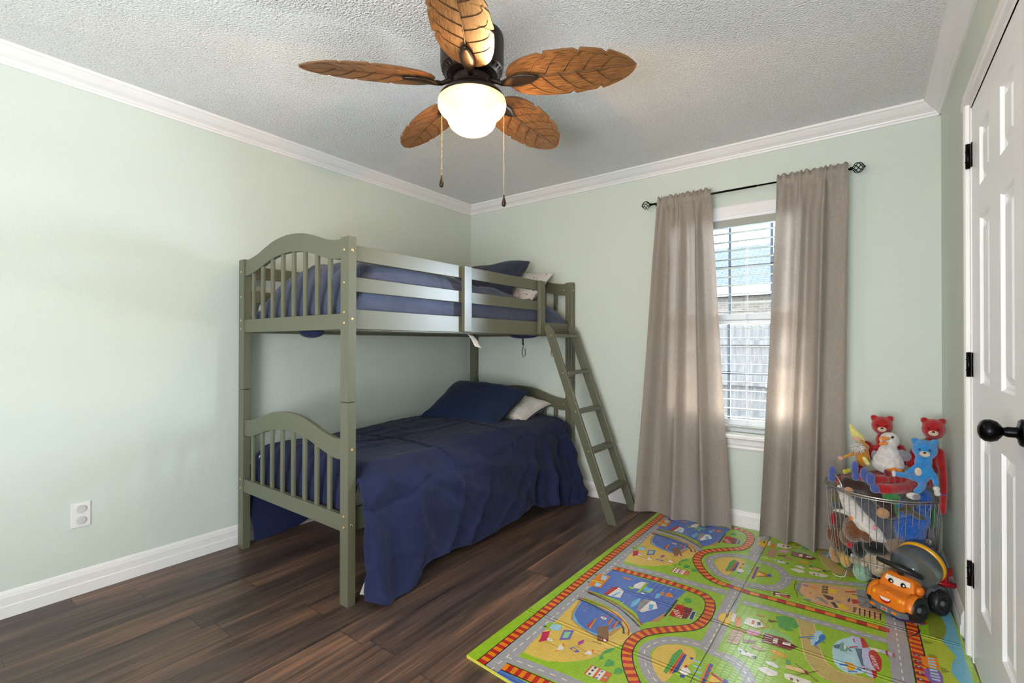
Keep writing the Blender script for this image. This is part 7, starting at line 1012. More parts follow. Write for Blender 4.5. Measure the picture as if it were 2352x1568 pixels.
def mat_material():
    m = bpy.data.materials.new('glossy_printed_foam'); m.use_nodes = True
    nt = m.node_tree; N = nt.nodes; L = nt.links; b = N['Principled BSDF']
    at_ = N.new('ShaderNodeAttribute'); at_.attribute_name = 'print'
    g = N.new('ShaderNodeNewGeometry')
    n0 = N.new('ShaderNodeTexNoise'); n0.inputs['Scale'].default_value = 40; L.new(g.outputs['Position'], n0.inputs['Vector'])
    hs = N.new('ShaderNodeHueSaturation'); L.new(at_.outputs['Color'], hs.inputs['Color'])
    mr = N.new('ShaderNodeMapRange'); L.new(n0.outputs['Fac'], mr.inputs[0]); mr.inputs[3].default_value = .85; mr.inputs[4].default_value = 1.15; L.new(mr.outputs[0], hs.inputs['Value'])
    L.new(hs.outputs[0], b.inputs['Base Color'])
    b.inputs['Roughness'].default_value = .22; b.inputs['Specular IOR Level'].default_value = 1.0
    # embossing: short strokes set in rows, and the raised lines of the folds
    mp = N.new('ShaderNodeMapping'); mp.vector_type = 'POINT'; mp.inputs['Rotation'].default_value = (0, 0, -MA + PI / 2); L.new(g.outputs['Position'], mp.inputs[0])
    br = N.new('ShaderNodeTexBrick'); L.new(mp.outputs[0], br.inputs['Vector']); br.inputs['Scale'].default_value = 1
    br.inputs['Brick Width'].default_value = .016; br.inputs['Row Height'].default_value = .024; br.inputs['Mortar Size'].default_value = .0022; br.inputs['Mortar Smooth'].default_value = .6
    br.offset = .37; br.squash = 1.3; br.squash_frequency = 3
    vz = N.new('ShaderNodeTexVoronoi'); vz.inputs['Scale'].default_value = 110; vz.feature = 'F1'; vz.distance = 'CHEBYCHEV'; L.new(mp.outputs[0], vz.inputs['Vector'])
    def mth(op, a, c=None):
        n = N.new('ShaderNodeMath'); n.operation = op
        for i, x in enumerate((a, c)):
            if x is None: continue
            if isinstance(x, (int, float)): n.inputs[i].default_value = x
            else: L.new(x, n.inputs[i])
        return n.outputs[0]
    sp = N.new('ShaderNodeSeparateXYZ'); L.new(g.outputs['Position'], sp.inputs[0])
    c, s = math.cos(MA), math.sin(MA)
    dx = mth('SUBTRACT', sp.outputs[0], MO.x); dy = mth('SUBTRACT', sp.outputs[1], MO.y)
    U = mth('ADD', mth('MULTIPLY', dx, c), mth('MULTIPLY', dy, s)); V = mth('ADD', mth('MULTIPLY', dx, -s), mth('MULTIPLY', dy, c))
    Vp = mth('SUBTRACT', V, mth('MULTIPLY', U, .062))
    per = mth('ABSOLUTE', mth('SUBTRACT', mth('FRACT', mth('DIVIDE', mth('ADD', Vp, .017), .3985)), 0.0))
    d = mth('MULTIPLY', mth('MINIMUM', per, mth('SUBTRACT', 1.0, per)), .3985)
    ridge_ = mth('MULTIPLY', mth('MAXIMUM', mth('SUBTRACT', 1.0, mth('DIVIDE', mth('ABSOLUTE', mth('SUBTRACT', d, .009)), .007)), 0.0), 4.0)
    h = mth('ADD', mth('MULTIPLY', br.outputs['Fac'], .75), mth('ADD', mth('MULTIPLY', vz.outputs['Distance'], .35), ridge_))
    bp = N.new('ShaderNodeBump'); bp.inputs['Strength'].default_value = .7; bp.inputs['Distance'].default_value = .0010; L.new(h, bp.inputs['Height']); L.new(bp.outputs[0], b.inputs['Normal'])
    return m
def play_mat():
    Q = [(0, 0), (1.475, 0), (1.43, 1.04), (1.405, 1.29), (1.37, 1.60), (1.345, 1.945), (.55, 1.985), (-.089, 1.945)]
    TH = .012
    vs = [matpt(u, v, TH) for u, v in Q] + [matpt(u, v, 0.0005) for u, v in Q]; n = len(Q)
    fs = [tuple(range(n)), tuple(range(2 * n - 1, n - 1, -1))] + [(i, n + i, n + (i + 1) % n, (i + 1) % n) for i in range(n)]
    cols = [lin(PAL['base'])] + [lin('C9C24A')] * (n + 1)
    extra = [('black', 12, '')]
    rank = {}
    for cname, layer, s in MAT_ART:
        rk = rank[layer] = rank.get(layer, -1) + 1
        c = lin(PAL[cname])
        for ip, poly in enumerate(s.split(',')):
            z = TH + .00016 * layer + rk * 8e-6 + (ip % 6) * 1.2e-6
            a = [int(x) / 2000 for x in poly.split()]
            p = [(a[i], a[i + 1]) for i in range(0, len(a), 2)]
            ar = sum(p[i][0] * p[(i + 1) % len(p)][1] - p[(i + 1) % len(p)][0] * p[i][1] for i in range(len(p)))
            if abs(ar) < 1e-8: continue
            if ar < 0: p = p[::-1]
            k = len(vs); vs += [matpt(u, v, z) for u, v in p]; fs.append(tuple(range(k, k + len(p)))); cols.append(c)
    # joint between the two halves of the mat
    k = len(vs)
    J = [(.7005, -.0), (.7035, -.0), (.5985, 1.965), (.5955, 1.965)]
    vs += [matpt(u, v, TH + .0021) for u, v in J]; fs.append((k, k + 1, k + 2, k + 3)); cols.append(lin('4A5A1E'))
    me = bpy.data.meshes.new('play_mat'); base = Vector(vs[0]) * 1; base.z = 0
    me.from_pydata([tuple(v - base) for v in vs], [], fs); me.materials.append(mat_material())
    ca = me.color_attributes.new('print', 'FLOAT_COLOR', 'CORNER')
    for pi_, p in enumerate(me.polygons):
        for li in p.loop_indices: ca.data[li].color = cols[pi_]
    me.update()
    o = bpy.data.objects.new('play_mat', me); col.objects.link(o); o.location = base; o['_w'] = tuple(base)
    props(o, 'folding foam play mat printed with roads, railway, harbour and farm, lying on the wood floor', 'play mat')
    # AIRPORT lettering of the print
    def word(txt, c, size, ang, m, shear=0.25):
        cu = bpy.data.curves.new('txt', 'FONT'); cu.body = txt; cu.size = size; cu.align_x = 'CENTER'; cu.align_y = 'CENTER'; cu.shear = shear
        to = bpy.data.objects.new('txt', cu); col.objects.link(to)
        dg = bpy.context.evaluated_depsgraph_get(); me2 = bpy.data.meshes.new_from_object(to.evaluated_get(dg))
        R = Matrix.Rotation(ang, 3, 'Z'); P_ = [R @ v.co + c for v in me2.vertices]
        mb = MB(); mb.add(P_, [tuple(p.vertices) for p in me2.polygons])
        col.objects.unlink(to); bpy.data.objects.remove(to)
        return build('lettering', mb, m, parent=o, fixn=False, label=txt + ' lettering printed on the mat')
    for k_ in (0,):
        word('AIRPORT', matpt(1.147, .935, TH + .0023), .0205, MA - PI / 2 + .25, mat('white_print', lin('EEE8E4')[:3], .3))
play_mat()

# ------------------------------------------------------------------ wire basket
BC = Vector((2.985, -.250, 0)); MT = .0135
BPR = [(.232, .440), (.228, .36), (.219, .24), (.208, .14), (.198, .085), (.182, .050), (.160, .030), (.130, .022)]
def br(z): return float(np.interp(z, [p[1] for p in BPR][::-1], [p[0] for p in BPR][::-1]))
def basket():
    root = empty('wire_basket', (BC.x, BC.y, MT), 'round silver wire basket overflowing with plush toys in the corner', 'basket')
    WM = M['wire']
    def ring(r, z, rad, n=72): return MB().tube([(BC.x + r * math.cos(2 * PI * k / n), BC.y + r * math.sin(2 * PI * k / n), z) for k in range(n)], rad, 8, loop=True)
    build('rim', ring(.232, .444, .0042), WM, parent=root, smooth=True); build('rim', ring(.2335, .434, .0026), WM, parent=root, smooth=True)
    build('base_ring', ring(.205, .120, .0020), WM, parent=root, smooth=True); build('base_ring', ring(.176, .0445, .0022), WM, parent=root, smooth=True); build('base_ring', ring(.130, .0200, .0030), WM, parent=root, smooth=True)
    prof = smooth_tab(BPR, 4)
    for k in range(52):
        a = 2 * PI * k / 52 + .03
        build('wire', MB().tube([(BC.x + r * math.cos(a), BC.y + r * math.sin(a), z) for r, z in prof], .0017, 6), WM, parent=root, smooth=True)
    for k in range(6):
        a = PI * k / 6; build('base_wire', MB().tube([(BC.x + .13 * math.cos(a), BC.y + .13 * math.sin(a), .019), (BC.x - .13 * math.cos(a), BC.y - .13 * math.sin(a), .019)], .0017, 6), WM, parent=root, smooth=True)
    for a0 in (math.radians(217), math.radians(20)):
        pts = []
        for i in range(17):
            t = i / 16; a = a0 + (t - .5) * .46; z = .440 + .066 * math.sin(PI * t) ** .5
            pts.append((BC.x + .236 * math.cos(a), BC.y + .236 * math.sin(a), z))
        build('handle', MB().tube(pts, .0042, 8), WM, parent=root, smooth=True)
basket()
def inb(u, v, dep=.03):
    """point a little inside the front of the basket seen at pixel (u, v)"""
    d = fw + rt * ((u - 1176) / FPX) + up * ((784 - v) / FPX)
    R_ = .215 - dep
    for _ in range(6):
        ox, oy = CAM.x - BC.x, CAM.y - BC.y
        A = d.x ** 2 + d.y ** 2; B_ = ox * d.x + oy * d.y; C_ = ox * ox + oy * oy - R_ ** 2
        disc = B_ * B_ - A * C_
        t = (-B_ - math.sqrt(max(disc, 0))) / A
        z = CAM.z + d.z * t; R_ = br(max(z, .03)) - dep
    p = CAM + d * t; p.z = max(p.z, MT + .03); return p
PX, PZ = 1 / 611., 1 / 463.

PL = dict(red=plush('red_plush', 'A81A1E'), blueleg=plush('denim_blue_plush', '46589A'), sky=plush('sky_blue_plush', '2F86CC', fuzz=(200, 1, .006)), white=plush('white_plush', 'D2CCC8'), grey=plush('grey_plush', '84818A'),
          dgrey=plush('dark_grey_plush', '55565E'), brown=plush('brown_fur', '6E4526', fuzz=(140, 1, .008)), dbrown=plush('dark_brown_plush', '38241D'), tan=plush('tan_plush', 'B48A63'), beige=plush('beige_plush', 'B9A78E', fuzz=(120, 1, .006)),
          taupe=plush('curly_taupe_fur', '8C7562', fuzz=(110, 1, .012)), royal=plush('royal_blue_fur', '1458B4', fuzz=(120, 1, .012)), black=plush('black_plush', '17171C'), gold=plush('gold_plush', 'D0A04A'), orange=plush('orange_plush', 'E8851E'),
          corduroy=plush('mustard_corduroy', 'C98420'), yellow=plush('pale_yellow_knit', 'D6CE7A'), lime=plush('lime_yellow_plush', 'BDB423'), skin=plush('pale_pink_felt', 'D3A08A'), green=plush('green_plush', '2E7A3C'), olive=plush('olive_plush', '6F6B48'),
          camo=plush('camouflage_cloth', '4A4535'), mint=plush('mint_plush', '8FB39C'), cream=plush('cream_plush', 'D9C3AA'), fluff=plush('white_shaggy_fur', 'DDD5CF', fuzz=(90, 1, .02)), maroon=plush('maroon_felt', '6E1E22'), pink=plush('pink_felt', 'D9909A'))
EYE = mat('glossy_black_eye', (.008, .008, .01), .12)
def chainballs(pts, radii, sub=4):
    out = []
    for i in range(len(pts) - 1):
        for k in range(sub):
            t = k / sub; out.append((Vector(pts[i]).lerp(Vector(pts[i + 1]), t), radii[i] * (1 - t) + radii[i + 1] * t))
    out.append((Vector(pts[-1]), radii[-1])); return out
def toy(name, label, mt, balls, parts=(), vox=.005, group=None, cat='plush toy'):
    mb = MB()
    for b in balls: mb.ball(b[0], b[1], 16, R=b[2] if len(b) > 2 else None)
    o = build(name, mb, mt, remesh=vox, fixn=False, label=label, cat=cat, group=group)
    for nm, m_, bl, *ex in parts:
        pb = MB()
        for b in bl: pb.ball(b[0], b[1], 16, R=b[2] if len(b) > 2 else None)
        sm_ = nm in ('eye', 'nose', 'belly_patch', 'nostril', 'dot', 'muzzle', 'sole', 'inner_ear')
        if sm_: build(nm, pb, m_, parent=o, smooth=True, fixn=False, label=ex[0] if ex else None)
        else: build(nm, pb, m_, parent=o, remesh=vox * .8, fixn=False, label=ex[0] if ex else None)
    return o
V3 = Vector
TOCAM = (Vector((CAM.x, CAM.y, CAM.z)) - Vector((3.0, -.3, .6))).normalized()

# goose
def goose():
    h = at(2043, 1011, -.360); b = at(2040, 1059, -.345)
    beak = at(2028, 1011, -.400)
    toy('plush_goose', 'white plush goose with orange beak and grey wings sitting on top of the basket', PL['white'],
        [(h, (.040, .038, .040)), (h.lerp(b, .35), (.030, .030, .035)), (h.lerp(b, .6), (.044, .044, .044)), (b, (.062, .056, .060)), (b + V3((0, 0, -.015)), (.064, .058, .045))],
        [('beak', PL['orange'], [(at(2034, 1006, -.398), (.020, .016, .009)), (at(2027, 1007, -.412), (.017, .014, .007)), (at(2030, 1018, -.405), (.017, .014, .009)), (at(2024, 1020, -.414), (.012, .012, .006))]),
         ('wing', PL['grey'], [(at(2079, 1047, -.345), (.026, .014, .026)), (at(2072, 1040, -.350), (.018, .012, .018))]), ('wing', PL['grey'], [(at(2009, 1044, -.345), (.014, .012, .024))]),
         ('foot', PL['orange'], [(at(2045, 1080, -.405), (.014, .012, .010)), (at(2055, 1079, -.405), (.014, .012, .012)), (at(2066, 1081, -.405), (.014, .012, .010))]),
         ('eye', EYE, [(at(2050, 1004, -.402), .0058)])])
goose()
# gnome
def gnome():
    Y = -.30
    b = at(1982, 1052, Y)
    hat = [(at(1975, 1008, Y), .024), (at(1966, 998, Y), .021), (at(1958, 984, Y), .013), (at(1953, 974, Y), .006)]
    toy('plush_gnome', 'plush gnome with striped yellow hat, shaggy white beard and mustard outfit, left of the goose', PL['corduroy'],
        [(b, (.032, .030, .042)), (b + V3((0, 0, .03)), (.026, .026, .03))] + chainballs([at(1970, 1036, Y - .01), at(1952, 1045, Y - .03), at(1940, 1049, Y - .04)], [.012, .009, .009]) + chainballs([at(1992, 1026, Y), at(1980, 1014, Y - .03)], [.012, .009]),
        [('hat', PL['yellow'], chainballs([h[0] for h in hat], [h[1] for h in hat], 3)),
         ('hat_band', PL['white'], [(at(1960, 987, Y), (.0155, .0155, .006), Euler((0, .5, 0)).to_matrix()), (at(1968, 1001, Y), (.0235, .0235, .006), Euler((0, .4, 0)).to_matrix())]),
         ('hand', PL['skin'], [(at(1930, 1052, Y - .04), (.014, .010, .012))]), ('hand', PL['skin'], [(at(1968, 1008, Y - .04), (.020, .012, .011))]),
         ('boot', PL['lime'], [(at(1941, 1083, Y - .06), (.013, .014, .013)), (at(1950, 1080, Y - .05), (.010, .010, .013))]),
         ('leg', PL['yellow'], chainballs([at(1985, 1052, Y - .045), at(1993, 1064, Y - .05)], [.010, .011]))])
    # shaggy beard: tapering locks
    mb = MB(); rnd = random.Random(4); c = at(1970, 1026, Y - .028)
    mb.ball(c, (.020, .010, .022), 12)
    for i in range(150):
        a = rnd.uniform(0, 2 * PI); r0 = rnd.uniform(0, .016); q = c + V3((math.cos(a) * r0, -.006 - rnd.random() * .006, math.sin(a) * r0))
        dr = V3((math.cos(a), -.25 + rnd.uniform(-.2, .2), math.sin(a) - .25)).normalized(); L_ = rnd.uniform(.014, .026)
        mb.tube([q, q + dr * L_ * .5, q + dr * L_ + V3((0, 0, -.004))], [.0022, .0016, .0004], 5)
    build('beard', mb, PL['fluff'], parent=bpy.data.objects['plush_gnome'], smooth=True, fixn=False, label='shaggy white beard')
gnome()
# bears (plain plush)
def bear(name, label, mt, head, hr, body, br_, limbs, muz=None, parts=()):
    balls = [(head, hr), (body, br_), (head.lerp(body, .5), (hr[0] * .7, hr[1] * .7, hr[2] * .8))]
    ex = V3((hr[0] * .72, 0, hr[2] * .80))
    balls += [(head + ex, (.016, .010, .016)), (head + V3((-ex.x, 0, ex.z)), (.016, .010, .016))]
    for pts, rad in limbs: balls += chainballs(pts, rad, 5)
    ps = []
    to = (CAM - head); to.z = 0; to.normalize(); sd = V3((-to.y, to.x, 0))
    if muz:
        ps += [('muzzle', muz, [(head + to * hr[1] * .82 + V3((0, 0, -hr[2] * .30)), (.019, .014, .014))]), ('nose', EYE, [(head + to * (hr[1] * .82 + .013) + V3((0, 0, -hr[2] * .16)), (.006, .004, .004))]),
               ('eye', EYE, [(head + to * hr[1] * .88 + sd * .017 + V3((0, 0, hr[2] * .10)), .0042)]), ('eye', EYE, [(head + to * hr[1] * .88 - sd * .017 + V3((0, 0, hr[2] * .10)), .0042)])]
    toy(name, label, mt, balls, ps + list(parts))
bear('plush_bear', 'red plush bear with blue feet sitting behind the goose', PL['red'], at(2026, 977, -.215), (.046, .042, .048), at(2030, 1045, -.210), (.060, .045, .065),
     [([at(1992, 1022, -.215), at(1975, 1060, -.25), at(1972, 1082, -.28)], [.024, .020, .020]), ([at(2066, 1030, -.215), at(2082, 1060, -.23)], [.024, .020]),
      ([at(2012, 1092, -.24), at(1965, 1098, -.33), at(1928, 1102, -.355)], [.028, .021, .020]), ([at(2040, 1092, -.26), at(2000, 1100, -.36), at(1980, 1096, -.40)], [.028, .022, .020])], PL['cream'],
     [('foot', PL['blueleg'], [(at(1912, 1084, -.375), (.018, .018, .034)), (at(1911, 1096, -.372), (.019, .020, .026))]), ('foot', PL['blueleg'], [(at(1963, 1074, -.405), (.017, .020, .036)), (at(1966, 1094, -.405), (.019, .020, .022))])])
bear('plush_bear', 'larger red plush bear with blue feet slumped against the right wall, arm over the rim', PL['red'], at(2144, 985, -.235), (.046, .042, .050), at(2128, 1060, -.235), (.056, .048, .075),
     [([at(2158, 1040, -.26), at(2166, 1085, -.30), at(2168, 1130, -.34), at(2166, 1165, -.385), at(2166, 1178, -.395)], [.022, .017, .015, .015, .009]), ([at(2105, 1035, -.24), at(2092, 1065, -.26)], [.024, .020]),
      ([at(2130, 1105, -.26), at(2080, 1120, -.38), at(2040, 1124, -.44), at(2012, 1120, -.45)], [.030, .025, .026, .022]), ([at(2100, 1100, -.28), at(2030, 1100, -.40), at(2000, 1098, -.43)], [.026, .020, .020])], PL['cream'],
     [('foot', PL['blueleg'], [(at(2000, 1100, -.468), (.019, .020, .034)), (at(2010, 1122, -.460), (.021, .020, .022))]), ('foot', PL['blueleg'], [(at(1984, 1088, -.44), (.017, .016, .032)), (at(1990, 1100, -.44), (.018, .018, .018))]),
      ('wristband', PL['blueleg'], [(at(2168, 1136, -.352), (.0165, .0165, .005))])])
bear('plush_bear', 'sky blue plush bear with cream belly and white mittens at the basket front right', PL['sky'], at(2124, 1032, -.395), (.048, .042, .046), at(2118, 1088, -.400), (.034, .030, .042),
     [([at(2104, 1072, -.41), at(2090, 1082, -.425), at(2082, 1086, -.43)], [.013, .011, .010]), ([at(2132, 1072, -.40), at(2146, 1094, -.42), at(2150, 1112, -.435)], [.014, .012, .012]),
      ([at(2108, 1100, -.42), at(2082, 1092, -.45), at(2060, 1088, -.46)], [.015, .013, .013]), ([at(2120, 1108, -.42), at(2116, 1120, -.455), at(2106, 1128, -.475)], [.016, .015, .014])], PL['cream'],
     [('belly_patch', PL['cream'], [(at(2109, 1083, -.428), (.013, .006, .019))]),
      ('mitten', PL['white'], [(at(2151, 1122, -.44), (.014, .013, .012)), (at(2153, 1133, -.445), (.013, .012, .013))]), ('mitten', PL['white'], [(at(2078, 1088, -.435), (.008, .008, .006))]),
      ('boot', PL['maroon'], [(at(2040, 1088, -.465), (.017, .014, .017)), (at(2034, 1086, -.465), (.008, .013, .020))], 'maroon and white boot'), ('boot_cuff', PL['white'], [(at(2053, 1087, -.463), (.010, .015, .017))]),
      ('boot', PL['white'], [(at(2098, 1139, -.492), (.027, .013, .016))]), ('sole', PL['grey'], [(at(2105, 1141, -.502), (.015, .006, .012))])])
# toys packed inside the basket
def B_(u, v, ru, rv, dep=None, ry=None):
    rx, rz = ru * PX, rv * PZ
    return (inb(u, v, dep if dep is not None else min(.8 * rx, .035)), (rx, ry or (rx + rz) / 2, rz))
toy('plush_shark', 'grey and white plush shark hanging head down in the front left of the basket', PL['white'],
    chainballs([inb(1930, 1120, .03), inb(1952, 1158, .035), inb(1985, 1200, .035), inb(2012, 1228, .03), inb(2030, 1241, .022)], [.018, .036, .042, .032, .012], 5) + chainballs([inb(1950, 1178, .02), inb(1925, 1172, .012), inb(1911, 1171, .010)], [.014, .010, .005]),
    [('back', PL['dgrey'], chainballs([inb(1905, 1118, .02), inb(1950, 1118, .05), inb(1992, 1160, .06), inb(2030, 1205, .06), inb(2045, 1232, .045)], [.008, .022, .036, .036, .022], 5), 'dark grey back'),
     ('tail', PL['dgrey'], chainballs([inb(1905, 1120, .0), V3(inb(1893, 1126, -.015))], [.009, .003])), ('mouth', PL['pink'], [(inb(2008, 1212, -.004), (.010, .006, .014), Euler((0, .5, 0)).to_matrix())])], vox=.005)
toy('plush_dog', 'shaggy brown plush dog with a floppy ear low in the left of the basket', PL['brown'],
    [B_(1925, 1238, 24, 30, .035), B_(1962, 1214, 30, 30, .035), B_(1990, 1226, 20, 20, .03), B_(1906, 1225, 10, 22, .02), B_(1948, 1232, 24, 22, .04)],
    [('ear', PL['orange'], [(inb(1955, 1190, -.002), (.008, .006, .015), Euler((0, -.4, 0)).to_matrix())])])
toy('plush_pillow_toy', 'olive and grey striped plush roll high in the left of the basket', PL['olive'], [B_(1918, 1150, 18, 18, .03)],
    [('stripe', PL['dgrey'], [(inb(1921, 1160, .026), (.030, .028, .016))])])
toy('plush_ball', 'small bright red cloth ball near the left wires of the basket', PL['red'], [B_(1914, 1192, 13, 17, .022)], cat='ball')
toy('plush_monkey', 'dark brown plush monkey with tan muzzle lying under the bears at the rim', PL['dbrown'],
    chainballs([inb(1946, 1108, .04), inb(1985, 1118, .08), inb(2012, 1135, .06), inb(2035, 1155, .05), inb(2045, 1178, .045)], [.032, .03, .036, .038, .030], 4),
    [('muzzle', PL['tan'], [(inb(1950, 1128, .015), (.020, .016, .022))]), ('snout', PL['tan'], [(inb(2028, 1178, .020), (.027, .02, .026))])])
toy('plush_dragon', 'royal blue and shaggy plush monster filling the right of the basket', PL['royal'], [B_(2088, 1216, 40, 34, .05), B_(2110, 1190, 28, 26, .04), B_(2070, 1165, 24, 20, .05), B_(2125, 1150, 20, 26, .04)], vox=.006)
toy('plush_turtle', 'green plush toy wedged under the red bear legs at the rim', PL['green'], [B_(2046, 1143, 24, 13, .04), B_(2056, 1168, 14, 20, .05)])
toy('plush_lizard', 'dark camouflage plush lizard lying against the front right wires', PL['camo'],
    chainballs([inb(2062, 1172, .012), inb(2085, 1165, .014), inb(2100, 1180, .012), inb(2118, 1190, .012), inb(2118, 1202, .012)], [.008, .018, .014, .017, .008], 4) + chainballs([inb(2080, 1180, .01), inb(2075, 1165, .008)], [.008, .006]), vox=.004)
toy('plush_lamb', 'curly taupe plush lamb behind the mixer drum in the basket', PL['taupe'], [B_(2062, 1254, 34, 20, .035), B_(2085, 1262, 22, 18, .04)], vox=.006)
toy('plush_owl', 'small grey and white plush at the far right wires of the basket', PL['grey'], [B_(2136, 1232, 12, 22, .03)], [('belly_patch', PL['white'], [(inb(2133, 1245, .012), (.012, .008, .016))])])
toy('plush_frog', 'green plush toy at the far right edge of the basket below the rim', PL['green'], [B_(2142, 1185, 10, 30, .03)])
toy('plush_cat', 'plain black plush cat with a red scarf in the middle of the basket', PL['black'], [B_(2010, 1256, 34, 18, .04), B_(1975, 1260, 20, 22, .035), B_(1950, 1268, 12, 12, .03)],
    [('scarf', PL['red'], [(inb(1955, 1252, .012), (.020, .012, .016)), (inb(1968, 1262, .012), (.010, .008, .012))])])
toy('plush_duckling', 'golden yellow plush duckling near the bottom left of the basket', PL['gold'], [B_(1930, 1272, 15, 14, .025), B_(1943, 1284, 16, 18, .022)], [('beak', PL['white'], [(inb(1958, 1276, .016), (.010, .008, .012))])])
toy('plush_elephant', 'beige plush elephant lying across the bottom of the basket', PL['beige'], chainballs([inb(1962, 1284, .04), inb(1995, 1278, .05), inb(2035, 1280, .05), inb(2060, 1290, .045)], [.022, .034, .034, .03], 4) + [B_(2022, 1308, 28, 16, .03), B_(2052, 1300, 18, 18, .03)],
    [('ear', PL['cream'], [(inb(1985, 1296, .012), (.013, .006, .012))])])
toy('plush_egg', 'mint plush egg with small coloured dots at the bottom of the basket', PL['mint'], [B_(1980, 1312, 24, 22, .03)],
    [('dot', PL['pink'], [(inb(1972, 1303, -.002), (.003, .003, .003)), (inb(1986, 1308, -.004), (.003, .003, .003)), (inb(1975, 1320, -.002), (.003, .003, .003)), (inb(1992, 1300, -.002), (.003, .003, .003))])], cat='plush toy')
toy('plush_rabbit', 'small tan plush rabbit squeezed at the lower left wires of the basket', PL['tan'], [B_(1912, 1268, 9, 20, .02), B_(1922, 1292, 14, 12, .022)])
toy('plush_bun', 'brown plush tucked beneath the beige elephant at the basket bottom', PL['dbrown'], [B_(2018, 1326, 18, 9, .03)])
s = MB(); s.tube([at(1918, 1320, -.40), at(1925, 1321, -.42), at(1935, 1316, -.43), at(1942, 1306, -.42), at(1944, 1296, -.41)], .0018, 6)
sv = [V3((2.790, -.405, .016)), V3((2.805, -.425, .016)), V3((2.825, -.428, .016)), V3((2.842, -.418, .020)), V3((2.848, -.400, .045))]
build('string', MB().tube(sv, .0017, 6), M['white_plastic'], smooth=True, label='loose white string on the mat beside the basket', cat='string')

# ------------------------------------------------------------------ toy concrete mixer truck
def truck():
    ang = math.atan2(-.545, .838)
    Tm = Matrix.Translation((3.030, -.650, .0130)) @ Matrix.Rotation(ang, 4, 'Z')
    pl = lambda n, c, r=.32: mat(n, lin(c)[:3], r, spec=.5)
    OR, GY, BK, RD, YL, SM, DB, WH = pl('orange_plastic', 'E2791B'), pl('grey_plastic', '62686E', .4), pl('black_tyre_plastic', '17181B', .42), pl('red_plastic', 'A90F1E'), pl('yellow_plastic', 'E8A812'), None, pl('dark_blue_plastic', '26466E'), pl('white_decal', 'E9DFD3')
    SM = bpy.data.materials.new('smoky_clear_plastic'); SM.use_nodes = True
    b = SM.node_tree.nodes['Principled BSDF']; b.inputs['Base Color'].default_value = (.52, .62, .70, 1); b.inputs['Transmission Weight'].default_value = .9; b.inputs['Roughness'].default_value = .06; b.inputs['IOR'].default_value = 1.25; b.inputs['Coat Weight'].default_value = .6
    root = empty('toy_mixer_truck', tuple(Tm.translation), 'orange toy cement mixer truck with smiling face and smoky drum, parked before the basket', 'toy truck')
    B = lambda n, mb, m, **k: build(n, mb, m, parent=root, smooth=k.pop('smooth', True), **k)
    def X(): return MB(Tm)
    # cab: lofted rounded sections front to back
    secs = [(-.064, .048, .046, .070), (-.062, .062, .036, .084), (-.052, .070, .033, .093), (-.030, .073, .033, .099), (-.010, .073, .035, .103), (.004, .068, .035, .124), (.018, .062, .035, .148), (.030, .060, .035, .156), (.055, .060, .035, .157), (.074, .058, .036, .150), (.080, .052, .042, .140)]
    secs = smooth_tab(secs, 4)
    m = X(); rings = []
    for y, hw, z0, z1 in secs:
        ring = []; zc_ = (z0 + z1) / 2; hz = (z1 - z0) / 2
        for k in range(40):
            a = 2 * PI * k / 40; ca, sa = math.cos(a), math.sin(a); e = .38
            ring.append((hw * math.copysign(abs(ca) ** e, ca), y, zc_ + hz * math.copysign(abs(sa) ** e, sa)))
        rings.append(ring)
    m.ring_loft(rings); B('cab', m, OR)
    for s in (-1, 1):
        f = X(); rings = []
        for i in range(15):
            t = PI * i / 14; r0, r1 = .050, .060
            rings.append([(s * .060, -math.cos(t) * r0, .048 + math.sin(t) * r0 - .004), (s * .060, -math.cos(t) * r1, .048 + math.sin(t) * r1), (s * .086, -math.cos(t) * (r1 - .004), .048 + math.sin(t) * (r1 - .006)), (s * .090, -math.cos(t) * r0, .048 + math.sin(t) * r0 - .004)])
        f.ring_loft(rings); B('fender', f, OR)
        e = X(); e.ball((s * .066, .040, .112), (.014, .020, .020), 16); B('side_mirror', e, OR)
    # bumper and number plate
    m = X(); m.prism([(-.074, -.048), (-.055, -.072), (.055, -.072), (.074, -.048), (.070, -.020), (-.070, -.020)], 2, .012, .036); B('bumper', m, GY, bevel=.004, smooth=False)
    m = X(); m.box(-.016, .010, -.0745, -.071, .017, .034); B('number_plate', m, pl('silver_plate', '9A9C9E'), bevel=.001, smooth=False)
    m = X(); m.box(-.010, .005, -.0755, -.0742, .021, .030); B('plate_mark', m, pl('orange_red_mark', 'C8573A'), smooth=False)
    for x in (-.050, .034):
        m = X(); m.box(x - .010, x + .010, -.0745, -.062, .020, .030); B('indicator', m, OR, bevel=.002, smooth=False)
    for x in (-.050, .048):
        m = X(); m.ball((x, -.0585, .077), (.0105, .006, .0105), 16); B('headlight', m, YL)
    # face
    def surf(x, z):     # front surface of the windscreen
        t = (z - .104) / (.150 - .104); return .001 + t * .020
    def plate(x0, x1, z0, z1, off, n=10, shape=None):
        m = X(); 
        def fn(u, v):
            x = x0 + (x1 - x0) * u; z = z0 + (z1 - z0) * v
            if shape: x, z = shape(u, v)
            return (x, surf(x, z) - off - .0035 * (1 - (x / .06) ** 2) , z)
        m.grid(fn, n, n); return m
    m = plate(-.050, .050, .106, .142, .0035, shape=lambda u, v: ((u * 2 - 1) * (.054 - .008 * v), .104 + .038 * v - .006 * (1 - v) * (1 - (u * 2 - 1) ** 2) * -1))
    B('windscreen_eyes', m, WH, label='white windscreen with cartoon eyes')
    for x in (-.022, .026):
        y = surf(x, .122) - .006
        m = X(); m.ball((x, y - .001, .121), (.011, .003, .0135), 18); B('eye', m, EYE)
        m = X(); m.ball((x + .003, y - .004, .124), (.0042, .0015, .0048), 12); B('eye_glint', m, WH)
    m = X(); pts = []
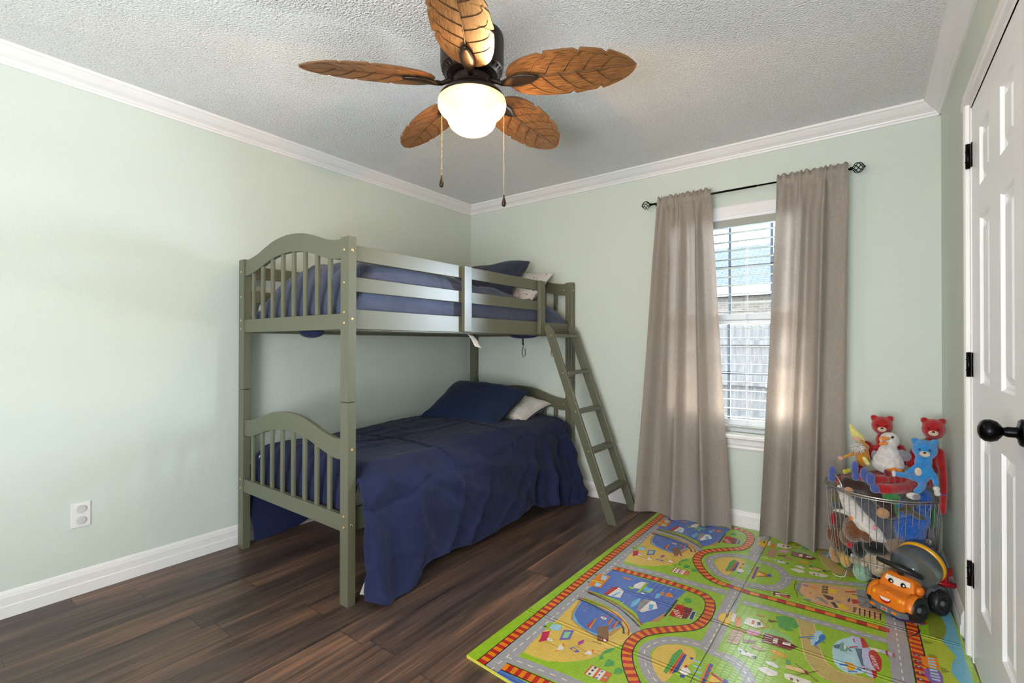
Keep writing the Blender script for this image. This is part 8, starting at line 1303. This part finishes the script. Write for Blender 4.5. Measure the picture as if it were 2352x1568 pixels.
    for k in range(13):
        a = PI + PI * k / 12; pts.append((-.004 + .022 * math.cos(a), .070 + .021 * math.sin(a)))
    m.prism(pts, 1, -.0668, -.0600); B('mouth', m, RD, smooth=False)
    m = X(); m.prism([(-.025, .071), (.017, .071), (.012, .063), (.004, .060), (-.012, .060), (-.020, .063)], 1, -.0680, -.0610); B('teeth', m, WH, smooth=False)
    m = X(); m.ball((-.003, -.050, .092), (.012, .012, .008), 14); B('nose', m, OR)
    # steering wheel
    c = V3((0, .020, .186)); Rw = Euler((-.42, .06, 0)).to_matrix()
    m = X(); m.tube([c + Rw @ V3((.076 * math.cos(2 * PI * k / 40), .058 * math.sin(2 * PI * k / 40), 0)) for k in range(40)], .0105, 12, loop=True); B('steering_wheel', m, BK)
    m = X(); m.ball(c, (.026, .022, .014), 18); m.tube([c + Rw @ V3((-.07, 0, 0)), c + Rw @ V3((.07, 0, 0))], .008, 10); m.tube([c, (0, .040, .150)], .014, 12); B('wheel_hub', m, BK)
    # chassis
    m = X(); m.box(-.046, .046, .060, .225, .040, .075); m.box(-.060, .060, .075, .120, .022, .062); B('chassis', m, GY, bevel=.006, smooth=False)
    for s in (-1, 1):
        m = X(); m.prism([(.118, .035), (.118, .082), (.135, .105), (.175, .112), (.205, .100), (.222, .075), (.222, .050), (.205, .050), (.190, .088), (.160, .094), (.138, .080), (.132, .035)], 0, s * .040, s * .070); B('rear_fender', m, GY, bevel=.004, smooth=False)
    m = X(); m.box(-.044, .044, .080, .215, .074, .100); B('drum_cradle', m, RD, bevel=.005, smooth=False)
    # wheels
    def wheel(x, y, s):
        r = .051
        m = X(); m.lathe([(.018, -.019), (.030, -.022), (r - .006, -.021), (r, -.014), (r, .012), (r - .005, .020), (r - .014, .021), (.024, .014), (.020, .004), (.001, .004)], (x, y, r), 40, V3((s, 0, 0)))
        for k in range(10):
            a = 2 * PI * k / 10 + .2; m.ball((x - s * .002, y + (r - .001) * math.cos(a), r + (r - .001) * math.sin(a) + .0), (.012, .004 + .004 * abs(math.cos(a)) * 0, .004), 8)
        B('wheel', m, BK)
        h = X(); h.lathe([(.001, .017), (.011, .016), (.013, .010), (.013, .002)], (x, y, r), 24, V3((s, 0, 0))); B('hub_cap', h, GY)
    wheel(-.074, 0, -1); wheel(.076, 0, 1); wheel(-.074, .152, -1); wheel(.076, .152, 1)
    # drum, tilted up towards the back
    Rd = Euler((.30, 0, .06)).to_matrix(); dc = V3((.004, .128, .178))
    def sp(y0, y1, ra, rb, n=24):
        rings = []
        for i in range(n + 1):
            y = y0 + (y1 - y0) * i / n
            k = max(0.0, 1 - (y / (.105 if y < .03 else .085)) ** 2) ** .5
            r = max(.002, .088 * k)
            if callable(ra): r = ra(y, r)
            rings.append([dc + Rd @ V3((r * math.cos(2 * PI * q / 48), y, r * math.sin(2 * PI * q / 48))) for q in range(48)])
        return rings
    m = X(); m.ring_loft(sp(-.1049, .030, None, None)); B('drum', m, SM, label='smoky see-through mixer drum')
    m = X(); m.ring_loft(sp(.0305, .046, lambda y, r: .0895 - abs(y - .038) * .15, None, 6)); B('drum_band', m, YL, label='yellow band around the drum')
    m = X(); m.ring_loft(sp(.0465, .078, lambda y, r: .086 - max(0, y - .06) * 1.5, None, 12)); B('drum_back', m, DB, label='dark blue rear of the drum')
    m = X()
    for i in range(60):
        a = i / 59 * 4.5; y = -.085 + .11 * i / 59; r = .088 * max(0, 1 - (y / .105) ** 2) ** .5 - .006
        p = dc + Rd @ V3((r * math.cos(a), y, r * math.sin(a))); p2 = dc + Rd @ V3((r * .6 * math.cos(a), y, r * .6 * math.sin(a)))
        if i: m.add([q0, p, p2, q1], [(0, 1, 2, 3)])
        q0, q1 = p, p2
    B('mixing_fin', m, pl('grey_blue_plastic', '5D7480'))
    # red chute and handle at the back
    m = X(); m.tube([(.030, .190, .112), (.060, .232, .106), (.075, .262, .100)], .012, 14); B('chute', m, RD)
    m = X(); m.box(.046, .064, .222, .242, .108, .150); m.box(.038, .076, .206, .244, .145, .178); B('chute_handle', m, RD, bevel=.004, smooth=False)
truck()
# ------------------------------------------------------------------ outside the window
def outside():
    GZ = -.30
    gr = mat('dry_yard_ground', (.16, .15, .11), .95, vary=(6, .4), bump=(30, .8, .03))
    struct('ground', MB().box(-14, 16, T + .01, 30, GZ - .1, GZ), gr)
    # own eave
    sf = mat('white_vented_soffit', (.60, .60, .58), .5)
    m = MB(); m.box(-2, 6, T + .01, .72, 2.20, 2.23); 
    for i in range(24): m.box(-2 + i * .33, -2 + i * .33 + .012, T + .02, .72, 2.195, 2.20)
    m.box(-2, 6, .72, .745, 2.12, 2.40)
    struct('roof_eave', m, sf)
    m = MB(); m.box(-2, 2.335 - 1, 0, 0, 0, 0)
    # fence
    wood = mat('weathered_grey_cedar', (.155, .145, .140), .9, vary=(5, .35, (3, 3, .5)), bump=(30, .6, .01, (6, 6, .4)))
    root = empty('wooden_fence', (1.1, 6.55, GZ), 'weathered grey wooden privacy fence seen through the window', 'fence')
    x = -3.6; i = 0; rnd = random.Random(2)
    while x < 6.2:
        w_ = .138; m = MB(); y = 6.56 + rnd.uniform(0, .006); h = 1.52 + rnd.uniform(-.012, .012)
        m.prism([(x, GZ), (x + w_, GZ), (x + w_, h - .03), (x + w_ - .03, h), (x + .03, h), (x, h - .03)], 1, y, y + .018)
        build('board', m, wood, parent=root); x += .146; i += 1
    for z in (1.15, .38, -.16):
        build('fence_rail', MB().box(-3.6, 6.3, 6.50, 6.555, z, z + .085), wood, parent=root)
    for px in (-2.4, .05, 2.5, 4.95): build('fence_post', MB().box(px, px + .09, 6.46, 6.50, GZ, 1.50), wood, parent=root)
    build('kick_board', MB().box(-3.6, 6.3, 6.48, 6.50, GZ, GZ + .14), wood, parent=root)
    # neighbouring house
    brick = bpy.data.materials.new('tan_brick'); brick.use_nodes = True
    nt = brick.node_tree; bt = nt.nodes.new('ShaderNodeTexBrick'); tc = nt.nodes.new('ShaderNodeTexCoord'); mp = nt.nodes.new('ShaderNodeMapping')
    mp.inputs['Rotation'].default_value = (PI / 2, 0, 0); nt.links.new(tc.outputs['Object'], mp.inputs[0]); nt.links.new(mp.outputs[0], bt.inputs['Vector'])
    bt.inputs['Color1'].default_value = (.16, .115, .085, 1); bt.inputs['Color2'].default_value = (.24, .19, .15, 1); bt.inputs['Mortar'].default_value = (.26, .25, .22, 1)
    bt.inputs['Scale'].default_value = 1; bt.inputs['Brick Width'].default_value = .21; bt.inputs['Row Height'].default_value = .075; bt.inputs['Mortar Size'].default_value = .008
    nt.links.new(bt.outputs[0], nt.nodes['Principled BSDF'].inputs['Base Color'])
    shg = bpy.data.materials.new('grey_shingles'); shg.use_nodes = True
    nt = shg.node_tree; bt = nt.nodes.new('ShaderNodeTexBrick'); tc = nt.nodes.new('ShaderNodeTexCoord'); nt.links.new(tc.outputs['Object'], bt.inputs['Vector'])
    bt.inputs['Color1'].default_value = (.075, .092, .115, 1); bt.inputs['Color2'].default_value = (.105, .125, .150, 1); bt.inputs['Mortar'].default_value = (.045, .055, .070, 1)
    bt.inputs['Scale'].default_value = 1; bt.inputs['Brick Width'].default_value = .33; bt.inputs['Row Height'].default_value = .14; bt.inputs['Mortar Size'].default_value = .02
    nt.links.new(bt.outputs[0], nt.nodes['Principled BSDF'].inputs['Base Color']); nt.nodes['Principled BSDF'].inputs['Roughness'].default_value = .9
    h = empty('neighbour_house', (1, 13, GZ), 'neighbouring brick house with grey shingle roof beyond the fence', 'house')
    build('brick_wall', MB().box(-7, 9, 12.5, 18.5, GZ, 2.62), brick, parent=h)
    build('fascia', MB().box(-7.5, 9.5, 12.0, 12.06, 2.60, 2.92), mat('white_fascia', (.40, .42, .44), .6), parent=h)
    r = MB(); r.add([(-7.6, 11.95, 2.90), (9.6, 11.95, 2.90), (9.6, 19.0, 2.90), (-7.6, 19.0, 2.90), (-2.6, 15.4, 4.70), (9.6, 15.4, 4.70)], [(0, 1, 5, 4), (2, 3, 4, 5), (3, 0, 4), (1, 2, 5), (0, 3, 2, 1)])
    build('shingle_roof', r, shg, parent=h)
outside()
